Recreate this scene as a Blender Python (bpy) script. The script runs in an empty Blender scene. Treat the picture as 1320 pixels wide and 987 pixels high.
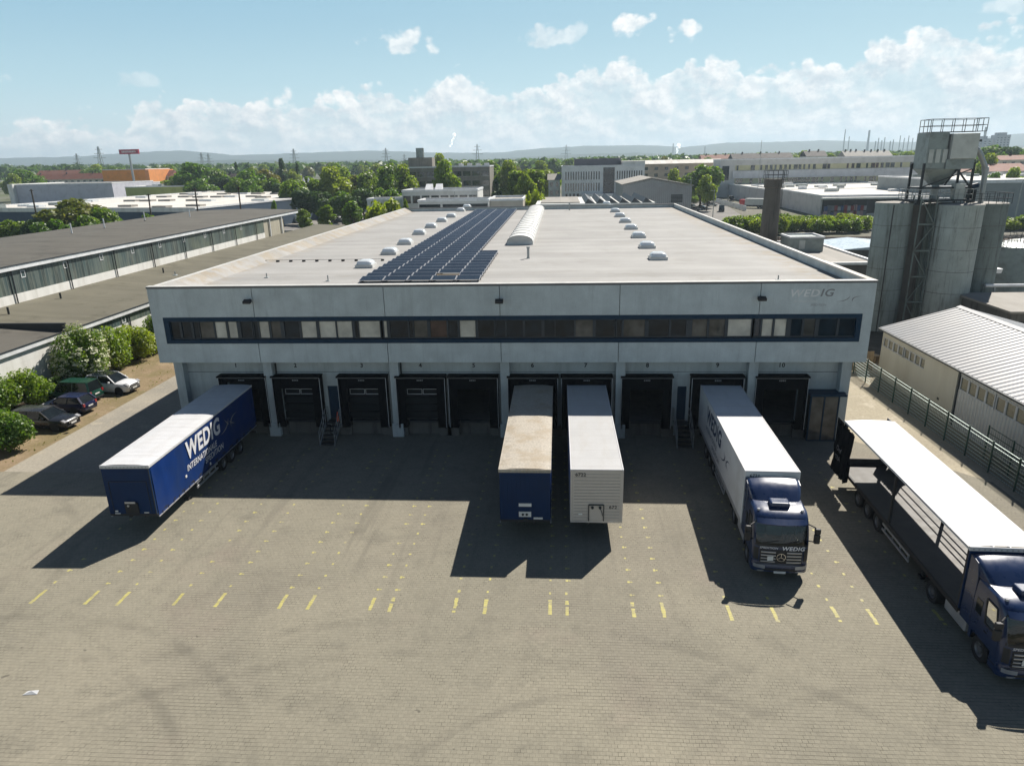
import bpy, bmesh, math, random
import numpy as np
from mathutils import Matrix, Vector
PI = math.pi
R = math.radians
random.seed(7)
scene = bpy.context.scene
HAZE = 0.00018
SKY = 0.05
EXPO = 0.58
COL = scene.collection

# ------------------------------------------------------------------ camera
FPX, PITCH, YAW, ROLL, CH, CD = 892.0, 0.3104, 0.0733, 0.0213, 18.5044, 44.6309
fw = Vector((-math.sin(YAW)*math.cos(PITCH), math.cos(YAW)*math.cos(PITCH), -math.sin(PITCH)))
rt0 = Vector((math.cos(YAW), math.sin(YAW), 0)); up0 = rt0.cross(fw)
rt = rt0*math.cos(ROLL) - up0*math.sin(ROLL)
up = rt0*math.sin(ROLL) + up0*math.cos(ROLL)
CAMPOS = Vector((0, -CD, CH))
cd = bpy.data.cameras.new('camera'); cam = bpy.data.objects.new('camera', cd); COL.objects.link(cam)
m = Matrix((rt, up, -fw)).transposed().to_4x4(); m.translation = CAMPOS
cam.matrix_world = m
cd.sensor_width = 36; cd.lens = FPX/1320*36; cd.clip_start = 0.5; cd.clip_end = 30000
scene.camera = cam

def ray(px, py):
    return fw + rt*((px-660)/FPX) - up*((py-493.5)/FPX)
def at(px, py, Y):            # world point where the sight line meets the plane y = Y
    d = ray(px, py); return CAMPOS + d*((Y-CAMPOS.y)/d.y)
def gz(px, py, z=0.0):        # ... the level z
    d = ray(px, py); return CAMPOS + d*((z-CH)/d.z)

# ------------------------------------------------------------------ tagging
def tag(o, label=None, cat=None, group=None, kind=None):
    if label: o['label'] = label
    if cat: o['category'] = cat
    if group: o['group'] = group
    if kind: o['kind'] = kind
    return o
def thing(name, label, cat, loc=(0, 0, 0), rz=0, group=None):
    o = bpy.data.objects.new(name, None); COL.objects.link(o)
    o.location = loc; o.rotation_euler = (0, 0, rz); o.empty_display_size = .3
    return tag(o, label, cat, group)
def children(o):
    return [c for c in COL.objects if c.parent == o]
CH_CACHE = {}
def copy_tree(o, parent=None):
    c = o.copy(); COL.objects.link(c)
    if parent is not None: c.parent = parent
    for ch in o.children: copy_tree(ch, c)
    return c

# ------------------------------------------------------------------ mesh builder
class MB:
    def __init__(s): s.v = []; s.f = []; s.mi = []; s.cur = 0
    def mat(s, i): s.cur = i; return s
    def add(s, vs, fs):
        n = len(s.v); s.v.extend([tuple(v) for v in vs])
        for f in fs: s.f.append([n+i for i in f]); s.mi.append(s.cur)
        return s
    def box(s, x0, x1, y0, y1, z0, z1):
        return s.add([(x0,y0,z0),(x1,y0,z0),(x1,y1,z0),(x0,y1,z0),(x0,y0,z1),(x1,y0,z1),(x1,y1,z1),(x0,y1,z1)],
            [(3,2,1,0),(4,5,6,7),(0,1,5,4),(1,2,6,5),(2,3,7,6),(3,0,4,7)])
    def cbox(s, c, d):
        return s.box(c[0]-d[0]/2, c[0]+d[0]/2, c[1]-d[1]/2, c[1]+d[1]/2, c[2]-d[2]/2, c[2]+d[2]/2)
    def poly(s, pts): return s.add(pts, [tuple(range(len(pts)))])
    def prism(s, pts, axis, a, b):
        # pts: 2D outline; axis 0: (y,z) along x; 1: (x,z) along y; 2: (x,y) along z
        def P(p, t):
            return ((t,p[0],p[1]),(p[0],t,p[1]),(p[0],p[1],t))[axis]
        n = len(pts); vs = [P(p,a) for p in pts]+[P(p,b) for p in pts]
        fs = [tuple(range(n)), tuple(range(2*n-1, n-1, -1))]
        fs += [(i,(i+1)%n,(i+1)%n+n,i+n) for i in range(n)]
        return s.add(vs, fs)
    def bar(s, p, q, w, h=None):
        # rectangular bar between two points
        p = Vector(p); q = Vector(q); h = h or w; d = (q-p)
        if d.length < 1e-6: return s
        d.normalize(); u = Vector((0,0,1)) if abs(d.z) < .95 else Vector((1,0,0))
        a = d.cross(u).normalized(); b = a.cross(d).normalized()
        vs = [e+a*(i*w/2)+b*(j*h/2) for e in (p,q) for i,j in ((-1,-1),(1,-1),(1,1),(-1,1))]
        return s.add(vs, [(3,2,1,0),(4,5,6,7),(0,1,5,4),(1,2,6,5),(2,3,7,6),(3,0,4,7)])
    def cyl(s, p, q, r, n=12, r2=None, caps=True):
        p = Vector(p); q = Vector(q); r2 = r if r2 is None else r2; d = (q-p).normalized()
        u = Vector((0,0,1)) if abs(d.z) < .95 else Vector((1,0,0))
        a = d.cross(u).normalized(); b = d.cross(a).normalized()
        vs = []
        for e, rr in ((p,r),(q,r2)):
            for i in range(n):
                t = 2*PI*i/n; vs.append(e+a*(rr*math.cos(t))+b*(rr*math.sin(t)))
        fs = [(i,(i+1)%n,(i+1)%n+n,i+n) for i in range(n)]
        if caps: fs += [tuple(range(n-1,-1,-1)), tuple(range(n,2*n))]
        return s.add(vs, fs)
    def tube(s, pts, r, n=8):
        for p, q in zip(pts[:-1], pts[1:]): s.cyl(p, q, r, n)
        return s
    def loft(s, rings, caps=True, closed=True):
        n = len(rings[0]); vs = [p for r in rings for p in r]; fs = []
        for k in range(len(rings)-1):
            for i in range(n if closed else n-1):
                j = (i+1) % n
                fs.append((k*n+i, k*n+j, (k+1)*n+j, (k+1)*n+i))
        if caps:
            fs.append(tuple(range(n-1,-1,-1))); fs.append(tuple(range((len(rings)-1)*n, len(rings)*n)))
        return s.add(vs, fs)
    def lathe(s, prof, c=(0,0,0), n=16):
        rings = [[(c[0]+r*math.cos(2*PI*i/n), c[1]+r*math.sin(2*PI*i/n), c[2]+z) for i in range(n)] for r, z in prof]
        return s.loft(rings)
    def text(s, body, size, M, shear=0, bold=0, align='CENTER', sx=1.0):
        vs, fs = text_mesh(body, size, shear, bold, align)
        return s.add([M @ Vector((v[0]*sx, v[1], v[2])) for v in vs], fs)
    def xform(s, M):
        s.v = [tuple(M @ Vector(v)) for v in s.v]; return s
    def mesh(s, name, mats, smooth=False, recalc=True, ang=35):
        me = bpy.data.meshes.new(name)
        me.from_pydata(s.v, [], s.f)
        if not isinstance(mats, (list, tuple)): mats = [mats]
        for mm in mats: me.materials.append(mm)
        if len(mats) > 1: me.polygons.foreach_set('material_index', s.mi)
        if recalc:
            bm = bmesh.new(); bm.from_mesh(me); bmesh.ops.recalc_face_normals(bm, faces=bm.faces); bm.to_mesh(me); bm.free()
        if smooth:
            me.shade_smooth(); me.set_sharp_from_angle(angle=R(ang))
        me.update(); return me
    def build(s, name, mats, parent=None, world=False, smooth=False, bevel=0, recalc=True, seg=2, ang=35, subsurf=0):
        if world and parent is not None:
            W = Matrix.Identity(4); q = parent
            while q is not None: W = q.matrix_basis @ W; q = q.parent
            s.xform(W.inverted())
        me = s.mesh(name, mats, smooth, recalc, ang)
        o = bpy.data.objects.new(name, me); COL.objects.link(o)
        if parent is not None: o.parent = parent
        if bevel:
            b = o.modifiers.new('bevel', 'BEVEL'); b.width = bevel; b.segments = seg; b.limit_method = 'ANGLE'; b.angle_limit = R(30)
        if subsurf:
            b = o.modifiers.new('sub', 'SUBSURF'); b.levels = subsurf; b.render_levels = subsurf
        return o

TXT = {}
def text_mesh(body, size, shear=0, bold=0, align='CENTER'):
    key = (body, shear, bold, align)
    if key not in TXT:
        cu = bpy.data.curves.new('lettering', 'FONT'); cu.body = body; cu.size = 1; cu.shear = shear; cu.offset = bold
        cu.space_character = 1.09 if bold > .018 else 1.03; cu.align_x = align; cu.align_y = 'CENTER'; cu.resolution_u = 3
        o = bpy.data.objects.new('lettering', cu); COL.objects.link(o)
        dg = bpy.context.evaluated_depsgraph_get(); dg.update()
        me = bpy.data.meshes.new_from_object(o.evaluated_get(dg))
        TXT[key] = ([tuple(v.co) for v in me.vertices], [tuple(p.vertices) for p in me.polygons])
        bpy.data.objects.remove(o); bpy.data.meshes.remove(me); bpy.data.curves.remove(cu)
    vs, fs = TXT[key]
    return [(v[0]*size, v[1]*size, v[2]*size) for v in vs], fs
def frame(origin, right, upv):
    r = Vector(right).normalized(); u = Vector(upv).normalized(); n = r.cross(u)
    M = Matrix((r, u, n)).transposed().to_4x4(); M.translation = Vector(origin); return M
def struct(name, mb, mats, label, cat, **k):
    o = mb.build(name, mats, **k); tag(o, label, cat, kind='structure'); return o

# ------------------------------------------------------------------ materials
def new_mat(name):
    mt = bpy.data.materials.new(name); mt.use_nodes = True; nt = mt.node_tree
    return mt, nt, nt.nodes['Principled BSDF']
class NX:                                         # small node-expression helper
    def __init__(s, nt): s.nt = nt
    def n(s, typ, **k):
        nd = s.nt.nodes.new(typ)
        for a, b in k.items(): setattr(nd, a, b)
        return nd
    def put(s, sock, v):
        if isinstance(v, bpy.types.NodeSocket): s.nt.links.new(v, sock)
        elif v is not None: sock.default_value = v
    def m(s, op, a, b=None, c=None, clamp=False):
        nd = s.n('ShaderNodeMath', operation=op); nd.use_clamp = clamp
        for i, v in enumerate((a, b, c)):
            if v is not None: s.put(nd.inputs[i], v)
        return nd.outputs[0]
    def vm(s, op, a, b=None, scale=None):
        nd = s.n('ShaderNodeVectorMath', operation=op); s.put(nd.inputs[0], a)
        if b is not None: s.put(nd.inputs[1], b)
        if scale is not None: s.put(nd.inputs['Scale'], scale)
        return nd.outputs['Value'] if op in ('LENGTH','DOT_PRODUCT','DISTANCE') else nd.outputs[0]
    def mix(s, f, a, b):
        nd = s.n('ShaderNodeMix', data_type='RGBA'); s.put(nd.inputs['Factor'], f)
        s.put(nd.inputs[6], c4(a)); s.put(nd.inputs[7], c4(b)); return nd.outputs[2]
    def mul(s, f, a, b):
        nd = s.n('ShaderNodeMix', data_type='RGBA', blend_type='MULTIPLY'); s.put(nd.inputs['Factor'], f)
        s.put(nd.inputs[6], c4(a)); s.put(nd.inputs[7], c4(b)); return nd.outputs[2]
    def noise(s, vec, scale, detail=3, rough=.55, dim='3D'):
        nd = s.n('ShaderNodeTexNoise', noise_dimensions=dim); s.put(nd.inputs['Vector'], vec)
        nd.inputs['Scale'].default_value = scale; nd.inputs['Detail'].default_value = detail; nd.inputs['Roughness'].default_value = rough
        return nd.outputs['Fac']
    def rng(s, v, a, b, c=0, d=1, smooth=True):
        nd = s.n('ShaderNodeMapRange', interpolation_type='SMOOTHSTEP' if smooth else 'LINEAR'); s.put(nd.inputs[0], v)
        for i, q in enumerate((a,b,c,d)): s.put(nd.inputs[i+1], q)
        return nd.outputs[0]
    def comb(s, x, y, z):
        nd = s.n('ShaderNodeCombineXYZ')
        for i, v in enumerate((x,y,z)): s.put(nd.inputs[i], v)
        return nd.outputs[0]
    def sep(s, v):
        nd = s.n('ShaderNodeSeparateXYZ'); s.put(nd.inputs[0], v); return nd.outputs
def c4(c):
    if isinstance(c, bpy.types.NodeSocket) or c is None: return c
    return tuple(c) if len(c) == 4 else (c[0], c[1], c[2], 1)
def bump(x, bs, h, strength=.3, dist=.02):
    b = x.n('ShaderNodeBump'); b.inputs['Strength'].default_value = strength; b.inputs['Distance'].default_value = dist
    x.put(b.inputs['Height'], h); x.put(bs.inputs['Normal'], b.outputs[0])
def pos(x, stretch=(1,1,1), obj=False):
    v = x.n('ShaderNodeTexCoord').outputs['Object'] if obj else x.n('ShaderNodeNewGeometry').outputs['Position']
    return x.vm('MULTIPLY', v, stretch) if stretch != (1,1,1) else v
MATS = {}
def mat(name, col, rough=.6, metal=0., var=.12, scale=1.5, spec=.5, dirt=None, dirt_scale=.35, dirt_amt=.5, bmp=0, obj=True, coat=0, streak=False, detail=4):
    if name in MATS: return MATS[name]
    mt, nt, bs = new_mat(name); x = NX(nt); v = pos(x, obj=obj)
    vv = x.vm('MULTIPLY', v, (1,1,.18)) if streak else v
    n = x.noise(vv, scale, detail)
    k = x.rng(n, .25, .75, 1-var, 1+var, False)
    c = x.vm('SCALE', tuple(col), scale=k)
    if dirt:
        f = x.m('MULTIPLY', x.rng(x.noise(vv, dirt_scale, 5, .65), .45, .72), dirt_amt)
        c = x.mix(f, c, dirt)
    x.put(bs.inputs['Base Color'], c)
    x.put(bs.inputs['Roughness'], x.rng(n, .2, .8, max(0,rough-.08), min(1,rough+.08), False))
    bs.inputs['Metallic'].default_value = metal; bs.inputs['Specular IOR Level'].default_value = spec
    if coat: bs.inputs['Coat Weight'].default_value = coat; bs.inputs['Coat Roughness'].default_value = .08
    if bmp: bump(x, bs, x.noise(v, scale*9, 3), bmp)
    MATS[name] = mt; return mt
def paint(name, col, rough=.35, coat=.6, metal=0): return mat(name, col, rough, metal, var=.06, scale=2.5, coat=coat*.6, dirt=tuple(c*.55+.03 for c in col), dirt_scale=1.2, dirt_amt=.35)
def glass_mat(name, col=(.012,.016,.018), rough=.04, spec=1.0, metal=0.0):
    if name in MATS: return MATS[name]
    mt, nt, bs = new_mat(name); x = NX(nt); v = pos(x, obj=True)
    c = x.vm('SCALE', tuple(col), scale=x.rng(x.noise(v, 1.1, 2), .3, .7, .6, 1.5, False))
    x.put(bs.inputs['Base Color'], c); bs.inputs['Roughness'].default_value = rough
    bs.inputs['Specular IOR Level'].default_value = spec; bs.inputs['IOR'].default_value = 1.6; bs.inputs['Metallic'].default_value = metal
    MATS[name] = mt; return mt

def corrugated(name, col, pitch=.2, axis=0, rough=.45, depth=.03, var=.1, dirt=(.25,.22,.18), metal=0, amt=.35):
    if name in MATS: return MATS[name]
    mt, nt, bs = new_mat(name); x = NX(nt); v = pos(x); s = x.sep(v)
    w = x.m('SINE', x.m('MULTIPLY', s[axis], 2*PI/pitch))
    n = x.noise(v, .8, 4)
    c = x.vm('SCALE', tuple(col), scale=x.rng(n, .25, .75, 1-var, 1+var, False))
    c = x.mix(x.m('MULTIPLY', x.rng(x.noise(v, .25, 5, .65), .45, .75), amt), c, dirt)
    groove = x.rng(w, -1, -.75, .86, 1)
    c = x.vm('SCALE', c, scale=groove)
    x.put(bs.inputs['Base Color'], c); bs.inputs['Roughness'].default_value = rough; bs.inputs['Metallic'].default_value = metal
    bump(x, bs, w, .8, depth)
    MATS[name] = mt; return mt

def leaf_mat(name, c1, c2, trans=.35, hue=.25):
    if name in MATS: return MATS[name]
    mt = bpy.data.materials.new(name); mt.use_nodes = True; nt = mt.node_tree; nt.nodes.clear(); x = NX(nt)
    out = x.n('ShaderNodeOutputMaterial'); v = pos(x)
    f = x.m('ADD', x.m('MULTIPLY', x.noise(v, .55, 3), .8), x.m('MULTIPLY', x.n('ShaderNodeNewGeometry').outputs['Random Per Island'], .5))
    oi = x.n('ShaderNodeObjectInfo')
    f = x.m('ADD', f, x.m('MULTIPLY', x.m('SUBTRACT', oi.outputs['Random'], .5), hue*2))
    c = x.mix(x.rng(f, .3, .95), c1, c2)
    d = x.n('ShaderNodeBsdfDiffuse'); x.put(d.inputs[0], c)
    t = x.n('ShaderNodeBsdfTranslucent'); x.put(t.inputs[0], x.mul(1.0, c, (1.0, 1.05, .45)))
    g = x.n('ShaderNodeBsdfGlossy'); g.inputs['Roughness'].default_value = .45; g.inputs[0].default_value = (1,1,1,1)
    mx = x.n('ShaderNodeMixShader'); mx.inputs[0].default_value = trans
    nt.links.new(d.outputs[0], mx.inputs[1]); nt.links.new(t.outputs[0], mx.inputs[2])
    m2 = x.n('ShaderNodeMixShader'); m2.inputs[0].default_value = .035
    nt.links.new(mx.outputs[0], m2.inputs[1]); nt.links.new(g.outputs[0], m2.inputs[2])
    nt.links.new(m2.outputs[0], out.inputs[0])
    MATS[name] = mt; return mt

def sheet_roof(name, col, dirt, pitch=1.36, amt=.4):
    mt, nt, bs = new_mat(name); x = NX(nt); v = pos(x, obj=True); s = x.sep(v)
    fr = x.m('ABSOLUTE', x.m('SUBTRACT', x.m('FRACT', x.m('MULTIPLY', s[1], 1/pitch)), .5))
    c = x.vm('SCALE', tuple(col), scale=x.rng(x.noise(v, .9, 5, .6), .25, .75, .93, 1.05, False))
    c = x.mix(x.m('MULTIPLY', x.rng(x.noise(x.vm('MULTIPLY', v, (1,.25,1)), 1.6, 6, .7), .46, .74), amt), c, dirt)
    c = x.mix(x.m('MULTIPLY', x.rng(fr, .475, .492), .45), c, tuple(d*.7 for d in dirt))
    x.put(bs.inputs['Base Color'], c); bs.inputs['Roughness'].default_value = .5; bs.inputs['Specular IOR Level'].default_value = .3
    MATS[name] = mt; return mt
def paving_mat():
    mt, nt, bs = new_mat('block_paving'); x = NX(nt); v = pos(x)
    br = x.n('ShaderNodeTexBrick'); br.offset = .5; br.inputs['Scale'].default_value = 1
    wob = x.vm('SCALE', x.vm('SUBTRACT', x.n('ShaderNodeTexNoise').outputs['Color'], (.5,.5,.5)), scale=.05)
    tn = wob.node.inputs[0].links[0].from_node.inputs[0].links[0].from_node; nt.links.new(v, tn.inputs['Vector']); tn.inputs['Scale'].default_value = .6
    x.put(br.inputs['Vector'], x.vm('ADD', v, wob))
    br.inputs['Brick Width'].default_value = .2; br.inputs['Row Height'].default_value = .165
    br.inputs['Mortar Size'].default_value = .010; br.inputs['Mortar Smooth'].default_value = .5; br.inputs['Bias'].default_value = 0
    br.inputs['Color1'].default_value = (.955,.955,.955,1); br.inputs['Color2'].default_value = (1.045,1.045,1.045,1); br.inputs['Mortar'].default_value = (1,1,1,1)
    wy = x.sep(x.vm('ADD', v, wob))[1]
    row = x.rng(x.m('ABSOLUTE', x.m('SUBTRACT', x.m('FRACT', x.m('MULTIPLY', wy, 1/.165)), .5)), .40, .47)
    big = x.noise(v, .07, 5, .6); mid = x.noise(v, .5, 5, .65); fine = x.noise(v, 7, 3, .6)
    c = x.mix(x.rng(big, .35, .65), (.234,.217,.168), (.273,.250,.192))
    c = x.mix(x.rng(x.noise(v, .16, 4, .6), .55, .75, 0, .55), c, (.252,.21,.172))
    c = x.mix(x.m('MULTIPLY', x.rng(mid, .48, .76), .55), c, (.155,.145,.115))
    c = x.mix(x.rng(x.noise(v, .045, 5, .62), .48, .62, 0, .45), c, (.20,.182,.148))
    c = x.mul(1.0, c, br.outputs['Color'])
    c = x.vm('SCALE', c, scale=x.rng(fine, .2, .8, .86, 1.14, False))
    # open joints come and go
    jn = x.rng(x.noise(v, 1.4, 4, .7), .46, .7, .10, .9)
    c = x.mix(x.m('MULTIPLY', br.outputs['Fac'], jn), c, (.06,.055,.04))
    open_ = x.rng(x.noise(v, .09, 3, .6), .42, .58, .35, 1.25)
    c = x.mix(x.m('MULTIPLY', row, x.m('MULTIPLY', open_, x.rng(x.noise(x.vm('MULTIPLY', v, (.5,2.2,1)), .8, 4, .7), .36, .66, .12, .62)), None, True), c, (.075,.068,.05))
    pit = x.rng(x.noise(x.vm('MULTIPLY', v, (1,1.8,1)), 3.2, 3, .6), .66, .70)
    c = x.mix(x.m('MULTIPLY', x.m('MULTIPLY', pit, x.m('MAXIMUM', row, br.outputs['Fac'])), open_, None, True), c, (.025,.022,.018))
    # oil spots and turning-tyre rubber
    sp = x.rng(x.noise(v, 1.9, 2, .5), .735, .775)
    c = x.mix(x.m('MULTIPLY', sp, .6), c, (.07,.065,.055))
    s = x.sep(v)
    for cx, cy, r, w, k in ((-22,-34,11.5,.22,.35),(-22,-34,13.6,.22,.35),(-4,-46,24,.25,.28),(-4,-46,26.1,.25,.28),(14,-38,15,.22,.25),(14,-38,17.1,.22,.25),(-36,-20,10,.25,.25),(-36,-20,12.1,.25,.25),(2,-33,9,.18,.3)):
        d = x.m('ABSOLUTE', x.m('SUBTRACT', x.m('SQRT', x.m('ADD', x.m('POWER', x.m('SUBTRACT', s[0], cx), 2), x.m('POWER', x.m('SUBTRACT', s[1], cy), 2))), r))
        f = x.m('MULTIPLY', x.rng(d, w*.3, w*1.6, 1, 0), x.rng(x.noise(v, .22, 4, .7), .42, .64, 0, k*1.0))
        c = x.mix(f, c, (.1,.092,.075))
    # lanes worn by backing trucks
    ln = x.m('MULTIPLY', x.rng(x.noise(x.vm('MULTIPLY', v, (1.1,.06,1)), 1, 4, .6), .52, .72, 0, .38), x.rng(s[1], -22, -14, 0, 1))
    c = x.mix(ln, c, (.12,.11,.09))
    x.put(bs.inputs['Base Color'], c); bs.inputs['Roughness'].default_value = .85
    bs.inputs['Specular IOR Level'].default_value = .25
    bump(x, bs, x.m('SUBTRACT', x.m('MULTIPLY', fine, .3), br.outputs['Fac']), .5, .012)
    return mt

def ground_mat(name, c1, c2, c3, s1=.02, s2=.3, rough=.95):
    mt, nt, bs = new_mat(name); x = NX(nt); v = pos(x)
    c = x.mix(x.rng(x.noise(v, s1, 6, .6), .4, .6), c1, c2)
    c = x.mix(x.rng(x.noise(v, s2, 6, .7), .5, .7), c, c3)
    c = x.vm('SCALE', c, scale=x.rng(x.noise(v, 6, 3), .2, .8, .8, 1.2, False))
    x.put(bs.inputs['Base Color'], c); bs.inputs['Roughness'].default_value = rough; bs.inputs['Specular IOR Level'].default_value = .2
    bump(x, bs, x.noise(v, 9, 4), .4, .03)
    MATS[name] = mt; return mt
def concrete_mat(name, col, dark, streaks=1.0):
    mt, nt, bs = new_mat(name); x = NX(nt); v = pos(x)
    n1 = x.noise(v, .55, 6, .65); n2 = x.noise(x.vm('MULTIPLY', v, (1,1,.10)), 1.6, 6, .72); n3 = x.noise(v, 14, 3); n4 = x.noise(x.vm('MULTIPLY', v, (1,1,.05)), 5.5, 4, .7)
    c = x.vm('SCALE', tuple(col), scale=x.rng(n1, .25, .75, .82, 1.16, False))
    c = x.mix(x.m('MULTIPLY', x.rng(n2, .48, .74), .7*streaks, None, True), c, dark)
    c = x.mix(x.m('MULTIPLY', x.rng(n4, .56, .76), .45*streaks, None, True), c, tuple(d*.8 for d in dark))
    c = x.mix(x.rng(x.noise(v, 2.3, 5, .75), .60, .72, 0, .4), c, dark)
    c = x.mix(x.rng(x.noise(v, 1.1, 6, .8), .58, .70, 0, .3), c, tuple(min(.8,d*1.25) for d in col))
    c = x.vm('SCALE', c, scale=x.rng(n3, .2, .8, .92, 1.08, False))
    x.put(bs.inputs['Base Color'], c); bs.inputs['Roughness'].default_value = .85; bs.inputs['Specular IOR Level'].default_value = .25
    bump(x, bs, n3, .25, .01)
    MATS[name] = mt; return mt
def roof_mat(name, col, seam=1.6, axis=1, dirt=(.3,.24,.15), amt=.35, edges=None):
    mt, nt, bs = new_mat(name); x = NX(nt); v = pos(x); s = x.sep(v)
    fr = x.m('FRACT', x.m('MULTIPLY', s[axis], 1/seam))
    line = x.rng(x.m('ABSOLUTE', x.m('SUBTRACT', fr, .5)), .46, .49)
    band = x.n('ShaderNodeTexWhiteNoise', noise_dimensions='1D'); x.put(band.inputs['W'], x.m('FLOOR', x.m('MULTIPLY', s[axis], 1/seam)))
    c = x.vm('SCALE', tuple(col), scale=x.rng(band.outputs[0], 0, 1, .92, 1.08, False))
    c = x.vm('SCALE', c, scale=x.rng(x.noise(v, .2, 5, .6), .25, .75, .88, 1.1, False))
    st = (.22,1,1) if axis == 1 else (1,.22,1)
    f = x.m('MULTIPLY', x.rng(x.noise(x.vm('MULTIPLY', v, st), .5, 6, .7), .5, .75), amt)
    c = x.mix(f, c, dirt)
    st2 = x.noise(v, .33, 6, .72); c = x.mix(x.m('MULTIPLY', x.rng(st2, .54, .66), x.rng(st2, .66, .74, amt*.7, amt*.25)), c, dirt)
    if edges:
        e = x.m('MINIMUM', x.rng(x.m('MINIMUM', x.m('SUBTRACT', s[0], edges[0]), x.m('SUBTRACT', edges[1], s[0])), .3, 3.2, 1, 0), x.rng(x.noise(v, .6, 6, .7), .42, .62))
        c = x.mix(x.m('MULTIPLY', e, .5), c, (.30,.225,.125))
    c = x.mix(x.m('MULTIPLY', line, .22), c, (.16,.15,.13))
    x.put(bs.inputs['Base Color'], c); bs.inputs['Roughness'].default_value = .8; bs.inputs['Specular IOR Level'].default_value = .3
    bump(x, bs, x.noise(v, 2.5, 4), .3, .03)
    MATS[name] = mt; return mt

M = {}
M['paving'] = paving_mat()
M['conc'] = concrete_mat('precast_concrete', (.55,.60,.60), (.33,.36,.36), .55)
M['conc_low'] = concrete_mat('base_concrete', (.47,.51,.51), (.27,.295,.29), .6)
M['conc_silo'] = concrete_mat('silo_concrete', (.27,.31,.30), (.09,.10,.092), 1.3)
M['silo_pale'] = concrete_mat('silo_pale', (.38,.42,.40), (.12,.12,.105), 1.4)  # tone set per silo only so the round shells stand apart
M['silo_dark'] = concrete_mat('silo_dark_concrete', (.20,.235,.225), (.06,.066,.06), 1.4)
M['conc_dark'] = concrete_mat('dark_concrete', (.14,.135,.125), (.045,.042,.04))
M['roof'] = roof_mat('roof_membrane', (.345,.338,.325), 1.6, 1, (.25,.235,.205), .5, (-27.6,19.5))
M['shed_roof'] = roof_mat('bitumen_roof', (.115,.107,.09), 1.0, 1, (.065,.06,.05), .85)
M['shed_roof2'] = roof_mat('bitumen_roof_old', (.145,.135,.10), 1.0, 1, (.085,.08,.055), .9)
M['white_roof'] = roof_mat('pale_roof', (.66,.63,.58), 3.0, 0, (.42,.37,.29), .45)
M['grey_roof'] = roof_mat('grey_roof', (.33,.31,.28), 2.0, 0, (.2,.18,.15), .45)
M['coping'] = mat('coping_metal', (.60,.585,.55), .45, .0, dirt=(.35,.3,.24), dirt_amt=.35)
M['coping_dark'] = mat('coping_grey', (.13,.13,.135), .5)
M['frame'] = mat('window_frame', (.008,.034,.068), .5, spec=.2)
M['frame_lt'] = mat('window_mullion', (.02,.032,.045), .42)
M['steel'] = mat('galvanised_steel', (.34,.36,.36), .45, .5, dirt=(.2,.16,.1), dirt_amt=.3)
M['steel_dk'] = mat('dark_steel', (.04,.045,.05), .5, .3, spec=.3)
M['door_dk'] = mat('door_grey', (.012,.016,.02), .6, spec=.15)
M['rubber'] = mat('rubber', (.012,.012,.013), .8, var=.25)
M['black'] = mat('black_fabric', (.004,.005,.007), .85, var=.3, spec=.08)
M['white'] = mat('white_paint', (.76,.76,.75), .5, var=.05, dirt=(.5,.48,.44), dirt_amt=.3)
M['white_strip'] = mat('white_strip', (.6,.6,.6), .5)
M['trailer_white'] = mat('trailer_white', (.74,.74,.735), .4, var=.04, dirt=(.5,.48,.44), dirt_scale=.7, dirt_amt=.4)
M['tarp_white'] = mat('tarp_white', (.57,.57,.58), .55, var=.04, dirt=(.55,.52,.5), dirt_scale=.9, dirt_amt=.3)
M['tarp_beige'] = mat('tarp_beige', (.40,.36,.30), .7, var=.3, scale=9, dirt=(.3,.23,.14), dirt_scale=.8, dirt_amt=.6)
M['roof_white'] = sheet_roof('trailer_roof', (.60,.60,.61), (.48,.46,.43))
M['roof_grey'] = sheet_roof('trailer_roof_grey', (.47,.47,.47), (.42,.40,.37), 1.0, .55)
M['panel_white'] = mat('box_front', (.56,.51,.46), .45, var=.05, dirt=(.4,.35,.29), dirt_scale=1.5, dirt_amt=.4)
M['tarp_blue'] = mat('curtain_blue', (.004,.030,.150), .5, spec=.25, var=.12, scale=1.2, dirt=(.02,.04,.1), dirt_amt=.5)
M['front_blue'] = mat('bulkhead_blue', (.003,.024,.085), .5, spec=.2, var=.1, scale=1.5)
M['cab_blue'] = paint('cab_blue', (.008,.026,.085), .3, .8)
M['chassis'] = mat('chassis_black', (.018,.018,.02), .6, var=.2)
M['alu'] = mat('aluminium', (.55,.55,.56), .4, .6)
M['rim'] = mat('rim_steel', (.20,.20,.205), .45, .5, dirt=(.06,.055,.05), dirt_scale=3, dirt_amt=.6)
M['chrome'] = mat('chrome', (.7,.7,.72), .2, 1.0)
M['glass'] = glass_mat('dark_glass', (.012,.016,.018), .03, 1.0)
M['glass_car'] = glass_mat('car_glass', (.006,.009,.010), .05, .28)
mt, nt, bs = new_mat('clear_glass'); x = NX(nt)
tr_ = x.n('ShaderNodeBsdfTransparent'); tr_.inputs[0].default_value = (.62,.70,.68,1); gl_ = x.n('ShaderNodeBsdfGlossy'); gl_.inputs['Roughness'].default_value = .02
lw_ = x.n('ShaderNodeFresnel'); lw_.inputs['IOR'].default_value = 1.6; mx_ = x.n('ShaderNodeMixShader'); nt.links.new(lw_.outputs[0], mx_.inputs[0]); nt.links.new(tr_.outputs[0], mx_.inputs[1]); nt.links.new(gl_.outputs[0], mx_.inputs[2])
nt.links.new(mx_.outputs[0], nt.nodes['Material Output'].inputs[0]); M['clear'] = mt
M['filt_seat'] = mat('seat_cloth', (.05,.05,.055), .85)
M['pane'] = glass_mat('coated_pane', (.10,.095,.085), .03, .25, .0)
M['pane_bright'] = mat('bright_pane', (.58,.55,.47), .5, var=.35, scale=.9, coat=.3)  # bright yard reflections and interiors put into the pane colour
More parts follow.
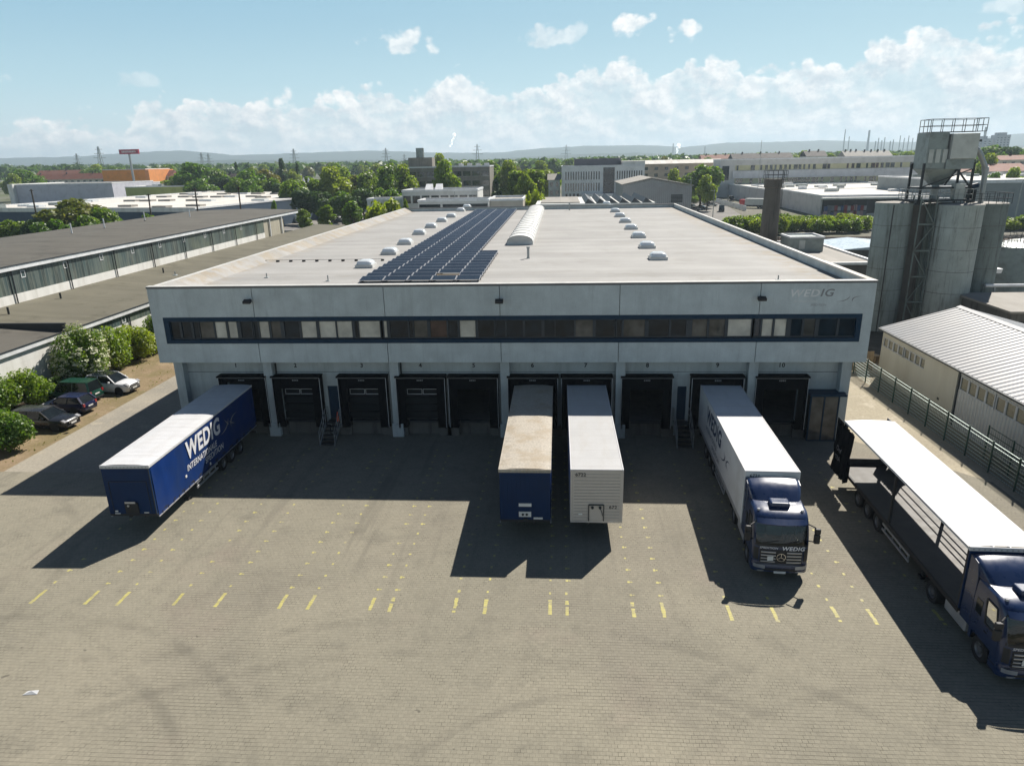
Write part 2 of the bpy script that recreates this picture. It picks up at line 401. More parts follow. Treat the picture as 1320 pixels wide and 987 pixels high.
M['pane_dark'] = glass_mat('dim_pane', (.008,.017,.026), .03, .25, .0)
M['pane_bg'] = glass_mat('far_pane', (.03,.04,.05), .08, .8)
M['letter_dark'] = mat('letter_black', (.012,.012,.016), .6)
M['letter_navy'] = mat('letter_navy', (.02,.035,.09), .5)
M['letter_white'] = mat('letter_white', (.75,.75,.77), .5)
M['letter_pale'] = mat('letter_worn', (.74,.74,.72), .55, var=.2, scale=3)
M['letter_grey'] = mat('letter_grey', (.25,.25,.25), .55, var=.3, scale=3)
M['yellow'] = mat('marking_yellow', (.44,.395,.13), .7, var=.2, scale=3, dirt=(.29,.26,.18), dirt_scale=2.5, dirt_amt=.95, obj=False)
M['orange'] = mat('cone_orange', (.75,.10,.02), .5)
M['red'] = mat('signal_red', (.45,.02,.02), .4)
M['lamp_glass'] = glass_mat('lamp_glass', (.35,.35,.36), .1, .8)
M['lamp_red'] = glass_mat('tail_lamp', (.3,.01,.012), .1, .8)
M['plate'] = mat('number_plate', (.7,.7,.68), .5)
M['vault'] = mat('vault_sheet', (.66,.66,.64), .55, var=.08, spec=.2)
M['pane_warm'] = glass_mat('warm_pane', (.075,.045,.038), .03, .25)
M['saw'] = mat('slanting_sheet', (.07,.075,.085), .5, spec=.3)
M['dome'] = mat('dome_acrylic', (.72,.75,.77), .18, var=.05, coat=.5)
M['kerb_plastic'] = mat('dome_kerb', (.62,.62,.6), .5)
M['cream'] = mat('cream_wall', (.58,.53,.43), .7, obj=False, dirt=(.42,.37,.27), streak=True)
M['rust'] = mat('rusty_steel', (.17,.21,.20), .7, .1, dirt=(.09,.06,.04), dirt_amt=.6)
M['bark'] = mat('bark', (.075,.055,.04), .9, var=.3, scale=4)
M['deck'] = mat('deck_plywood', (.06,.054,.046), .6, var=.3, scale=2.5, dirt=(.14,.12,.1), dirt_amt=.4)
M['wood'] = mat('weathered_wood', (.33,.25,.15), .8, var=.25, scale=3)
# ------------------------------------------------------------------ sky and sun
SUN = Vector((.53, .84, 1.0)).normalized()
elev = math.asin(SUN.z); azim = math.atan2(SUN.x, SUN.y)
ld = bpy.data.lights.new('sun', 'SUN'); ld.energy = 5.0; ld.angle = R(.53); ld.color = (1.0, .945, .86)
lo = bpy.data.objects.new('sun', ld); COL.objects.link(lo)
lo.rotation_euler = SUN.to_track_quat('Z', 'Y').to_euler()
world = bpy.data.worlds.new('World'); scene.world = world; world.use_nodes = True
wt = world.node_tree; x = NX(wt); bg = wt.nodes['Background']
sky = x.n('ShaderNodeTexSky', sky_type='NISHITA'); sky.sun_disc = False
sky.sun_elevation = elev; sky.sun_rotation = azim; sky.altitude = 100; sky.air_density = .55; sky.dust_density = .3; sky.ozone_density = 2.5
d = x.vm('NORMALIZE', x.n('ShaderNodeTexCoord').outputs['Generated'])
sx, sy, sz = x.sep(d)[0:3]
az = x.m('MULTIPLY', x.m('ARCTAN2', sx, sy), 57.2958)          # degrees right of +y
el = x.m('MULTIPLY', x.m('ARCSINE', sz), 57.2958)
def pix_dir(px, py):
    v = ray(px, py).normalized(); return math.degrees(math.atan2(v.x, v.y)), math.degrees(math.asin(v.z))
P2 = x.comb(az, x.m('MULTIPLY', el, 1.25), 0)
def fbm(vec, s, det=6, rough=.58): return x.noise(vec, s, det, rough)
nA = fbm(P2, .30, 7, .6); offs = x.vm('ADD', P2, (.55, .95, 0)); nB = fbm(offs, .30, 7, .6)
def cells(sc, sm):
    vo_ = x.n('ShaderNodeTexVoronoi', feature='SMOOTH_F1'); x.put(vo_.inputs['Vector'], x.vm('ADD', P2, x.vm('SCALE', x.comb(nA, nB, 0), scale=1.6)))
    vo_.inputs['Scale'].default_value = sc; vo_.inputs['Smoothness'].default_value = sm; return vo_.outputs['Distance']
puff = x.m('SUBTRACT', .55, x.m('ADD', x.m('MULTIPLY', cells(.5, .15), .62), x.m('MULTIPLY', cells(1.35, .2), .38)))
# height of the cumulus bank along the horizon, by compass bearing
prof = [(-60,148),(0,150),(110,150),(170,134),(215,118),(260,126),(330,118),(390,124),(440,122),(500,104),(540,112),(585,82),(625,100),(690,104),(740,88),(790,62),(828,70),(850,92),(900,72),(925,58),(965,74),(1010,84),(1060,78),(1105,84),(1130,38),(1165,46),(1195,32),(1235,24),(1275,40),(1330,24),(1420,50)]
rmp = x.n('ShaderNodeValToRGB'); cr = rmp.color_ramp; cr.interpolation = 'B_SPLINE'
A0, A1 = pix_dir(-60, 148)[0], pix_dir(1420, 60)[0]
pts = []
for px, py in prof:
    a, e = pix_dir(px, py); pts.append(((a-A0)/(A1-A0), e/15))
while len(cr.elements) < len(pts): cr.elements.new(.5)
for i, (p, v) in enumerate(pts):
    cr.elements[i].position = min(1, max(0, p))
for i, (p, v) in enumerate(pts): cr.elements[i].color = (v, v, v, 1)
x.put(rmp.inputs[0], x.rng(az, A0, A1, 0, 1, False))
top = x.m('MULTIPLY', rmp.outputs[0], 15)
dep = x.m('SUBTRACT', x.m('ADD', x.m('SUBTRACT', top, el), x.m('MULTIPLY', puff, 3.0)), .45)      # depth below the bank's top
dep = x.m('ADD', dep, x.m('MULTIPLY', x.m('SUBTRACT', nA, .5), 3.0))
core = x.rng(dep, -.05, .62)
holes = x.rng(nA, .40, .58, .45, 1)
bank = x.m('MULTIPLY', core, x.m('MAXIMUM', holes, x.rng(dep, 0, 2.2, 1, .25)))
def islet(px, py, wx, wy, k, thr=.42):
    a, e = pix_dir(px, py); w = wx/892*57.3; h = wy/892*57.3
    q = x.m('SQRT', x.m('ADD', x.m('POWER', x.m('DIVIDE', x.m('SUBTRACT', az, a), w), 2), x.m('POWER', x.m('DIVIDE', x.m('SUBTRACT', el, e), h), 2)))
    f = x.m('ADD', x.m('SUBTRACT', 1.0, q), x.m('MULTIPLY', x.m('SUBTRACT', nA, .5), 2.4))
    f = x.m('ADD', f, x.m('MULTIPLY', x.m('SUBTRACT', puff, .12), 1.6))
    return x.m('MULTIPLY', x.rng(f, .12, .6), k)
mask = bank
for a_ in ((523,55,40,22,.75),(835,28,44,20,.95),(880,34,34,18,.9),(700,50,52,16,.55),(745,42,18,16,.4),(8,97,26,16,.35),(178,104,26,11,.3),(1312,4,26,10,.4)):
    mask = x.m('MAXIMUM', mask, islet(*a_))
lit = x.rng(x.m('SUBTRACT', nA, nB), -.10, .10, 0, 1)
pl2 = x.rng(x.m('SUBTRACT', fbm(P2, .9, 6, .62), fbm(x.vm('ADD', P2, (.25,.45,0)), .9, 6, .62)), -.13, .13, 0, 1)
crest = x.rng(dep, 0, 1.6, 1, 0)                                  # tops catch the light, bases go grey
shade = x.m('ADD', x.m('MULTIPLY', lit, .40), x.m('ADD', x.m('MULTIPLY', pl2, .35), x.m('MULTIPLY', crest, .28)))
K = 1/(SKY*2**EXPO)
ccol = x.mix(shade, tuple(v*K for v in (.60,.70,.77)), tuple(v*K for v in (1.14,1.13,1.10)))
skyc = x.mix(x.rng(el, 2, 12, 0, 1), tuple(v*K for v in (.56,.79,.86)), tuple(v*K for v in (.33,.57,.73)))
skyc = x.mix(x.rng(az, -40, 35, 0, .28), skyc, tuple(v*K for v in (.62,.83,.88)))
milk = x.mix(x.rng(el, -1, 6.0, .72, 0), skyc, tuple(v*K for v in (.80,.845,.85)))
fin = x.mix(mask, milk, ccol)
low_band = x.rng(el, 14, 19, 1, 0)  # no bearing limit: unseen clouds behind the camera added to brighten the facade
fin = x.mix(low_band, sky.outputs[0], fin)
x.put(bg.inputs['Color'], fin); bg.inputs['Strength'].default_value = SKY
world.cycles.sampling_method = 'MANUAL'; world.cycles.sample_map_resolution = 512

vs = scene.view_settings; vs.view_transform = 'Standard'; vs.look = 'None'; vs.exposure = EXPO; vs.gamma = 1.0; vs.use_curve_mapping = False
scene.render.engine = 'CYCLES'
cy = scene.cycles; cy.use_denoising = True
try: cy.denoiser = 'OPENIMAGEDENOISE'
except Exception: pass
cy.max_bounces = 5; cy.diffuse_bounces = 1; cy.glossy_bounces = 3; cy.transmission_bounces = 3; cy.transparent_max_bounces = 12; cy.volume_bounces = 0
cy.caustics_reflective = False; cy.caustics_refractive = False; cy.sample_clamp_indirect = 6

# ------------------------------------------------------------------ ground sheets
gm = ground_mat('outskirts_ground', (.17,.16,.13), (.10,.115,.055), (.22,.205,.17), .012, .05)
struct('ground', MB().poly([(-6000,-900,-.06),(6000,-900,-.06),(6000,6500,-.06),(-6000,6500,-.06)]), gm, 'open ground of the industrial district out to the hills', 'ground')
struct('yard', MB().poly([(-90,-70,0),(25.3,-70,0),(25.3,1.05,0),(-29.3,1.05,0),(-29.3,-6,0),(-36,-6,0),(-90,-6.5,0)]), M['paving'], 'truck yard paved in small sandy grey concrete blocks', 'paving')
lane_m = ground_mat('lane_asphalt', (.32,.29,.235), (.26,.24,.2), (.36,.32,.25), .15, .6)
struct('lane', MB().poly([(-36,-6,.004),(-29.3,-6,.004),(-29.3,1.05,.004),(-27.0,1.05,.004),(-27.0,120,.004),(-36,120,.004)]), lane_m, 'pale asphalt lane along the warehouse side', 'lane')
dirt_m = ground_mat('dirt', (.25,.185,.115), (.185,.15,.075), (.31,.235,.15), .2, .5)
struct('dirt_parking', MB().poly([(-90,-6.5,.004),(-36,-6,.004),(-36,120,.004),(-46,120,.004),(-46,20,.004),(-90,20,.004)]), dirt_m, 'brown bare earth where the cars are parked', 'dirt')
path_m = ground_mat('pale_concrete', (.40,.355,.265), (.34,.30,.225), (.46,.41,.32), .15, .6)
struct('side_path', MB().poly([(19.0,1.05,.004),(25.3,-6,.004),(25.3,120,.004),(19.0,120,.004)]), path_m, 'pale concrete strip beside the warehouse wall', 'path')
struct('fence_strip', MB().poly([(25.3,-70,-.004),(60,-70,-.004),(60,19,-.004),(25.3,19,-.004)]), path_m, 'pale concrete apron around the metal hall', 'path')
silo_g = ground_mat('silo_yard', (.12,.11,.09), (.08,.075,.06), (.17,.15,.12), .1, .6)
struct('silo_yard', MB().poly([(25.3,19,-.004),(120,19,-.004),(120,56,-.004),(25.3,56,-.004)]), silo_g, 'dirty ground around the concrete silos', 'ground')
# painted lane marks
mk = MB(); rng_ = random.Random(3)
ticks = [-23.8,-21.25,-19.75,-17.18,-15.24,-12.35,-11.05,-8.29,-7.43,-4.59,-3.26,-.44,.30,3.14,4.42,7.2,9.06,11.63,13.07,15.81]
for i, tx in enumerate(ticks):
    w = .08
    y0_ = -19.5+rng_.uniform(-.08,.08)
    for q in range(7):
        if rng_.random() < .95: mk.box(tx-w+rng_.uniform(-.012,.018), tx+w+rng_.uniform(-.018,.012), y0_+q*.15, y0_+q*.15+rng_.uniform(.135,.15), .004, .005)
    yy = -17.9
    while yy < -1.5:
        if rng_.random() < .96:
            a = rng_.uniform(.045,.065); b = rng_.uniform(.06,.095)
            xx = tx + rng_.uniform(-.03,.03)
            mk.box(xx-a, xx+a, yy-b, yy+b, .004, .005)
            if rng_.random() < .5: mk.box(xx+a+.02, xx+a+.11, yy-b*.4, yy+b*.5, .004, .005)
        yy += 1.0
struct('yard_markings', mk, M['yellow'], 'worn yellow lane marks painted on the block paving', 'road markings')

# ------------------------------------------------------------------ the warehouse
XL, XR, DEP, HR, HU, ZR = -27.87, 19.81, 80.8, 10.9, 5.6, 10.25
wh = thing('warehouse', 'large pale concrete logistics warehouse with ten numbered loading docks and flat roof', 'warehouse', (-4.03, 0, 0))
JX = [XL, -20.62, -11.67, -3.97, 3.83, 12.72, XR]
g = .02
for a, b in zip(JX[:-1], JX[1:]):
    MB().box(a+(g if a != XL else 0), b-(g if b != XR else 0), 0, .22, 8.80, HR-.13).build('wall_panel', M['conc'], wh, True)
    MB().box(a+(g if a != XL else 0), b-(g if b != XR else 0), 0, .22, HU, 6.96).build('wall_panel', M['conc'], wh, True)
MB().box(XL,-27.08,0,.22,6.965,8.795).build('wall_panel', M['conc'], wh, True)
MB().box(19.17,XR,0,.22,6.965,8.795).build('wall_panel', M['conc'], wh, True)
MB().box(XL+.05,XR-.05,.225,.30,8.80,HR-.15).box(XL+.05,XR-.05,.225,.30,HU+.02,6.94).build('panel_backing', M['steel_dk'], wh, True)
MB().box(XL,XL+.25,.225,DEP,HU,HR-.13).build('side_wall', M['conc'], wh, True)
MB().box(XR-.25,XR,.225,DEP,HU,HR-.13).build('side_wall', M['conc'], wh, True)
MB().box(XL+.26,XR-.26,DEP-.25,DEP,0,HR-.13).build('rear_wall', M['conc'], wh, True)
MB().box(XL+.255,XR-.255,.31,1.3,HU,HU+.2).build('soffit', M['conc_low'], wh, True)
LX0, LX1 = -27.1, 19.15
MB().box(LX0,LX0+.3,1.3,DEP-.3,0,HU-.01).build('side_wall', M['conc_low'], wh, True)
MB().box(LX1-.3,LX1,1.3,DEP-.3,0,HU-.01).build('side_wall', M['conc_low'], wh, True)
MB().box(XL+.26,LX0,1.3,DEP-.3,HU,HU+.2).box(LX1,XR-.26,1.3,DEP-.3,HU,HU+.2).build('soffit', M['conc_low'], wh, True)
# roof and copings
MB().box(XL+.26,XR-.26,.3,DEP-.26,ZR-.2,ZR).build('roof', M['roof'], wh, True)
MB().box(XL-.03,XR+.03,-.03,.42,HR-.125,HR).build('coping', M['coping_dark'], wh, True)
MB().box(XL-.03,XR+.03,-.05,.44,HR+.002,HR+.03).build('coping', M['coping'], wh, True)
MB().box(XR-.42,XR+.03,.445,9,HR-.10,HR+.02).build('coping', M['white_roof'], wh, True)
MB().box(XR-.30,XR+.03,9.01,DEP,HR-.12,HR-.02).build('coping', M['coping'], wh, True)
MB().box(XL-.03,XL+.34,.445,DEP,HR-.14,HR-.04).build('coping', M['coping'], wh, True)
MB().prism([(XL+.345,ZR+.002),(XL+.345,HR-.06),(XL+.75,HR-.22),(XL+1.6,ZR+.002)],1,.5,DEP-.3).build('roof_kerb', M['roof'], wh, True)
MB().box(XL+.35,XR-.35,DEP-.4,DEP+.03,HR-.14,HR-.02).build('coping', M['coping_dark'], wh, True)
# window band: surround, bays and panes
fb = MB()
fb.box(-27.075,19.165,-.04,.2,8.53,8.79).box(-27.075,19.165,-.04,.2,6.97,7.23).box(-27.075,-26.72,-.04,.2,7.235,8.525).box(18.85,19.165,-.04,.2,7.235,8.525)
fb.build('window_surround', M['frame'], wh, True)
def ZX(px): return at(px, 425, .1).x
bays = [  # pixel spans of the panes, one list per bay, with their look: d dark, m mixed, b bright
 [(215,232,'m'),(235,247,'m'),(250,257,'d'),(258,276,'m'),(278,292,'b'),(295,306,'b'),(311,325,'m')],
 [(328,333,'d'),(335,347,'b'),(350,362,'m'),(367,386,'d'),(389,408,'b'),(412,433,'b'),(435,454,'b'),(458,462,'d'),(463,490,'b')],
 [(495,499,'b'),(503,526,'m'),(528,533,'d'),(534,551,'m'),(555,576,'m'),(578,590,'d'),(593,613,'b'),(617,637,'m')],
 [(640,651,'d'),(653,674,'m'),(677,698,'m'),(702,715,'d'),(716,740,'d'),(742,764,'m'),(768,792,'d')],
 [(795,801,'d'),(804,831,'m'),(836,862,'d'),(865,884,'m'),(892,911,'m'),(914,934,'m'),(938,968,'b')],
 [(973,979,'d'),(982,995,'b'),(998,1013,'b'),(1019,1033,'m'),(1036,1050,'m'),(1055,1078,'d'),(1081,1103,'d')],
]
for bay in bays:
    a, b = ZX(bay[0][0])-.06, ZX(bay[-1][1])+.06
    fr = MB(); fr.box(a, b, .12, .2, 7.24, 7.33).box(a, b, .12, .2, 8.45, 8.52)
    edges = [a]+[v for p in bay for v in (ZX(p[0]), ZX(p[1]))]+[b]
    for l, r in zip(edges[0::2], edges[1::2]): fr.box(l, max(r, l+.05), .08, .2, 7.335, 8.445)
    w = fr.build('window', M['frame_lt'], wh, True)
    for p0, p1, k in bay:
        MB().box(ZX(p0), ZX(p1), .15, .17, 7.335, 8.445).build('pane', M[{'d':'pane_dark','m':('pane','pane_dark','pane','pane_warm','pane','pane_dark')[int(p0*7)%6],'b':'pane_bright'}[k]], w, True)
# ground floor columns
for cx in (-26.85,-20.42,-11.46,-3.78,4.06,12.83,18.83):
    c = MB().box(cx-.32,cx+.32,.42,1.0,0,HU-.004); c.box(cx-.40,cx+.40,.34,1.0,0,1.0)
    c.build('column', M['conc_low'], wh, True, bevel=.03)
# docks
docks = {1:-22.35,2:-18.48,3:-13.78,4:-9.67,5:-6.01,6:-1.89,7:1.79,8:5.84,9:10.54,10:14.75}
nums = {1:-22.94,2:-18.62,3:-13.86,4:-9.71,5:-5.98,6:-1.92,7:1.72,8:5.9,9:10.58,10:14.8}
doors_w = [(-16.47,-15.62),(8.0,8.62)]
# front wall of the ground floor, pierced by docks and two doors
op = sorted([(c-1.3, c+1.3, 1.15, 4.0) for c in docks.values()]+[(a, b, 1.15, 3.6) for a, b in doors_w]+[(17.0,18.45,0,3.3)])
lw = MB(); prev = LX0
for a, b, z0, z1 in op:
    lw.box(prev, a, 1.0, 1.3, 0, HU-.002)
    lw.box(a, b, 1.0, 1.3, z1, HU-.002)
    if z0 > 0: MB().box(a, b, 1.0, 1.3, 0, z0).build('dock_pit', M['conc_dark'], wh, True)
    prev = b
lw.box(prev, LX1, 1.0, 1.3, 0, HU-.002)
lw.build('front_wall', M['conc_low'], wh, True)
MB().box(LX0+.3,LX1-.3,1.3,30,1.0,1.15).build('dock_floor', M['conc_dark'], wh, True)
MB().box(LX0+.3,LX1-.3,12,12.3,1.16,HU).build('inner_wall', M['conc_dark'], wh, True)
jl = MB()
for a, b in zip(sorted([-27.0,-20.1,-11.15,-3.45,4.4,13.15]), sorted([-20.75,-11.8,-4.1,3.72,12.5,18.5])): jl.box(a, b, .992, .999, 4.62, 4.65)
jl.build('wall_joint', M['steel_dk'], wh, True)
for k, cx in docks.items():
    z0, z1 = 1.05, 4.42
    h = MB(); hw = 1.72
    h.box(cx-hw,cx+hw,.34,.985,z1-.12,z1).box(cx-hw,cx-hw+.16,.34,.985,z0-.35,z1-.125).box(cx+hw-.16,cx+hw,.34,.985,z0-.35,z1-.125)
    h.box(cx-hw-.04,cx+hw+.04,.20,.985,z1+.002,z1+.10)
    s = h.build('dock_shelter', M['black'], wh, True)
    cu = MB().box(cx-hw+.165,cx-hw+.62,.40,.43,z0-.35,z1-.125).box(cx+hw-.62,cx+hw-.165,.40,.43,z0-.35,z1-.125)
    if k not in (1,6,7,9): cu.box(cx-hw+.165,cx+hw-.165,.44,.47,z1-.85,z1-.13)
    else: cu.box(cx-hw+.165,cx+hw-.165,.44,.47,z1-.36,z1-.13)
    cu.build('curtain', M['black'], s, True)
    e = .028
    MB().box(cx-hw,cx+hw,.31,.338,z1-.05,z1-.05+e).box(cx-hw,cx-hw+e,.31,.338,z0-.3,z1-.055).box(cx+hw-e,cx+hw,.31,.338,z0-.3,z1-.055).build('trim', M['white_strip'], s, True)
    tl = MB()
    for q in range(4): tl.box(cx-.22+q*.115, cx-.14+q*.115, .30, .312, z1-.24, z1-.15)
    tl.build('header_tag', M['letter_grey'], s, True)
    if k in (2,3,4):
        dd = MB()
        for q in range(5): dd.box(cx-1.28,cx+1.28,1.02,1.06,1.17+q*.56,1.70+q*.56)
        D = dd.build('dock_door', M['door_dk'], wh, True)
        f = MB()
        for wx0, wx1 in ((cx-1.1,cx-.03),(cx+.03,cx+1.1)):
            f.box(wx0,wx1,1.0,1.018,2.98,3.02).box(wx0,wx1,1.0,1.018,3.35,3.39).box(wx0,wx0+.03,1.0,1.018,3.02,3.35).box(wx1-.03,wx1,1.0,1.018,3.02,3.35)
        f.build('door_window', M['white_strip'], D, True)
    else:
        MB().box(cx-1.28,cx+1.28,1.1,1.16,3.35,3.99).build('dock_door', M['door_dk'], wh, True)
    MB().box(cx-1.0,cx+1.0,.62,.99,1.0,1.14).build('dock_leveller', M['steel_dk'], wh, True)
    for sgn in (-1,1):
        MB().box(cx+sgn*1.22-.14,cx+sgn*1.22+.14,.55,.985,.72,1.12).build('dock_buffer', M['rubber'], wh, True, bevel=.02)
        MB().cyl((cx+sgn*1.18,.50,1.16),(cx+sgn*1.18,.50,1.86),.055,10).build('dock_guide', M['white_strip'], wh, True)
        MB().box(cx+sgn*1.55-.42,cx+sgn*1.55+.42,.70,.99,0,.70).build('dock_plinth', M['conc_dark'], wh, True)
    MB().text(str(k), .42, frame((nums[k], .985, 5.10), (1,0,0), (0,0,1)), bold=.03).build('dock_number', M['letter_dark'], wh, True)
for a, b in doors_w:
    MB().box(a+.01,b-.01,1.08,1.13,1.16,3.58).build('side_door', M['frame'], wh, True)
# faded firm lettering
MB().text('WED', .66, frame((15.42, -.006, 10.12), (1,0,0), (0,0,1)), .22, .02, sx=1.18).build('wall_lettering', M['letter_pale'], wh, True)
MB().text('IG', .66, frame((16.80, -.006, 10.14), (1,0,0), (0,0,1)), .22, .02, sx=1.22).build('wall_lettering', M['letter_grey'], wh, True)
MB().text('INTERNATIONALE', .17, frame((15.55,-.006,9.62), (1,0,0), (0,0,1)), .2).build('wall_lettering', M['letter_pale'], wh, True)
MB().text('SPEDITION', .19, frame((16.35,-.006,9.38), (1,0,0), (0,0,1)), .2).build('wall_lettering', M['letter_grey'], wh, True)
def swoosh(mb, origin, right, upv, w, h, both=True):
    # two thin crossing arcs, the firm's star mark
    Fm = frame(origin, right, upv)
    def arc(P0, P1, P2, t0):
        top_, bot = [], []
        for i in range(13):
            t = i/12; p = Vector(P0)*(1-t)**2+Vector(P1)*2*t*(1-t)+Vector(P2)*t*t
            dv = ((Vector(P1)-Vector(P0))*(1-t)+(Vector(P2)-Vector(P1))*t); nrm = Vector((-dv.y, dv.x)).normalized()
            th = t0*math.sin(PI*min(.98,max(.02,t)))
            top_.append(p+nrm*th); bot.append(p-nrm*th)
        for i in range(12):
            mb.add([Fm @ Vector((q.x*w, q.y*h, 0)) for q in (top_[i], top_[i+1], bot[i+1], bot[i])], [(0,1,2,3)])
    if both: arc((-1,-.55),(-.15,-.55),(.02,.5),.06); arc((-.38,.62),(.02,-.25),(-.05,-.1),.05); arc((.1,.1),(.3,-.3),(.62,-.5),.05)
    if both or h > 0: arc((.22,-.6),(.12,.5),(1,.42),.06)
    else: arc((-1,.55),(-.15,.55),(.02,-.5),.06)
    return mb
for hh_ in (.34, -.34): swoosh(MB(), (18.25,-.006,9.78), (1,0,0), (0,0,1), .82, hh_, False).build('star_mark', M['letter_grey'], wh, True)
# glazed entrance porch at the right end
po = MB(); px0, px1, py0, py1 = 16.62, 18.52, .1, .99
for a in (px0, px1-.09): po.box(a,a+.09,py0,py0+.09,0,3.25).box(a,a+.09,py1-.1,py1,0,3.25)
po.box(px0-.1,px1+.35,py0-.25,py1,3.255,3.42).box(px0+.1,px1-.1,py0,py0+.08,3.16,3.25).box(px0+.1,px1-.1,py0,py0+.08,0,.08).box(17.5,17.58,py0,py0+.08,.085,3.155)
pf = po.build('entrance_porch', M['frame'], wh, True)
MB().box(px0+.095,17.495,py0+.03,py0+.05,.085,3.155).build('glass_pane', M['pane'], pf, True)
MB().box(17.585,px1-.095,py0+.03,py0+.05,.085,3.155).build('glass_pane', M['pane'], pf, True)
MB().box(px0+.03,px0+.05,py0+.1,py1-.1,.05,3.2).build('glass_pane', M['pane_dark'], pf, True)
MB().box(px1-.05,px1-.03,py0+.1,py1-.1,.05,3.2).build('glass_pane', M['pane_dark'], pf, True)
# wall drain pipes
for cx in (-20.02,-11.08,13.2): MB().cyl((cx,.93,.4),(cx,.93,5.58),.05,8).build('drain_pipe', M['steel_dk'], wh, True)

# floodlights on the facade
for fx, fz, lb in ((-20.8,9.95,'black floodlight on the facade above docks one and two'),(-3.97,9.85,'black floodlight on the facade above docks five and six'),(12.71,9.9,'black floodlight on the facade between docks nine and ten')):
    t = thing('floodlight', lb, 'floodlight', (fx, 0, fz), 0, 'floodlights on the warehouse front')
    MB().box(-.05,.05,-.30,-.004,.02,.10).build('bracket', M['steel_dk'], t)
    MB().prism([(-.62,.02),(-.28,.14),(-.26,-.06),(-.60,-.14)],0,-.26,.26).build('lamp_head', M['chassis'], t, bevel=.02)

# dock stairs
def dock_stair(cx, lb):
    t = thing('dock_stair', lb, 'stairs', (cx, .95, 0), 0, 'steel stairs between the docks')
    w = .48
    MB().box(-w,w,-.75,-.02,1.06,1.12).build('landing', M['steel_dk'], t)
    for i in range(5):
        MB().box(-w,w,-1.05-i*.3,-.80-i*.3,.86-i*.2,.91-i*.2).build('step', M['steel_dk'], t)
    for s in (-1,1):
        MB().bar((s*(w+.03),-.75,1.05),(s*(w+.03),-2.35,-.0+.02),.04,.2).build('stringer', M['steel'], t)
        hr = MB(); xx = s*(w+.05)
        for zz in (.55, 1.0): hr.tube([(xx,-.05,1.1+zz),(xx,-.75,1.1+zz),(xx,-2.3,.02+zz)], .022, 6)
        for yy, zb in ((-.1,1.1),(-.75,1.1),(-1.5,.57),(-2.3,0)): hr.cyl((xx,yy,zb),(xx,yy,zb+1.02),.024,6)
        hr.build('handrail', M['steel'], t)
    return t
dock_stair(-16.05, 'steel steps with handrails up to the door between docks two and three')
dock_stair(8.3, 'steel steps with handrails up to the door between docks eight and nine')
t = thing('traffic_cone', 'orange cone standing on the steel landing beside dock three', 'cone', (-15.78, .5, 1.12))
MB().box(-.17,.17,-.17,.17,0,.03).build('base', M['rubber'], t); MB().lathe([(.13,.03),(.02,.72),(.0,.73)], n=12).build('cone', M['orange'], t, smooth=True)

# ------------------------------------------------------------------ things on the roof
def rz(px, py, z=ZR): return gz(px, py, z)
dm_k = MB().box(-.85,.85,-.85,.85,0,.32).mesh('dome_kerb', M['kerb_plastic'])
rings = []
for k in range(7):
    t_ = k/6*PI/2; s_ = .80*math.cos(t_)**.55 if k < 6 else .12; z_ = .33+.42*math.sin(t_)
    rg = []
    for i in range(24):
        a = 2*PI*i/24; ca, sa = math.cos(a), math.sin(a); q = (abs(ca)**5+abs(sa)**5)**(-.2)
        rg.append((s_*q*ca, s_*q*sa, z_))
    rings.append(rg)
dm_d = MB().loft(rings).mesh('dome_cap', M['dome'], smooth=True)
def dome(p, lb, grp):
    t = thing('roof_dome', lb, 'skylight', (p.x, p.y, ZR), 0, grp); t.scale = (.88, .88, .84)
    for nm, me in (('kerb', dm_k), ('dome', dm_d)):
        o = bpy.data.objects.new(nm, me); COL.objects.link(o); o.parent = t
for i, (px, py) in enumerate([(472,351),(503,334),(523,321),(541,308),(556,299),(570,291),(582,285),(594,277),(602,272)]):
    p = rz(px, py-7+i*.35); dome(p, 'white dome rooflight in the row along the left side of the solar panels', 'domes beside the solar panels')
for i, (px, py) in enumerate([(848,340),(834,325),(823,311.5),(813.5,300.5),(806,291.5),(799,284),(793,277.5),(787.5,272),(782,267.5)]):
    p = rz(px, py-6+i*.3); dome(p, 'white dome rooflight in the row on the bare right half of the roof', 'domes on the right of the roof')

# solar panels
def pv_mat():
    mt, nt, bs = new_mat('solar_cells'); xx = NX(nt); v = pos(xx, obj=True); s = xx.sep(v)
    gx = xx.m('ABSOLUTE', xx.m('SUBTRACT', xx.m('FRACT', xx.m('MULTIPLY', s[0], 6.1)), .5)); gy = xx.m('ABSOLUTE', xx.m('SUBTRACT', xx.m('FRACT', xx.m('MULTIPLY', s[1], 6.1)), .5))
    ln = xx.rng(xx.m('MAXIMUM', gx, gy), .46, .5)
    oi = xx.n('ShaderNodeObjectInfo')
    c = xx.vm('SCALE', (.012,.02,.028), scale=xx.rng(oi.outputs['Random'], 0, 1, .8, 1.35, False))
    c = xx.mix(xx.m('MULTIPLY', ln, .5), c, (.10,.12,.14))
    xx.put(bs.inputs['Base Color'], c); bs.inputs['Roughness'].default_value = .16; bs.inputs['Specular IOR Level'].default_value = .35
    return mt
M['pv'] = pv_mat()
PW, PD = 1.74, 1.06
pb = MB().box(-PW/2,PW/2,-PD/2,PD/2,-.02,.018); pb.mat(1).box(-PW/2+.035,PW/2-.035,-PD/2+.035,PD/2-.035,.0185,.022)
tilt = Matrix.Rotation(R(9), 4, 'X')
pb.xform(tilt)
pv_me = pb.mesh('solar_panel', [M['alu'], M['pv']])
sup = MB()
for sx_ in (-.75,.75): sup.box(sx_-.03,sx_+.03,-.5,.5,-.25,-.21).box(sx_-.02,sx_+.02,.42,.46,-.21,.04).box(sx_-.02,sx_+.02,-.46,-.42,-.21,-.1)
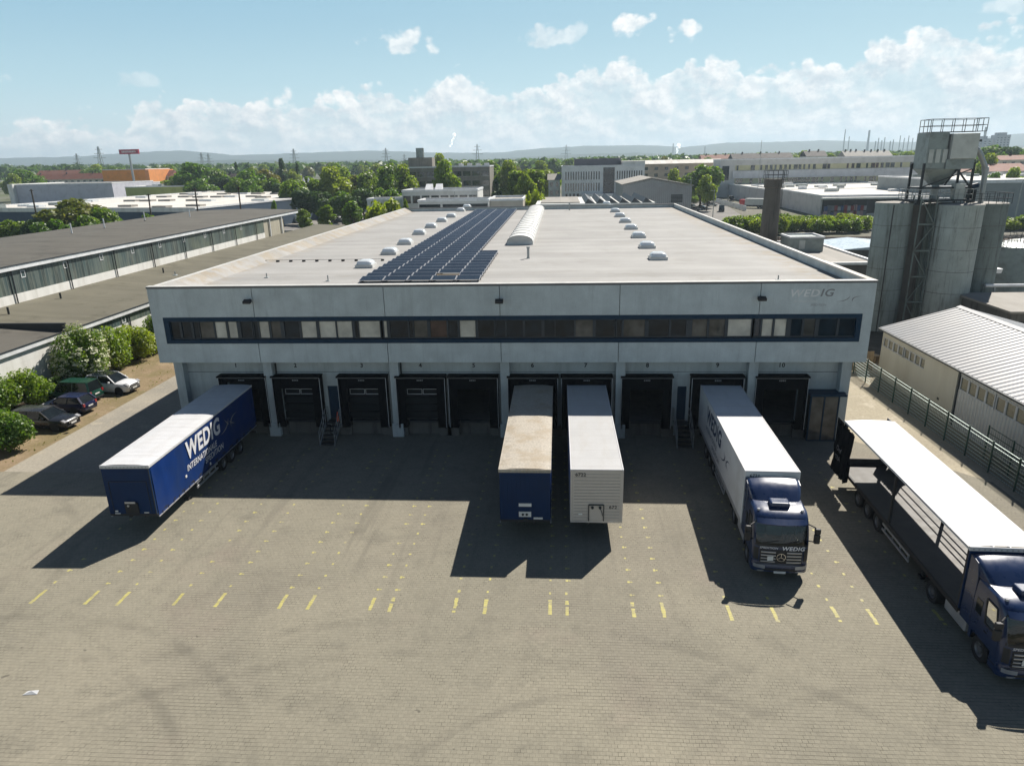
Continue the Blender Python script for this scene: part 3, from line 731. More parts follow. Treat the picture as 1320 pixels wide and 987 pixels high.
sup.box(-.85,-.65,-.1,.1,-.21,-.15).box(.65,.85,.4,.56,-.24,-.1)
sup_me = sup.mesh('panel_mount', M['steel_dk'])
pA = rz(462, 361.5, ZR+.2); pK = rz(612, 268, ZR+.2)
nrow = 0; y = pA.y+.55
x_left = lambda yy: pA.x + .0
while y < 79.5:
    full = y < 21.0
    for q in range(5 if full else 4):
        if nrow == 1 and q == 3: continue
        o = bpy.data.objects.new('solar_panel', pv_me); COL.objects.link(o)
        o.location = (pA.x+PW/2+.02+q*(PW+.035), y, ZR+.25)
        edge = 'with one panel missing nearby' if nrow in (1,) else ''
        tag(o, 'dark blue solar panel tilted low on its mount in the long rooftop array', 'solar panel', 'solar panels on the warehouse roof')
        b = bpy.data.objects.new('panel_mount', sup_me); COL.objects.link(b); b.parent = o
    nrow += 1; y += 1.62
o = MB().box(-.85,.85,-.05,.05,-.02,.04).box(-.85,.85,.45,.5,-.02,.04).box(-.85,-.8,-.05,.5,-.02,.04).box(.8,.85,-.05,.5,-.02,.04).build('empty_rack', M['wood'])
o.location = (pA.x+PW/2+3*(PW+.035), pA.y+2.3, ZR+.12); tag(o, 'bare rack in the front rows of solar panels where one panel is missing', 'panel rack')
# barrel rooflight
b0 = rz(654,316); b1 = rz(686,316); yb0 = b0.y; yb1 = 79.0; bw = (b1.x-b0.x)/2; bx = (b0.x+b1.x)/2
t = thing('barrel_rooflight', 'long arched rooflight running back between the solar panels and the right domes', 'skylight', (bx, yb0, ZR))
L = yb1-yb0
MB().box(-bw-.08,bw+.08,0,L,0,.38).build('kerb', M['kerb_plastic'], t)
va = MB(); va.loft([[(bw*math.cos(PI*i/14), yy, .385+bw*.42*math.sin(PI*i/14)) for i in range(15)] for yy in (.05, L-.05)], closed=False)
va.build('glazing', M['vault'], t, smooth=True)
va = MB().poly([(bw*math.cos(PI*i/14), .04, .385+bw*.42*math.sin(PI*i/14)) for i in range(15)]); va.build('end_panel', M['coping'], t)
yy = 0.0
while yy < L:
    rb = MB(); pts = [(1.015*bw*math.cos(PI*i/10), yy+.03, .385+bw*.435*math.sin(PI*i/10)) for i in range(11)]
    for p, q in zip(pts[:-1], pts[1:]): rb.bar(p, q, .11, .035)
    rb.build('rib', M['steel_dk'], t); yy += 2.95
# small vents, probes and the cable tray
for px, py, h, lb in ((681,333,.9,'slim grey vent pipe standing in front of the barrel rooflight'),(734,271,1.1,'slim vent pipe near the back edge of the roof'),(344,358,.35,'short lightning rod foot near the front left of the roof'),(423,362.5,.45,'short lightning rod foot left of the front solar panels'),(1003,361,.35,'short lightning rod foot near the front right of the roof'),(226,355,.3,'short lightning rod foot at the left roof corner')):
    p = rz(px, py); t = thing('vent_pipe', lb, 'roof vent', (p.x, max(p.y, .75), ZR))
    MB().box(-.14,.14,-.14,.14,0,.06).build('foot', M['conc_low'], t)
    MB().cyl((0,0,.06),(0,0,h),.045 if h < .6 else .11,10).build('pipe', M['steel'], t)
    if h > .6: MB().cyl((0,0,h),(0,0,h+.12),.16,10).build('cowl', M['steel'], t)
pl, pr = rz(325,338), rz(497,334)
t = thing('cable_tray', 'thin cable run on small feet left of the solar panels', 'cable tray', (pl.x, pl.y, ZR))
MB().box(0,pr.x-pl.x,-.02,.02,.14,.17).build('cable', M['steel_dk'], t)
for i in range(11):
    fx = i*(pr.x-pl.x)/10; MB().box(fx-.12,fx+.12,-.12,.12,0,.14).build('foot', M['rubber'], t)
# ------------------------------------------------------------------ lorries
def wheel_meshes(r, w, n=28):
    prof = [(r*.58,-w/2),(r*.93,-w/2),(r,-w*.38),(r,w*.38),(r*.93,w/2),(r*.58,w/2)]
    t = MB(); rings = [[(z, rr*math.cos(2*PI*i/n), rr*math.sin(2*PI*i/n)) for i in range(n)] for rr, z in prof]
    t.loft(rings, caps=False)
    ty = t.mesh('tyre', M['rubber'], smooth=True)
    q = MB(); prof = [(r*.585,-w/2+.02),(r*.5,-w*.25),(r*.28,-w*.2),(r*.26,-w*.42),(r*.05,-w*.44),(.001,-w*.44)]
    q.loft([[(z, rr*math.cos(2*PI*i/n), rr*math.sin(2*PI*i/n)) for i in range(n)] for rr, z in prof], caps=False)
    prof = [(rr,-z) for rr, z in prof]
    q.loft([[(z, rr*math.cos(2*PI*i/n), rr*math.sin(2*PI*i/n)) for i in range(n)] for rr, z in prof], caps=False)
    rm = q.mesh('rim', M['rim'], smooth=True)
    return ty, rm
WM = {}
def wheel(parent, p, r, w):
    if (r, w) not in WM: WM[(r, w)] = wheel_meshes(r, w)
    ty, rm = WM[(r, w)]
    o = bpy.data.objects.new('wheel', ty); COL.objects.link(o); o.parent = parent; o.location = p
    c = bpy.data.objects.new('rim', rm); COL.objects.link(c); c.parent = o
    return o

def trailer(label, cx0, y0, cx1, y1, top=4.0, w=2.55, style='curtain', roof='roof_white', side='tarp_blue', frontm='front_blue', guards=True):
    L = math.hypot(cx1-cx0, y1-y0); a = math.atan2(cx1-cx0, -(y1-y0))   # turned about the rear end
    t = thing('semi_trailer', label, 'trailer', (cx0, y0, 0), a)
    h = w/2; zb = 1.08
    ch = MB()
    for s in (-1,1):
        ch.box(s*.42-.06,s*.42+.06,-L+.3,-.2,.82,1.07)
    for i in range(12): ch.box(-h+.1,h-.1,-L+.5+i*(L-.8)/11-.04,-L+.5+i*(L-.8)/11+.04,.95,1.07)
    ch.build('chassis', M['chassis'], t)
    for ay in (-2.9,-4.2,-5.5):
        MB().cyl((-1.0,ay,.5),(1.0,ay,.5),.09,10).build('axle', M['chassis'], t)
        for s in (-1,1): wheel(t, (s*1.03,ay,.5), .5, .38)
    for s in (-1,1):
        lg = MB().box(s*.75-.07,s*.75+.07,-L+3.9,-L+4.04,.12,1.0).box(s*.75-.16,s*.75+.16,-L+3.82,-L+4.12,0.01,.12)
        lg.build('landing_leg', M['chassis'], t)
        if guards:
            sg = MB()
            for z_ in (.55,.85): sg.box(s*(h-.06)-.025,s*(h-.06)+.025,-L+4.4,-6.3,z_-.06,z_+.06)
            for i in range(4): yy = -L+4.6+i*(L-11.1)/3; sg.box(s*(h-.12)-.03,s*(h-.12)+.03,yy-.03,yy+.03,.5,1.06)
            sg.build('side_guard', M['alu'], t)
        MB().box(s*1.03-.22,s*1.03+.22,-6.1,-2.3,1.025,1.045).build('mudguard', M['rubber'], t)
        MB().box(s*.85-.22,s*.85+.22,-.16,-.08,.85,1.0).build('tail_light', M['lamp_red'], t)
    MB().box(-1.2,1.2,-.3,-.2,.45,.6).build('underrun_bar', M['chassis'], t)
    MB().box(-h,h,-L,0,zb,1.2).build('floor', M['chassis'] if style != 'box' else M['alu'], t)
    if style == 'curtain':
        for s in (-1,1):
            # slightly wavy curtain with a stiff bottom edge
            c = MB(); rows = [1.02,1.25,1.9,2.6,3.3,top-.16]; n = 60; rg = random.Random(int(cx0*10)+s)
            grid = []
            for k, z_ in enumerate(rows):
                grid.append([(s*(h+.004+(.012*math.sin(i*1.31+k*.6)+rg.uniform(-.006,.006))*(0 < k < 5)), -L+.12+i*(L-.3)/n, z_) for i in range(n+1)])
            c.loft(grid, caps=False, closed=False)
            sd = c.build('side_curtain', M[side], t, smooth=True, recalc=False, ang=80)
            st = MB()
            for i in range(22): yy = -L+.5+i*(L-1)/21; st.box(s*(h+.016),s*(h+.03),yy-.022,yy+.022,1.0,1.16)
            st.build('strap', M['chassis'], sd)
            MB().box(s*(h-.01),s*(h+.035),-L+.1,-.1,.965,1.01).build('curtain_rail', M['alu'], t)
        MB().box(-h+.01,h-.01,-L,-L+.10,1.2,top-.17).build('front_wall', M[frontm], t)
        MB().box(-h,h,-.12,0,1.2,top-.17).build('rear_doors', M[side], t)
    elif style == 'box':
        MB().box(-h,h,-L+.08,0,1.2,top-.03).build('box_body', M[side], t, bevel=.012)
        MB().box(-h+.005,h-.005,-L,-L+.075,1.2,top-.035).build('front_wall', M[frontm], t, bevel=.02)
        for s in (-1,1):
            MB().box(s*h-.005 if s>0 else -h-.012, h+.012 if s>0 else -h+.005, -L+.1,-.05,1.2,1.34).build('side_rail', M['alu'], t)
            MB().box(s*(h-.05)-.055,s*(h-.05)+.055,-L-.015,-L+.06,1.16,top-.02).build('corner_post', M[frontm], t, bevel=.02)
    # roof
    if style == 'box':
        r = MB(); nn = 14
        r.box(-h+.06,h-.06,-L+.06,-.02,top-.028,top-.012)
        r.build('roof', M[roof], t)
        MB().box(-h-.005,-h+.055,-L,0,top-.03,top).box(h-.055,h+.005,-L,0,top-.03,top).box(-h+.06,h-.06,-L,-L+.055,top-.03,top).build('roof_edge', M['tarp_white'], t, bevel=.01)
    else:
        # tarpaulin laid over hoops
        nx_, ny_ = 10, 66; rg = random.Random(5); grid = []
        for j in range(ny_+1):
            yy = -L+.04+j*(L-.08)/ny_; row = []
            sag = .018*math.cos(2*PI*j/3)
            for i in range(nx_+1):
                u_ = -1+2*i/nx_; row.append((u_*(h-.02), yy, top-.06+.055*(1-u_**4)+sag*(1-u_*u_)+rg.uniform(-.004,.004)))
            grid.append(row)
        r = MB().loft(grid, caps=False, closed=False)
        for s in (-1,1): r.box(s*(h+.005)-.03,s*(h+.005)+.03,-L,0,top-.17,top-.055)
        r.build('roof', M[roof], t, smooth=True, recalc=False, ang=50)
        rim = MB().box(-h-.03,h+.03,-L-.03,-L+.06,top-.20,top-.02)
        rm_ = rim.build('front_rim', M['tarp_white' if roof != 'tarp_beige' else 'tarp_beige'], t, bevel=.02)
        dk = MB()
        for i in range(13): xx_ = -h+.12+i*(w-.24)/12; dk.box(xx_-.03,xx_+.03,-L-.036,-L-.031,top-.15,top-.10)
        dk.build('eyelet', M['steel'], rm_)
    return t, L, h

NAVY, WHT = 'letter_navy', 'letter_white'
# dock 1: blue curtain trailer
t1, L, h = trailer('blue curtain trailer with white roof and large white lettering standing in dock one', -22.854, .05, -22.444, -13.4)
S = h+.034
MB().text('WEDIG', 1.42, frame((S,-7.6,3.05),(0,1,0),(0,0,1)), .12, .035, sx=.88).build('side_lettering', M[WHT], t1)
MB().text('INTERNATIONALE', .52, frame((S,-8.05,2.13),(0,1,0),(0,0,1)), .18, .012, sx=.86).build('side_lettering', M[WHT], t1)
MB().text('SPEDITION', .52, frame((S,-6.6,1.66),(0,1,0),(0,0,1)), .18, .004, sx=.95).build('side_lettering', M[WHT], t1)
swoosh(MB(), (S,-4.2,2.75),(0,1,0),(0,0,1),1.35,.62).build('star_mark', M['letter_grey'], t1)
fr = -L-.012
MB().box(-1.02,1.02,fr-.012,fr+.004,3.05,3.075).box(-1.02,-1.0,fr-.012,fr+.004,1.3,3.05).box(1.0,1.02,fr-.012,fr+.004,1.3,3.05).build('front_trim', M['steel_dk'], t1)
MB().box(-.35,.35,fr-.06,fr+.004,1.25,1.85).build('coupling_panel', M['chassis'], t1)
MB().box(-.30,.25,fr-.10,fr-.062,1.84,1.94).cyl((-.15,fr-.1,1.7),(-.15,fr-.06,1.7),.06).build('air_coupling', M['alu'], t1)
MB().box(-.95,-.8,fr-.02,fr+.004,1.32,1.40).box(-.98,-.7,fr-.02,fr+.004,1.2,1.25).box(.6,.85,fr-.02,fr+.004,1.25,1.3).build('marker_plate', M['plate'], t1)
MB().box(S-.01,S+.01,-L+3.2,-L+3.36,1.72,1.86).box(S-.01,S+.01,-L+6.1,-L+6.24,1.2,1.36).build('marker_lamp', M['plate'], t1)
MB().tube([(h-.02,-L-.03,1.2),(h-.02,-L-.03,3.8)], .025, 6).build('corner_trim', M['steel_dk'], t1)

# dock 6: blue trailer, grubby beige roof
t6, L, h = trailer('blue trailer with dirty beige tarpaulin roof standing in dock six', -1.812, .05, -1.763, -13.4, roof='tarp_beige')
fr = -L-.012
for i in range(11): MB().box(-1.1+i*.22-.012,-1.1+i*.22+.012,fr-.016,fr+.004,1.3,3.7).build('front_rib', M['front_blue'], t6)
MB().box(-.32,.32,fr-.03,fr+.004,1.95,2.12).build('warning_plate', M['plate'], t6)
MB().box(-.32,.30,fr-.04,fr+.004,1.38,1.66).build('coupling_panel', M['plate'], t6)
MB().cyl((-.12,fr-.09,1.52),(-.12,fr-.04,1.52),.06).cyl((.08,fr-.09,1.52),(.08,fr-.04,1.52),.06).box(-.1,.12,fr-.1,fr-.02,1.12,1.3).build('air_coupling', M['steel_dk'], t6)
MB().box(.42,.88,fr-.02,fr+.004,1.24,1.34).build('marker_plate', M['plate'], t6)

# dock 7: white box trailer
t7, L, h = trailer('white box trailer with pale ribbed front wall standing in dock seven', 1.751, .05, 1.804, -13.4, style='box', roof='roof_grey', side='trailer_white', frontm='panel_white', w=2.6)
fr = -L-.001
for i in range(15): MB().box(-1.14,1.14,fr-.010,fr+.002,1.36+i*.17,1.372+i*.17).build('front_groove', M['letter_grey'], t7)
MB().text('6722', .26, frame((-.80,fr-.014,3.72),(1,0,0),(0,0,1)), 0, .012).build('fleet_number', M['letter_dark'], t7)
MB().text('672', .26, frame((.82,fr-.014,1.95),(1,0,0),(0,0,1)), 0, .01).build('fleet_number', M['letter_dark'], t7)
MB().box(-.38,.36,fr-.02,fr-.012,1.22,2.08).build('coupling_panel', M['panel_white'], t7)
cp = MB().box(-.40,-.36,fr-.06,fr-.01,1.2,2.1).box(.34,.38,fr-.06,fr-.01,1.2,2.1).box(-.36,.34,fr-.06,fr-.01,2.06,2.12)
cp.cyl((-.2,fr-.1,1.95),(-.2,fr-.02,1.95),.07).cyl((.18,fr-.1,1.95),(.18,fr-.02,1.95),.07)
cp.tube([(.18,fr-.1,1.95),(.28,fr-.12,1.7),(.30,fr-.06,1.5)], .018, 6)
cp.build('air_coupling', M['steel_dk'], t7)
MB().box(-.9,-.7,fr-.013,fr-.002,1.52,1.6).build('sticker', M['plate'], t7)

# dock 9: white box trailer, coupled to a tractor
t9, L, h = trailer('white box trailer with navy lettering, coupled to the blue truck in dock nine', 10.649, .05, 10.23, -13.4, style='box', roof='roof_white', side='trailer_white', frontm='trailer_white', w=2.6)
S = -h-.004
MB().text('WEDIG', 1.35, frame((S,-5.3,3.05),(0,-1,0),(0,0,1)), .12, .04, sx=1.0).build('side_lettering', M[NAVY], t9)
MB().text('INTERNATIONALE', .42, frame((S,-4.7,2.15),(0,-1,0),(0,0,1)), .18, .008).build('side_lettering', M[NAVY], t9)
MB().text('SPEDITION', .42, frame((S,-6.2,1.66),(0,-1,0),(0,0,1)), .18, .008, sx=1.1).build('side_lettering', M[NAVY], t9)
swoosh(MB(), (S,-9.0,2.55),(0,-1,0),(0,0,1),1.25,.6).build('star_mark', M[NAVY], t9)
MB().text('6721', .24, frame((-.82,-L-.006,3.74),(1,0,0),(0,0,1)), 0, .01).build('fleet_number', M['letter_dark'], t9)

# the open curtain trailer on the right
t10, L, h = trailer('open sided blue curtain trailer with bare deck and white roof beside the fence', 17.63, -6.35, 17.14, -20.05, style='open', w=2.66)
top = 4.0
for yy, w_ in ((-.15,.16),(-L*.5,.14),(-L+.12,.16)):
    for s in (-1,1):
        MB().box(s*(h-.09)-.05,s*(h-.09)+.05,yy-w_/2,yy+w_/2,1.2,top-.17).build('post', M['chassis'], t10)
MB().box(-h+.02,h-.02,-L,-L+.06,1.2,top-.17).build('front_wall', M['front_blue'], t10)
for i in range(5):
    a, b = (-L*.5+.1, -.3) if i < 2 else (-L+.25, -L*.5-.1)
    z_ = (1.9,2.7,1.75,2.35,2.95)[i]
    MB().box(h-.10,h-.07,a,b,z_-.06,z_+.06).build('side_slat', M['alu'], t10)
MB().box(-h+.05,h-.05,-L+.07,-.05,1.202,1.215).build('deck', M['deck'], t10)
MB().box(-h-.005,-h+.02,-L,0,1.0,1.19).box(h-.02,h+.005,-L,0,1.0,1.19).build('edge_rail', M['chassis'], t10)
for s in (-1, 1):                                       # curtains pulled to the rear, bunched in folds
    c = MB(); rows = 7; n = 34; grid = []
    for k in range(rows):
        z_ = .95+k*(top-.25-.95)/(rows-1); row = []
        for i in range(n+1):
            f = .16*math.sin(i*1.9+k*.35)*(1.25-k*.12)
            row.append((s*(h+.10+f*(.9)+(.22 if k < 4 else .08)*(1-k/8)), .28-i*.062+(-.02*k)*s*0-.18*(k < 3), z_+.03*math.sin(i*.7)))
        grid.append(row)
    c.loft(grid, caps=False, closed=False)
    cu_ = c.build('gathered_curtain', M['black'] if s < 0 else M['tarp_blue'], t10, smooth=True, recalc=False, ang=80)
    if s < 0:
        MB().text('Onf', .44, frame((-h-.50,-.95,2.55),(0,-1,-.1),(0,-.1,1)), .1, .004).text('TRA', .40, frame((-h-.52,-.95,2.02),(0,-1,.1),(0,.1,1)), .1, .002).build('curtain_lettering', M['letter_grey'], cu_)
MB().box(-h,h,-.05,0,1.2,1.6).box(-h,-h+.1,-.05,.02,1.6,top-.17).box(h-.1,h,-.05,.02,1.6,top-.17).build('rear_frame', M['chassis'], t10)
for s in (-1,1):                                        # rear doors folded open along the sides
    MB().box(s*(h+.02),s*(h+.06),-.02,.9,1.2,top-.2).build('rear_door', M['black' if s < 0 else 'front_blue'], t10)

# tractors
def emblem(mb, p, r):
    n = 20
    for i in range(n):
        a, b = 2*PI*i/n, 2*PI*(i+1)/n
        mb.bar((p[0]+r*math.cos(a),p[1],p[2]+r*math.sin(a)),(p[0]+r*math.cos(b),p[1],p[2]+r*math.sin(b)),.022)
    for k in range(3):
        a = PI/2+k*2*PI/3; mb.bar(p,(p[0]+r*math.cos(a),p[1],p[2]+r*math.sin(a)),.022)
# the cab is a hollow shell: real window openings, panes, seats and dashboard inside
CZ = [.95,1.2,1.5,1.74,2.0,2.35,2.70,2.82,2.93,3.03,3.10,3.13]
CYF = [-.03,-.03,-.01,.02,.09,.20,.33,.40,.50,.68,.98,1.35]
def cab_y(x_, z):
    W = 1.23; a = abs(x_)/W; c = max(0, (abs(x_)-(W-.28))/.28)
    return float(np.interp(z, [.3,.42,.72,.80]+CZ, [.06,-.08,-.08,-.03]+CYF))+.07*a*a+.26*(1-math.sqrt(max(0,1-min(1,c)**2)))
CXS = [-1.23,-1.215,-1.18,-1.10,-.75,-.38,0,.38,.75,1.10,1.18,1.215,1.23]
CFR = [.10,.32,.52,.62,.9,1.0]
def cab_shell():
    mb = MB(); rings = []
    for z in CZ:
        k = 1-.05*max(0,(z-2.0)/1.13)**2-(.06 if z > 3.08 else 0)
        f = [(x_*k, cab_y(x_, z), z) for x_ in CXS]; ys = cab_y(1.23, z)
        r = [(1.23*k, ys+(2.2-ys)*q, z) for q in CFR]; b = [(.6*k,2.21,z),(0,2.21,z),(-.6*k,2.21,z)]
        l = [(-p[0],p[1],p[2]) for p in r[::-1]]
        rings.append(f+r+b+l)
    n = len(rings[0]); vs = [p for r in rings for p in r]; fs = []
    nf = len(CXS)
    for k in range(len(CZ)-1):
        for i in range(n):
            j = (i+1) % n; z0, z1 = CZ[k], CZ[k+1]
            win = z0 >= 1.74-.01 and z1 <= 2.70+.01
            if win and 3 <= i <= 8: continue                                    # windscreen
            if win and nf <= i <= nf+1: continue                                # right door window
            li = n-1-(nf+0)+nf                                                   # left side runs backwards
            if win and n-len(CFR)+(len(CFR)-3) <= i <= n-2: continue
            fs.append((k*n+i,k*n+j,(k+1)*n+j,(k+1)*n+i))
    fs.append(tuple(range((len(CZ)-1)*n, len(CZ)*n))); mb.add(vs, fs); return mb
def on_cab(mb, off):
    mb.v = [(v[0], cab_y(v[0], v[2])+v[1]-off, v[2]) for v in mb.v]; return mb
def cab_patch(x0, x1, z0, z1, off, nx_=12, nz=4):
    g_ = [[(x0+(x1-x0)*i/nx_, cab_y(x0+(x1-x0)*i/nx_, z0+(z1-z0)*k/nz)-off, z0+(z1-z0)*k/nz) for i in range(nx_+1)] for k in range(nz+1)]
    return MB().loft(g_, caps=False, closed=False)
def tractor(label, loc, rz):
    t = thing('truck_tractor', label, 'truck', loc, rz)
    cab = cab_shell().build('cab', M['cab_blue'], t, smooth=True, ang=42)
    sk = MB(); zs = [.34,.42,.58,.72,.80,.945]
    sk.loft([[(x_, cab_y(x_, z), z) for x_ in CXS]+[(1.23,.74,z),(-1.23,.74,z)] for z in zs]); sk.build('front_skirt', M['cab_blue'], t, smooth=True, ang=42)
    MB().box(-1.18,1.18,.75,2.18,.93,1.0).build('cab_floor', M['chassis'], cab)
    MB().box(-1.15,1.15,.42,.80,1.0,1.62).build('dashboard', M['rubber'], cab, bevel=.08)
    MB().box(-1.14,1.14,2.12,2.18,1.05,2.95).build('cab_rear_lining', M['panel_white'], cab)
    for s in (-1,1):
        MB().box(s*.62-.26,s*.62+.26,1.0,1.5,1.0,1.5).box(s*.62-.25,s*.62+.25,1.45,1.62,1.5,2.15).box(s*.62-.15,s*.62+.15,1.47,1.60,2.16,2.42).build('driver_seat', M['filt_seat'], cab, bevel=.06)
    sw = MB(); c_ = Vector((.62,.86,1.68))
    for i in range(16):
        a, b = 2*PI*i/16, 2*PI*(i+1)/16; q = lambda a: c_+Vector((.24*math.cos(a), .12*math.sin(a), .2*math.sin(a))); sw.bar(q(a), q(b), .035)
    sw.bar(c_, c_+Vector((0,-.15,-.2)), .06); sw.build('steering_wheel', M['rubber'], cab)
    wsd = cab_patch(-1.12,1.12,1.72,2.72,.006,14,5).build('windscreen', M['clear'], t, smooth=True, ang=60, recalc=False)
    for x0, x1, z0, z1 in ((-1.15,1.15,1.66,1.76),(-1.13,1.13,2.67,2.74)): cab_patch(x0,x1,z0,z1,.012,14,1).build('windscreen_seal', M['chassis'], t, smooth=True, ang=60, recalc=False)
    on_cab(MB().bar((-.85,0,1.80),(-.15,0,1.96),.03).bar((.05,0,1.80),(.75,0,1.96),.03),.03).build('wiper', M['rubber'], wsd)
    vz = MB(); 
    vz.loft([[(x_, cab_y(x_, 2.74)-.24+.10*(x_/1.1)**2, z) for x_ in np.linspace(-1.1,1.1,13)] for z in (2.66,2.70)]+[[(x_, cab_y(x_, 2.84)-.005, z) for x_ in np.linspace(-1.1,1.1,13)] for z in (2.86,)], caps=False, closed=False)
    vz.build('sun_visor', M['cab_blue'], t, smooth=True, ang=50, recalc=False)
    for s in (-1,1):
        def side(pts, th, mt, nm, par):
            return MB().prism(pts, 0, min(s*(1.23-.01),s*(1.23+th)), max(s*(1.23-.01),s*(1.23+th))).build(nm, mt, par)
        d_ = side([(.40,1.0),(.42,1.66),(1.27,1.66),(1.28,1.0)], .010, M['cab_blue'], 'door', t)
        ys = lambda z, q: cab_y(1.23, z)+(2.2-cab_y(1.23, z))*q
        kk = lambda z: 1.23*(1-.05*max(0,(z-2.0)/1.13)**2)+.004
        g_ = [[(s*kk(z), ys(z,.08)+(ys(z,.54)-ys(z,.08))*i/4, z) for i in range(5)] for z in (1.72,2.0,2.35,2.72)]
        MB().loft(g_, caps=False, closed=False).build('window', M['clear'], d_, smooth=True, recalc=False)
        fr_ = MB()
        for a, b in (((1.74,.10),(2.70,.10)),((1.74,.52),(2.70,.52)),((1.74,.10),(1.74,.52)),((2.70,.10),(2.70,.52))):
            fr_.bar((s*(kk(a[0])+.004), ys(*a), a[0]), (s*(kk(b[0])+.004), ys(*b), b[0]), .05, .05)
        fr_.build('window_seal', M['chassis'], d_)
        MB().box(min(s*1.235,s*1.262),max(s*1.235,s*1.262),1.08,1.26,1.42,1.47).build('handle', M['rubber'], d_)
        side([(1.62,1.80),(1.62,2.40),(2.02,2.40),(2.02,1.80)], .008, M['glass_car'], 'cab_window', t)
        MB().prism([(2.24,.95),(2.24,3.0),(2.40,3.60),(2.92,3.70),(2.92,.95)],0,s*1.20-.025,s*1.20+.025).build('side_fairing', M['cab_blue'], t, bevel=.015)
        m_ = MB().tube([(s*1.16,.42,2.66),(s*1.40,.20,2.62),(s*1.47,.16,2.5)],.03,8).tube([(s*1.2,.34,1.86),(s*1.47,.16,1.92)],.03,8).build('mirror_arm', M['chassis'], t)
        mi = MB().box(s*1.50-.13,s*1.50+.13,.06,.24,1.86,2.32).box(s*1.50-.13,s*1.50+.13,.06,.24,2.34,2.60).build('mirror', M['chassis'], m_, bevel=.05, seg=3)
        hl = MB(); x0, x1 = s*.66, s*1.16
        hl.loft([[(x0+(x1-x0)*i/5, cab_y(x0+(x1-x0)*i/5, z)-.014, z+.05*(i/5)) for i in range(6)] for z in (.56,.64,.73)], caps=False, closed=False)
        hl.build('headlight', M['lamp_glass'], t, smooth=True, recalc=False)
        cab_patch(min(s*.70,s*.98), max(s*.70,s*.98), .40, .49, .012, 4, 1).build('fog_lamp', M['lamp_glass'], t, recalc=False)
        cab_patch(min(s*.99,s*1.18), max(s*.99,s*1.18), .98, 1.58, .012, 5, 3).build('air_deflector', M['chassis'], t, recalc=False)
        MB().box(min(s*.98,s*1.235),max(s*.98,s*1.235),.36,.73,.36,.40).box(min(s*.98,s*1.235),max(s*.98,s*1.235),.36,.73,.62,.66).build('cab_step', M['chassis'], t)
        n = 12
        for ay, x_in, x_out, nm in ((1.4,.62,1.235,'wheel_arch'),(5.1,.62,1.23,'mudguard')):
            ring = [(ay+.62*math.cos(a),.5+.60*math.sin(a)) for a in [PI*.97-i*PI*.94/n for i in range(n+1)]]
            MB().loft([[(s*x_in,p[0],min(p[1],.97 if ay < 2 else 9)) for p in ring],[(s*x_out,p[0],min(p[1],.97 if ay < 2 else 9)) for p in ring]], caps=False, closed=False).build(nm, M['rubber'], t, recalc=False)
        MB().box(min(s*.75,s*1.225),max(s*.75,s*1.225),2.04,2.2,.55,.94).build('cab_sill', M['cab_blue'], t, bevel=.02)
        MB().box(min(s*.55,s*1.18),max(s*.55,s*1.18),2.5,4.1,.42,1.02).build('fuel_tank' if s < 0 else 'battery_box', M['alu' if s < 0 else 'chassis'], t, bevel=.08, seg=3)
        wheel(t, (s*1.04,1.4,.5), .5, .34); wheel(t, (s*.92,5.1,.5), .5, .58)
        MB().box(s*.42-.05,s*.42+.05,.75,5.95,.72,.92).build('chassis_rail', M['chassis'], t)
        MB().box(s*.9-.15,s*.9+.15,5.9,5.96,.72,.88).build('tail_light', M['lamp_red'], t)
        MB().cyl((s*.95,.86,3.02),(s*.95,.86,3.12),.07,10).build('beacon', M['lamp_glass'], t)
    MB().box(-.6,.6,4.1,5.2,1.0,1.06).build('fifth_wheel', M['chassis'], t, bevel=.02)
    gr = cab_patch(-.92,.92,.84,1.52,.014,12,4).build('grille', M['chassis'], t, smooth=True, recalc=False)
    for i in range(4):
        z_ = .90+i*.155
        for x0, x1 in ((-.88,-.24),(.24,.88)):
            g_ = [[(x0+(x1-x0)*q/6, cab_y(x0+(x1-x0)*q/6, z)-o_, z) for q in range(7)] for z, o_ in ((z_,.016),(z_+.012,.05),(z_+.05,.05),(z_+.062,.016))]
            MB().loft(g_, caps=False, closed=False).build('grille_slat', M['alu'], gr, recalc=False)
    em = MB(); emblem(em, (0,cab_y(0,1.18)-.045,1.18), .19); em.build('emblem', M['chrome'], gr)
    MB().box(-.60,-.34,cab_y(-.5,1.1)-.075,cab_y(-.5,1.1)-.06,1.0,1.22).build('sticker', M['plate'], gr)
    cab_patch(-.75,.75,.48,.60,.010,8,1).build('air_intake', M['chassis'], t, recalc=False); cab_patch(-1.2,1.2,.775,.80,.008,14,1).build('front_gap', M['chassis'], t, recalc=False)
    MB().box(-.26,.26,-.105,-.085,.36,.47).build('number_plate', M['plate'], t)
    on_cab(MB().text('SPEDITION', .135, frame((-.56,0,1.60),(1,0,0),(0,0,1)), .2, .012, sx=1.15), .026).build('front_lettering', M[WHT], t, recalc=False)
    on_cab(MB().text('WEDIG', .25, frame((.50,0,1.60),(1,0,0),(0,0,1)), .2, .028, sx=1.15), .030).build('front_lettering', M[WHT], t, recalc=False)
    MB().box(-.42,.46,1.0,1.6,3.08,3.34).build('roof_unit', M['cab_blue'], t, bevel=.09, seg=3)
    sp = MB(); rs_ = []
    for y, zt_, wt in ((1.62,3.13,1.0),(1.8,3.26,1.08),(2.0,3.44,1.14),(2.25,3.60,1.18),(2.55,3.70,1.2),(2.85,3.74,1.2)):
        rs_.append([(-wt,y,3.10),(-wt,y,zt_-.10),(-wt+.05,y,zt_-.03),(-wt+.16,y,zt_),(-.4,y,zt_+.03),(.4,y,zt_+.03),(wt-.16,y,zt_),(wt-.05,y,zt_-.03),(wt,y,zt_-.10),(wt,y,3.10)])
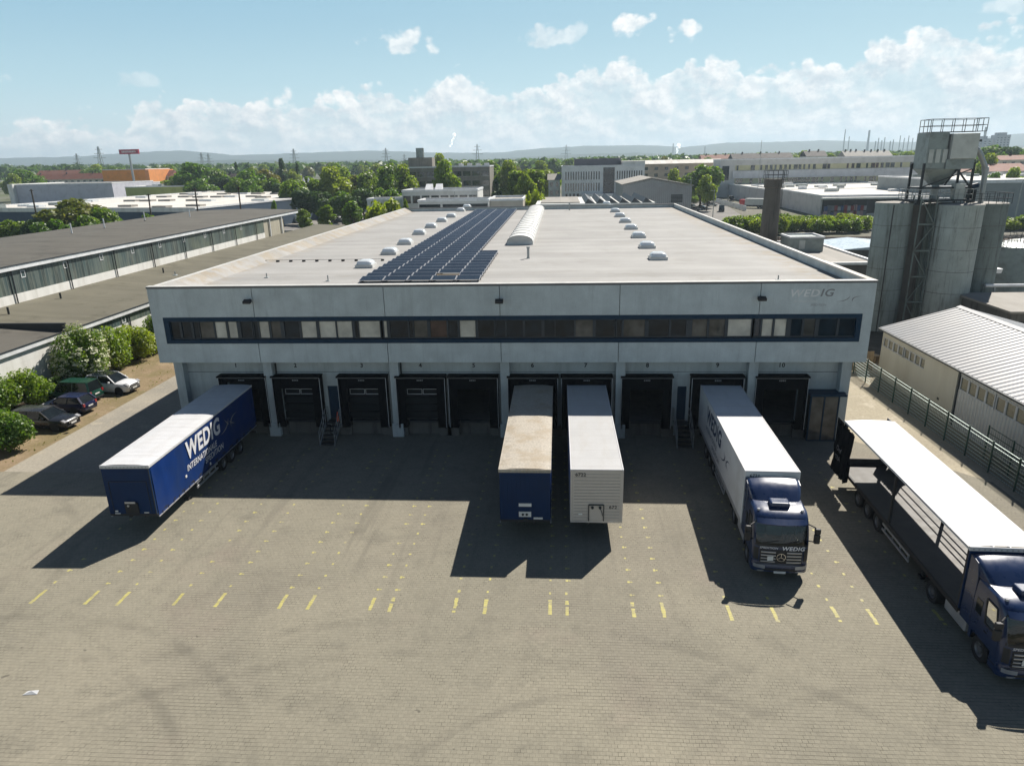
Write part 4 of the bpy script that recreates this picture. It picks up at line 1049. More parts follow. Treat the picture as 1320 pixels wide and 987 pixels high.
    sp.loft(rs_); sp.build('roof_spoiler', M['cab_blue'], t, smooth=True, ang=50)
    return t
tractor('blue truck with chrome grille and white lettering, parked nose out at dock nine', (9.98,-16.42,0), R(-4))
tractor('blue truck coupled to the open sided trailer, cut off by the photo edge', (17.02,-23.0,0), R(-1.5))

# ------------------------------------------------------------------ cars
def car(name, label, cat, loc, rz, paintm, L, W, H, belt, hood, ws0, ws1, rf1, rb1, tail, group=None, rails=False, glass_roof=False, face='front'):
    # front at y = 0 looking to -y; ws0/ws1 windscreen foot/top, rf1/rb1 rear edge of roof / foot of rear window, tail = boot height
    t = thing(name, label, cat, loc, rz, group); hw = W/2
    def ring(y, zt, k, zb=.24):
        w = hw*k
        half = [(w*.90,zb),(w*.985,zb+.16),(w,zb+.34),(w*.995,zt-.20),(w*.955,zt-.06),(w*.80,zt+.0),(w*.4,zt+.025)]
        return [(-a,y,b) for a, b in half]+[(a,y,b) for a, b in half[::-1]]
    st = [(0.0,.60,.70,.32),(.06,hood-.16,.80,.26),(.28,hood-.05,.93,.22),(.75,hood,.985,.2),(ws0,belt-.02,1,.2),(ws1,belt,1,.2),((ws1+rf1)/2,belt+.01,1,.2),(rf1,belt+.02,.995,.2),(min(rb1,L-.25),tail+.0,.98,.2),(L-.12,tail-.03,.93,.24),(L,tail-.26,.84,.32)]
    b = MB().loft([ring(*s) for s in st]); b.build('body', paintm, t, smooth=True, ang=48)
    bw, rw = hw*.93, hw*.72; zb, zr = belt-.03, H-.05
    P = dict(fl=(-bw,ws0,zb),fr=(bw,ws0,zb),rl=(-bw,rb1,tail-.03),rr=(bw,rb1,tail-.03),tfl=(-rw,ws1,zr),tfr=(rw,ws1,zr),trl=(-rw,rf1,zr),trr=(rw,rf1,zr))
    V = [P[k] for k in ('fl','fr','rr','rl','tfl','tfr','trr','trl')]
    MB().add(V, [(0,1,5,4),(1,2,6,5),(2,3,7,6),(3,0,4,7),(4,5,6,7)]).build('glazing', M['glass_car'], t)
    rf = MB(); nseg = 6; g_ = []
    for j in range(nseg+1):
        f = j/nseg; y = ws1-.04+(rf1-ws1+.08)*f; z = zr+.05*math.sin(PI*(.15+.7*f)); w_ = rw*(1.03+.02*math.sin(PI*f))
        g_.append([(-w_,y,zr-.03),(-w_*.97,y,z-.012),(-w_*.5,y,z+.022),(w_*.5,y,z+.022),(w_*.97,y,z-.012),(w_,y,zr-.03)])
    rf.loft(g_).build('roof', M['glass_car'] if glass_roof else paintm, t, smooth=True, ang=50)
    for s in (-1,1):
        pl_ = MB(); q = lambda p: (p[0]*s*-1 if False else p[0], p[1], p[2])
        A, B_, C_, D = (P['fl'],P['tfl'],P['rl'],P['trl']) if s < 0 else (P['fr'],P['tfr'],P['rr'],P['trr'])
        pl_.bar(A,B_,.07,.07); pl_.bar(C_,D,.14,.09)
        mid = .52; bm0 = Vector(A).lerp(Vector(C_), mid); bm1 = Vector(B_).lerp(Vector(D), mid-.04); pl_.bar(bm0,bm1,.07,.05)
        pl_.bar(B_,D,.06,.06)
        pl_.build('pillar', paintm, t)
        MB().cbox((s*(hw+.09),ws0+.42,belt+.07),(.20,.13,.15)).build('mirror', paintm, t, bevel=.03)
        MB().prism([(.03,hood-.22),(.02,hood-.14),(.30,hood-.02),(.42,hood-.06),(.22,hood-.2)],0,min(s*hw*.60,s*hw*.91),max(s*hw*.60,s*hw*.91)).build('headlight', M['lamp_glass'], t, bevel=.015)
        MB().box(min(s*hw*.66,s*hw*.90),max(s*hw*.66,s*hw*.90),L-.10,L-.0,tail-.32,tail-.08).build('tail_light', M['lamp_red'], t, bevel=.02)
        for ay in (.88, L-.88):
            MB().cyl((s*(hw-.10),ay,.33),(s*(hw+.008),ay,.33),.385,20).build('wheel_arch', M['rubber'], t)
            wheel(t, (s*(hw-.085),ay,.33), .33, .21)
        MB().box(s*(hw)-.006,s*(hw)+.006,ws1+.55,ws1+.72,belt-.16,belt-.125).build('handle', paintm, t)
        if rails: MB().tube([(s*rw*.93,ws1+.1,H+.0),(s*rw*.93,ws1+.2,H+.06),(s*rw*.93,rf1-.2,H+.06),(s*rw*.93,rf1-.1,H+.0)],.018,6).build('roof_rail', M['chrome'], t)
    gr = MB().box(-hw*.52,hw*.52,-.012,.12,.50,hood-.20).build('grille', M['chassis'], t, bevel=.02)
    for i in range(3): MB().box(-hw*.5,hw*.5,-.02,-.008,.54+i*.07,.56+i*.07).build('grille_bar', M['chrome'], gr)
    MB().box(-hw*.7,hw*.7,-.015,.1,.27,.40).build('lower_intake', M['chassis'], t)
    MB().box(-.26,.26,-.03,-.018,.42,.53).build('number_plate', M['plate'], t)
    MB().box(-.26,.26,L+.002,L+.014,tail-.40,tail-.29).build('number_plate', M['plate'], t)
    MB().box(-hw*.75,hw*.75,L-.06,L+.02,.30,.44).build('rear_bumper', M['chassis'], t)
    return t
P_black = paint('paint_anthracite', (.012,.014,.018), .3, .45); P_blue = paint('paint_dark_blue', (.006,.010,.05), .3, .5)
P_green = paint('paint_green', (.006,.05,.033), .3, .5); P_white = paint('paint_white', (.72,.72,.73), .3, .7)
CA = R(90+0)
car('parked_car', 'dark grey estate car, nose towards the lane, behind the round bush', 'car', (-36.55,1.75,.01), R(86), P_black, 4.85,1.86,1.48,.92,.86,1.25,2.05,4.35,4.78,.95)
car('parked_car', 'dark blue hatchback with red rear lamps towards the lane', 'car', (-41.35,5.35,.01), R(-94), P_blue, 3.95,1.68,1.46,.94,.88,1.0,1.75,3.45,3.86,.98)
car('parked_van', 'dark green small van with its tail towards the lane', 'van', (-43.0,8.1,.01), R(-94), P_green, 4.35,1.76,1.82,1.02,.94,.95,1.6,4.05,4.28,1.05)
car('parked_suv', 'white car with dark glass roof, nose towards the lane', 'car', (-36.9,10.2,.01), R(84), P_white, 4.45,1.84,1.62,1.02,.98,1.2,1.95,3.85,4.35,1.08, rails=True, glass_roof=True)
o = MB().add([(-.25,-.12,.012),(.28,-.05,.012),(.25,.12,.06),(-.2,.1,.012),(.02,.02,.09)],[(0,1,4),(1,2,4),(2,3,4),(3,0,4)]).build('paper_litter', M['white_strip'])
o.location = (-19.66,-24.88,0); tag(o, 'crumpled scrap of white paper lying on the empty paving', 'litter')
# ------------------------------------------------------------------ sheds on the left
M['strip_glass'] = None
def ribbed_glass(name, col, dirt):
    mt, nt, bs = new_mat(name); x = NX(nt); v = pos(x); s = x.sep(v)
    wn = x.n('ShaderNodeTexWhiteNoise', noise_dimensions='1D'); x.put(wn.inputs['W'], x.m('FLOOR', x.m('MULTIPLY', s[1], 1/.5)))
    c = x.vm('SCALE', tuple(col), scale=x.rng(wn.outputs[0], 0, 1, .55, 1.5, False))
    st = x.noise(x.vm('MULTIPLY', v, (1,1,.1)), 1.7, 5, .7)
    c = x.mix(x.rng(st, .42, .7, 0, .75), c, dirt)
    c = x.mix(x.rng(x.noise(v, .12, 4), .5, .62, 0, .5), c, (.17,.20,.14))
    fr = x.m('ABSOLUTE', x.m('SUBTRACT', x.m('FRACT', x.m('MULTIPLY', s[1], 1/.5)), .5))
    c = x.mix(x.rng(fr, .42, .47, 0, .85), c, (.20,.22,.20))
    x.put(bs.inputs['Base Color'], c); bs.inputs['Roughness'].default_value = .3; bs.inputs['Specular IOR Level'].default_value = .6
    MATS[name] = mt; return mt
M['strip_glass'] = ribbed_glass('profiled_glass', (.055,.085,.085), (.21,.225,.19))
M['white_wall'] = mat('rendered_wall', (.78,.77,.73), .75, var=.06, obj=False, dirt=(.36,.33,.27), dirt_scale=.5, dirt_amt=.4, streak=True, scale=1.2)
M['fascia'] = mat('fascia_white', (.78,.79,.80), .5, obj=False, dirt=(.4,.4,.37), dirt_amt=.4)
sh = thing('storage_shed', 'long low white shed with two stepped bitumen roofs and glazed strips left of the warehouse', 'shed', (-60, 30, 0))
XA, XB, XC = -45.1, -57.0, -84.0
SY0, SY1, UY0, UY1 = -14, 118, -14, 98
MB().box(XA-.3,XA,SY0,SY1,0,3.2).box(XA-.3,XA,SY0,14.0,3.205,4.10).box(XC,XA-.31,SY1-.3,SY1,0,4.0).build('wall', M['white_wall'], sh, True)
MB().box(XA-.18,XA-.04,14.05,SY1,3.205,4.10).build('glazed_strip', M['strip_glass'], sh, True)
MB().box(XA-.4,XA+.22,SY0,13.9,4.15,4.52).box(XA-.4,XA+.22,14.1,SY1,4.15,4.52).build('fascia', M['fascia'], sh, True)
MB().add([(XA+.18,14.0,4.55),(XA+.18,SY1,4.55),(XB,SY1,5.3),(XB,14.0,5.3),(XA+.18,14.0,4.53),(XA+.18,SY1,4.53),(XB,SY1,5.0),(XB,14.0,5.0)],[(0,1,2,3),(7,6,5,4),(0,4,5,1),(3,2,6,7),(0,3,7,4),(1,5,6,2)]).build('lower_roof', M['shed_roof2'], sh, True)
MB().add([(XA+.18,SY0,4.55),(XA+.18,13.98,4.55),(XB,13.98,5.3),(XB,SY0,5.3),(XA+.18,SY0,4.53),(XA+.18,13.98,4.53),(XB,13.98,5.0),(XB,SY0,5.0)],[(0,1,2,3),(7,6,5,4),(0,4,5,1),(3,2,6,7),(0,3,7,4),(1,5,6,2)]).build('lower_roof', M['shed_roof'], sh, True)
MB().box(XA+.1,XA+.26,SY0,SY1,4.525,4.60).box(XA-11,XA+.2,13.85,14.1,4.60,5.32).build('gutter', M['steel_dk'], sh, True)
MB().box(XB-.3,XB,UY0,88,5.0,6.25).build('wall', M['white_wall'], sh, True)
MB().box(XB-.3,XB-.1,88,UY1,5.0,8.6).build('wall', mat('beige_wall',(.40,.37,.29),.8,obj=False,dirt=(.25,.23,.17),streak=True), sh, True)
MB().box(XB-.16,XB-.04,UY0,88,6.255,8.70).build('glazed_strip', M['strip_glass'], sh, True)
MB().box(XB-.4,XB+.25,UY0,UY1+8,8.72,9.16).build('fascia', M['fascia'], sh, True)
MB().box(XC,XB-.305,UY1-.3,UY1,4,9.0).box(XC,XC+.3,UY0,UY1-.31,0,9.0).build('wall', M['white_wall'], sh, True)
MB().add([(XB+.22,UY0,9.20),(XB+.22,UY1+10,9.20),(-70,UY1+14,9.42),(XC,UY1+16,9.05),(XC,UY0,9.05),(-70,UY0,9.42)]+[(XB+.22,UY0,9.165),(XB+.22,UY1+10,9.165),(-70,UY1+14,9.1),(XC,UY1+16,8.95),(XC,UY0,8.95),(-70,UY0,9.1)],[(0,1,2,5),(5,2,3,4),(11,8,7,6),(10,9,8,11),(0,6,7,1),(1,7,8,2),(2,8,9,3),(3,9,10,4),(4,10,11,5),(5,11,6,0)]).build('upper_roof', M['shed_roof'], sh, True)
MB().box(XB+.18,XB+.32,UY0,UY1+10,9.17,9.25).build('gutter', M['steel_dk'], sh, True)
for k in range(12):                                              # downpipes, steel mullions and vent flaps
    yy = -11+k*8.65
    if yy > -12: MB().cyl((XB+.12,yy,5.25),(XB+.12,yy,9.15),.065,8).build('downpipe', M['steel_dk'], sh, True)
    if 16 < yy: MB().cyl((XA+.08,yy,0),(XA+.08,yy,4.5),.06,8).build('downpipe', M['steel_dk'], sh, True)
for k in range(14):
    yy = -8+k*6.6
    if yy < 86:
        f = MB().box(XB-.035,XB+.01,yy,yy+.62,7.75,7.82).box(XB-.035,XB+.01,yy,yy+.62,8.42,8.48).box(XB-.035,XB+.01,yy,yy+.07,7.825,8.415).box(XB-.035,XB+.01,yy+.55,yy+.62,7.825,8.415)
        f.build('vent_flap', M['fascia'], sh, True)
    yy = 17.2+k*5.2
    f = MB().box(XA-.035,XA+.01,yy,yy+.62,3.35,3.41).box(XA-.035,XA+.01,yy,yy+.62,3.98,4.04).box(XA-.035,XA+.01,yy,yy+.07,3.415,3.975).box(XA-.035,XA+.01,yy+.55,yy+.62,3.415,3.975)
    f.build('vent_flap', M['fascia'], sh, True)
for yy in (90.5, 96.5): MB().box(XB+.0,XB+.18,yy,yy+.22,5.1,8.7).build('post', M['fascia'], sh, True)
for (px, py, h, up_, lb) in ((12,405,.9,0,'short vent stub on the lower shed roof, nearest the photo edge'),(79,385,.85,0,'short vent stub midway on the lower shed roof'),(211,351,.8,0,'short vent stub on the lower shed roof near the warehouse'),(308,313,.8,0,'short vent stub far along the lower shed roof'),
        (93,298,1.6,1,'thin pale pipe on the upper shed roof, nearest of the row'),(135,291,1.6,1,'second thin pale pipe along the upper shed roof'),(187,281,1.6,1,'third thin pale pipe along the upper shed roof'),(245,277,1.5,1,'farthest thin pale pipe on the upper shed roof')):
    p = gz(px, py+h*2, 9.3 if up_ else 4.98); t = thing('roof_pipe', lb, 'roof vent', (p.x, p.y, p.z-.05))
    MB().cyl((0,0,0),(0,0,h),.10,10).build('pipe', M['fascia' if up_ else 'steel_dk'], t); MB().cyl((0,0,0),(0,0,.1),.22,10).build('flange', M['shed_roof2'], t)

# ------------------------------------------------------------------ metal hall on the right
M['hall_roof'] = corrugated('hall_roof', (.185,.19,.20), .55, 1, .4, .05, .06, (.27,.26,.25), .3, .4)
M['hall_wall'] = corrugated('hall_corrugated', (.62,.61,.58), .34, 1, .5, .05, .05, (.4,.37,.3), 0, .3)
M['hall_cream'] = mat('hall_panel', (.60,.56,.46), .6, var=.05, obj=False, dirt=(.42,.37,.27), streak=True, dirt_amt=.5)
M['hall_glass'] = mat('hall_glazing', (.11,.105,.065), .25, var=.35, scale=.8, spec=.9, obj=False)
HX, HXR, HX2, HY1, HY0, HE, HP = 27.65, 33.7, 39.8, 15.2, -34, 4.25, 6.05
ha = thing('metal_hall', 'low cream hall with shallow grey ribbed metal roof right of the fence', 'hall', (33, -8, 0))
rv = [(HX-.3,HY1+.2,HE),(HXR,HY1+.2,HP),(HX2+.3,HY1+.2,HE),(HX-.3,HY0,HE),(HXR,HY0,HP),(HX2+.3,HY0,HE)]
rv += [(p[0],p[1],p[2]-.12) for p in rv]
MB().add(rv, [(0,1,4,3),(1,2,5,4),(9,10,7,6),(10,11,8,7),(0,6,7,1),(1,7,8,2),(3,4,10,9),(4,5,11,10),(0,3,9,6),(2,8,11,5)]).build('roof', M['hall_roof'], ha, True)
MB().prism([(HXR-.35,HP-.06),(HXR,HP+.08),(HXR+.35,HP-.06)],1,HY0,HY1+.22).build('ridge_cap', M['white_strip'], ha, True)
MB().box(HX-.42,HX-.28,HY0,HY1+.2,HE-.14,HE-.02).build('gutter', M['steel_dk'], ha, True)
MB().box(HX,HX+.2,7.72,HY1,0,2.72).box(HX,HX+.2,7.72,HY1,3.55,HE-.02).box(HX,HX+.2,15.0,HY1,2.725,3.545).build('wall', M['hall_cream'], ha, True)
MB().prism([(HX+.205,0),(HX+.205,HE-.15),(HXR,HP-.15),(HX2,HE-.15),(HX2,0)],1,HY1-.2,HY1-.01).build('gable_wall', M['hall_cream'], ha, True)
MB().box(HX2-.2,HX2,HY0,HY1-.205,0,HE-.15).build('wall', M['hall_wall'], ha, True)
MB().box(HX-.12,HX+.2,3.2,7.7,0,HE-.16).build('sliding_door', M['hall_cream'], ha, True)
MB().box(HX-.14,HX-.123,5.0,5.25,1.25,1.42).build('door_handle', M['chassis'], ha, True)
MB().box(HX,HX+.2,HY0,3.18,0,2.75).box(HX,HX+.2,HY0,3.18,3.75,HE-.02).build('wall', M['hall_wall'], ha, True)
MB().box(HX-.04,HX+.22,3.05,3.19,0,HE-.15).build('corner_trim', M['steel_dk'], ha, True)
def strip(y0, y1, n, z0, z1):
    for i in range(n):
        a, b = y0+(y1-y0)*i/n, y0+(y1-y0)*(i+1)/n
        f = MB().box(HX+.0,HX+.10,a+.01,a+.09,z0,z1).box(HX+.0,HX+.10,b-.09,b-.01,z0,z1).box(HX+.0,HX+.1,a+.09,b-.09,z0,z0+.06).box(HX+.0,HX+.1,a+.09,b-.09,z1-.06,z1)
        w = f.build('window', M['white_strip'], ha, True)
        MB().box(HX+.05,HX+.07,a+.092,b-.092,z0+.062,z1-.062).build('pane', M['hall_glass'], w, True)
strip(7.75, 11.2, 4, 2.73, 3.53); strip(11.4, 14.95, 4, 2.73, 3.53); strip(-1.0, 3.0, 4, 2.76, 3.73); strip(-5.2, -1.1, 4, 2.76, 3.73); strip(-9.4, -5.3, 4, 2.76, 3.73); strip(-13.6, -9.5, 4, 2.76, 3.73)

# rod mesh fences
M['green'] = mat('fence_green', (.02,.07,.05), .5, .2)
M['galv'] = mat('fence_galv', (.42,.50,.48), .4, .5)
def rod_fence(label, x0, y0, x1, y1, h, zs, step, mm, vert=.25, name='mesh_fence'):
    t = thing(name, label, 'fence', (x0, y0, 0)); Lf = math.hypot(x1-x0, y1-y0); t.rotation_euler.z = math.atan2(y1-y0, x1-x0)
    n = max(1, round(Lf/step))
    for i in range(n+1):
        MB().box(i*Lf/n-.035,i*Lf/n+.035,-.03,.03,0,h+.12).build('post', M['green'], t)
    for i in range(n):
        a, b = i*Lf/n+.04, (i+1)*Lf/n-.04; p = MB()
        for z in zs: p.box(a,b,-.075,-.045,z-.017,z+.017)
        p.build('rail', M[mm], t)
        p = MB(); k = int((b-a)/vert)
        for j in range(k+1): xx = a+(b-a)*j/max(1,k); p.box(xx-.006,xx+.006,-.043,-.034,.05,h)
        p.build('mesh_panel', M['green'], t)
    return t
rod_fence('green mesh fence with rows of pale rails between the yard and the metal hall', 25.75, -30, 25.75, 15.6, 1.95, [.1+.23*i for i in range(9)], 2.5, 'galv', .2)
rod_fence('taller green mesh fence standing close along the metal hall wall', 26.7, -30, 26.7, -2.5, 2.1, [.1+.4*i for i in range(6)], 2.6, 'green', .2)
t = thing('slat_gate', 'pale yellow slatted gate between warehouse and metal hall', 'gate', (25.6, 16.4, 0))
for i in range(14): MB().box(i*.15,i*.15+.12,-.02,.02,.05,1.85).build('slat', M['wood'], t)
MB().box(0,2.1,.021,.06,.4,.5).box(0,2.1,.021,.06,1.4,1.5).build('rail', M['wood'], t)
t = thing('pallet_stack', 'stack of wooden pallets behind the slatted gate', 'pallets', (28.8, 19.2, 0), .2)
for k in range(5):
    b = MB().box(-.6,.6,-.4,.4,k*.15+.10,k*.15+.125)
    for s in (-.5,0,.44): b.box(s,s+.1,-.4,.4,k*.15+.0,k*.15+.10)
    b.build('pallet', M['wood'], t)

# ------------------------------------------------------------------ concrete silos with filter plant
silo_y = 31.5
def silo(label, px, Y, wpx, ztop, mm='conc_silo'):
    c = at(px, 268, Y); r = wpx/FPX*(Y+CD)*1.02/2
    t = thing('concrete_silo', label, 'silo', (c.x, Y, 0), 0, 'concrete silos')
    MB().lathe([(r,0),(r,ztop-.25),(r+.04,ztop-.25),(r+.04,ztop)], n=40).build('shell', M[mm], t, smooth=True)
    for k in range(1, 6): MB().lathe([(r-.02,k*ztop/6-.02),(r+.012,k*ztop/6-.02),(r+.012,k*ztop/6+.02),(r-.02,k*ztop/6+.02)], n=40).build('lift_joint', M['conc_dark'], t, smooth=True)
    MB().lathe([(r+.01,ztop+.003),(r*.98,ztop+.05),(.3,ztop+.16),(.0,ztop+.17)], n=40).build('top_slab', M['grey_roof'], t)
    return c, r
silo('round concrete silo, leftmost of the group', 1152, 33.0, 40, 13.5)
silo('round concrete silo set back just right of the steel stair tower', 1216, 34.0, 44, 13.2, 'silo_dark')
silo('round concrete silo at the front of the right pair, pale with dark streaks', 1237, 31.2, 50, 13.35, 'silo_pale')
silo('round concrete silo, rightmost of the group', 1270, 33.8, 46, 13.25, 'silo_dark')
def P(px, py, Y): return at(px, py, Y)
# lattice stair tower in the gap
tw = thing('lattice_tower', 'rusty steel lattice tower standing in the gap between the silos', 'tower', tuple(P(1183,420,31.5).xy)+(0,))
tx = P(1183,330,31.5).x
for dx in (-.75,.85):
    for dy in (0,1.6): MB().box(tx+dx-.06,tx+dx+.06,31+dy-.06,31+dy+.06,0,14.2).build('post', M['rust'], tw, True)
for k in range(5):
    z = .6+k*2.7; a, b = ((-.75,.85) if k % 2 else (.85,-.75))
    MB().bar((tx-.75,31,z),(tx+.85,31,z),.16).build('beam', M['rust'], tw, True)
    MB().bar((tx+a,31.0,z),(tx+b,31.0,z+2.6),.09).bar((tx+.85,31,z),(tx+.85,32.6,z+2.6),.08).build('brace', M['rust'], tw, True)
MB().box(tx-.7,tx+.8,32.7,33,0,13.2).build('back_panel', M['conc_dark'], tw, True)
for px_, yy_, ys_, lb_ in ((1207,31.9,31.9,'dark fill pipe in the seam left of the pale front silo'),(1254,29.2,29.2,'dark fill pipe running up the face of the pale front silo'),(1147,30.9,31.0,'dark fill pipe running up the face of the leftmost silo')):
    a = P(px_,300,ys_); pp = thing('fill_pipe', lb_, 'pipe', (a.x, yy_, 0)); MB().cyl((a.x,yy_,0),(a.x,yy_,13.4),.06,8).build('pipe', M['chassis'], pp, True)
# filter plant
fy = 33.0
zt = lambda py, px=1215: P(px, py, fy).z
fx0, fx1, fxm = P(1188,190,fy).x, P(1249,190,fy).x, P(1215,190,fy).x
fl = thing('filter_plant', 'grey dust filter housing with hopper on a steel frame above the silos', 'filter plant', ((fx0+fx1)/2, fy, 13.4))
z_top, z_mid, z_hop, z_bot, z_dk = zt(171), zt(205), zt(218), zt(238), zt(258)
M['filt'] = mat('filter_grey', (.27,.31,.30), .5, .2, dirt=(.09,.09,.08), dirt_scale=.8, dirt_amt=.5); M['filt_lt'] = mat('filter_pale', (.52,.54,.51), .5, .1, dirt=(.25,.25,.22), dirt_amt=.4)
MB().box(fx0,fxm-.15,fy-1.3,fy+1.3,z_mid-.9,z_top).build('housing', M['filt'], fl, True, bevel=.03)
MB().box(fxm+.05,fx1,fy-1.7,fy+1.2,z_mid,z_top-.15).build('housing', M['filt_lt'], fl, True, bevel=.03)
MB().box(fxm-.15,fx1-.05,fy-1.5,fy+1.1,z_hop,z_mid-.02).build('housing', M['filt'], fl, True)
for i in range(3):
    xa = fx0+.18+i*.68; MB().box(xa,xa+.45,fy-1.36,fy-1.305,z_mid-.35+.0,z_mid+.95).build('hatch', M['filt_lt'], fl, True)
MB().box(fx0,fxm-.16,fy-1.3,fy+1.3,z_hop,z_mid-.92).build('housing', M['filt'], fl, True)
hp = MB(); r0 = [(fx0+.05,fy-1.25,z_hop),(fxm+1.4,fy-1.25,z_hop),(fxm+1.4,fy+1.2,z_hop),(fx0+.05,fy+1.2,z_hop)]
cx_ = fx0+2.0; r1 = [(cx_-.5,fy-.4,z_bot),(cx_+.5,fy-.4,z_bot),(cx_+.5,fy+.4,z_bot),(cx_-.5,fy+.4,z_bot)]
hp.loft([r1, r0]); hp.build('hopper', M['filt'], fl, True)
for xa, ya in ((fx0-.1,fy-1.3),(fx1+.05,fy-1.4),(fx0-.1,fy+1.3),(fx1+.05,fy+1.2)):
    MB().box(xa-.10,xa+.10,ya-.10,ya+.10,13.3,z_hop+.6).build('leg', M['steel_dk'], fl, True)
MB().bar((fx0-.1,fy-1.35,z_bot-.2),(fx1,fy-1.35,z_hop),.1).bar((fx1,fy-1.35,z_bot-.2),(fxm+1.1,fy-1.35,z_hop),.14).bar((fxm+.1,fy-1.35,z_bot),(fxm+1.1,fy-1.35,z_hop),.12).build('brace', M['steel_dk'], fl, True)
dk0, dk1 = P(1168,250,fy).x, P(1240,250,fy).x
MB().box(dk0,dk1,fy-2.0,fy+1.6,z_dk,z_dk+.16).box(fx0-.2,fx1+.2,fy-1.5,fy+1.3,z_bot-.35,z_bot-.18).build('catwalk', M['steel_dk'], fl, True)
MB().box(fxm+1.0,fxm+1.9,fy-1.9,fy-1.0,z_dk+.17,z_dk+1.7).build('control_cabinet', M['filt_lt'], fl, True)
MB().cyl((cx_,fy,z_dk+.2),(cx_,fy,z_bot),.35,14).build('outlet', M['steel'], fl, True)
rl = MB()
def railing(mb, x0, x1, y0, y1, z, h, step=.8, r=.022):
    P4 = [(x0,y0),(x1,y0),(x1,y1),(x0,y1),(x0,y0)]
    for (ax,ay),(bx_,by) in zip(P4[:-1],P4[1:]):
        n = max(1, round(math.hypot(bx_-ax,by-ay)/step))
        for q in (.5, 1.0): mb.bar((ax,ay,z+h*q),(bx_,by,z+h*q),r*2)
        for i in range(n): f = i/n; mb.bar((ax+(bx_-ax)*f,ay+(by-ay)*f,z),(ax+(bx_-ax)*f,ay+(by-ay)*f,z+h),r*2)
    return mb
railing(MB(), fx0+.1, fx1+.75, fy-1.3, fy+1.2, z_top, 1.25, 1.0, .024).box(fx0+.1,fx1+.75,fy-1.3,fy+1.2,z_top+.003,z_top+.05).build('railing', M['steel_dk'], fl, True)
railing(MB(), dk0, dk1, fy-2.0, fy+1.6, z_dk+.16, 1.0, .7, .022).build('railing', M['steel'], fl, True)
rx0, rx1 = P(1242,270,fy).x, P(1291,270,fy).x
railing(MB(), rx0, rx1, 31.5, 34.6, 13.3, 1.05, .75, .022).build('railing', M['steel_dk'], fl, True)
MB().box(fx1,fx1+.9,fy-.5,fy+.3,z_top-.95,z_top-.75).build('platform', M['steel_dk'], fl, True)
du = thing('dust_duct', 'fat curved grey duct bending down beside the filter plant', 'duct', tuple(P(1265,262,fy).xy)+(13.4,))
pts = [P(1249,192,fy),P(1256,190.5,fy),P(1261,194,fy),P(1265,202,fy),P(1270,216,fy),P(1270,221,fy),P(1268,235,fy),P(1263.5,263,fy)]
d_ = MB(); 
for a, b in zip(pts[:-1], pts[1:]): d_.cyl(a, b, .27, 14)
d_.build('duct', M['steel'], du, True, smooth=True)
MB().cyl(pts[4]-Vector((0,0,-.05)), pts[5], .33, 14).build('flange', M['steel'], du, True)
MB().cyl(pts[0]-Vector((.1,0,0)), pts[0]+Vector((.1,0,0)), .33, 14).build('flange', M['steel'], du, True)
b = thing('blower', 'dark blue blower motor on the catwalk of the filter plant', 'blower', tuple(P(1252,245,fy).xy)+(z_dk,))
q = P(1252,240,fy); MB().cyl((q.x-.35,fy-.3,q.z-.1),(q.x+.45,fy-.3,q.z+.1),.28,14).build('motor', M['frame'], b, True, smooth=True); MB().cyl((q.x-.2,fy-.6,q.z-.9),(q.x-.2,fy-.1,q.z-.9),.45,14).build('fan_case', M['steel_dk'], b, True); MB().box(q.x-.3,q.x+.3,fy-.6,fy,z_dk-.25,q.z-.3).build('stand', M['steel_dk'], b, True)

# plant buildings and tanks right of the silos
def tank(label, px, py, Y, r, h, mm='steel'):
    c = at(px, py, Y); t = thing('plant_tank', label, 'tank', (c.x, Y, 0))
    MB().lathe([(r,0),(r,h),(r*.6,h+.35),(0,h+.45)], n=24).build('shell', M[mm], t, smooth=True)
    railing(MB(), -r*.6, r*.6, -r*.6, r*.6, h+.3, .9, .8).build('railing', M['steel_dk'], t)
    return t
tank('grey steel tank right behind the silos at the photo edge', 1306, 330, 48, 2.4, 7.0, 'filt')
tank('second, lower steel tank behind the first at the photo edge', 1330, 320, 60, 3.4, 6.0, 'filt_lt')
pw = thing('plant_shed', 'dark grubby plant shed with pipes beyond the metal hall', 'shed', (44, 26, 0))
MB().box(41.5,54,21,30,0,4.2).build('wall', M['conc_dark'], pw, True); MB().box(41.2,54.3,20.7,30.3,4.2,4.4).build('roof', M['grey_roof'], pw, True)
for i in range(4): MB().box(42+i*3,44+i*3,20.95,20.99,1.0,3.4).build('bay_door', M['steel_dk'], pw, True)
pr_ = thing('pipe_bridge', 'pale pipe on thin steel posts crossing right of the silos', 'pipe', (46, 31, 0))
MB().cyl((44.6,31,5.0),(62,31,5.0),.16,10).build('pipe', M['fascia'], pr_, True)
for i in range(4): MB().box(45.5+i*4.5,45.65+i*4.5,30.9,31.1,0,4.9).build('post', M['steel'], pr_, True)
lb_ = thing('hopper_trough', 'white trough hanging from the plant behind the silos', 'trough', (46, 33, 6)); MB().prism([(-.3,0),(.3,0),(.5,.5),(-.5,.5)],0,-1.2,1.0).build('trough', M['fascia'], lb_)
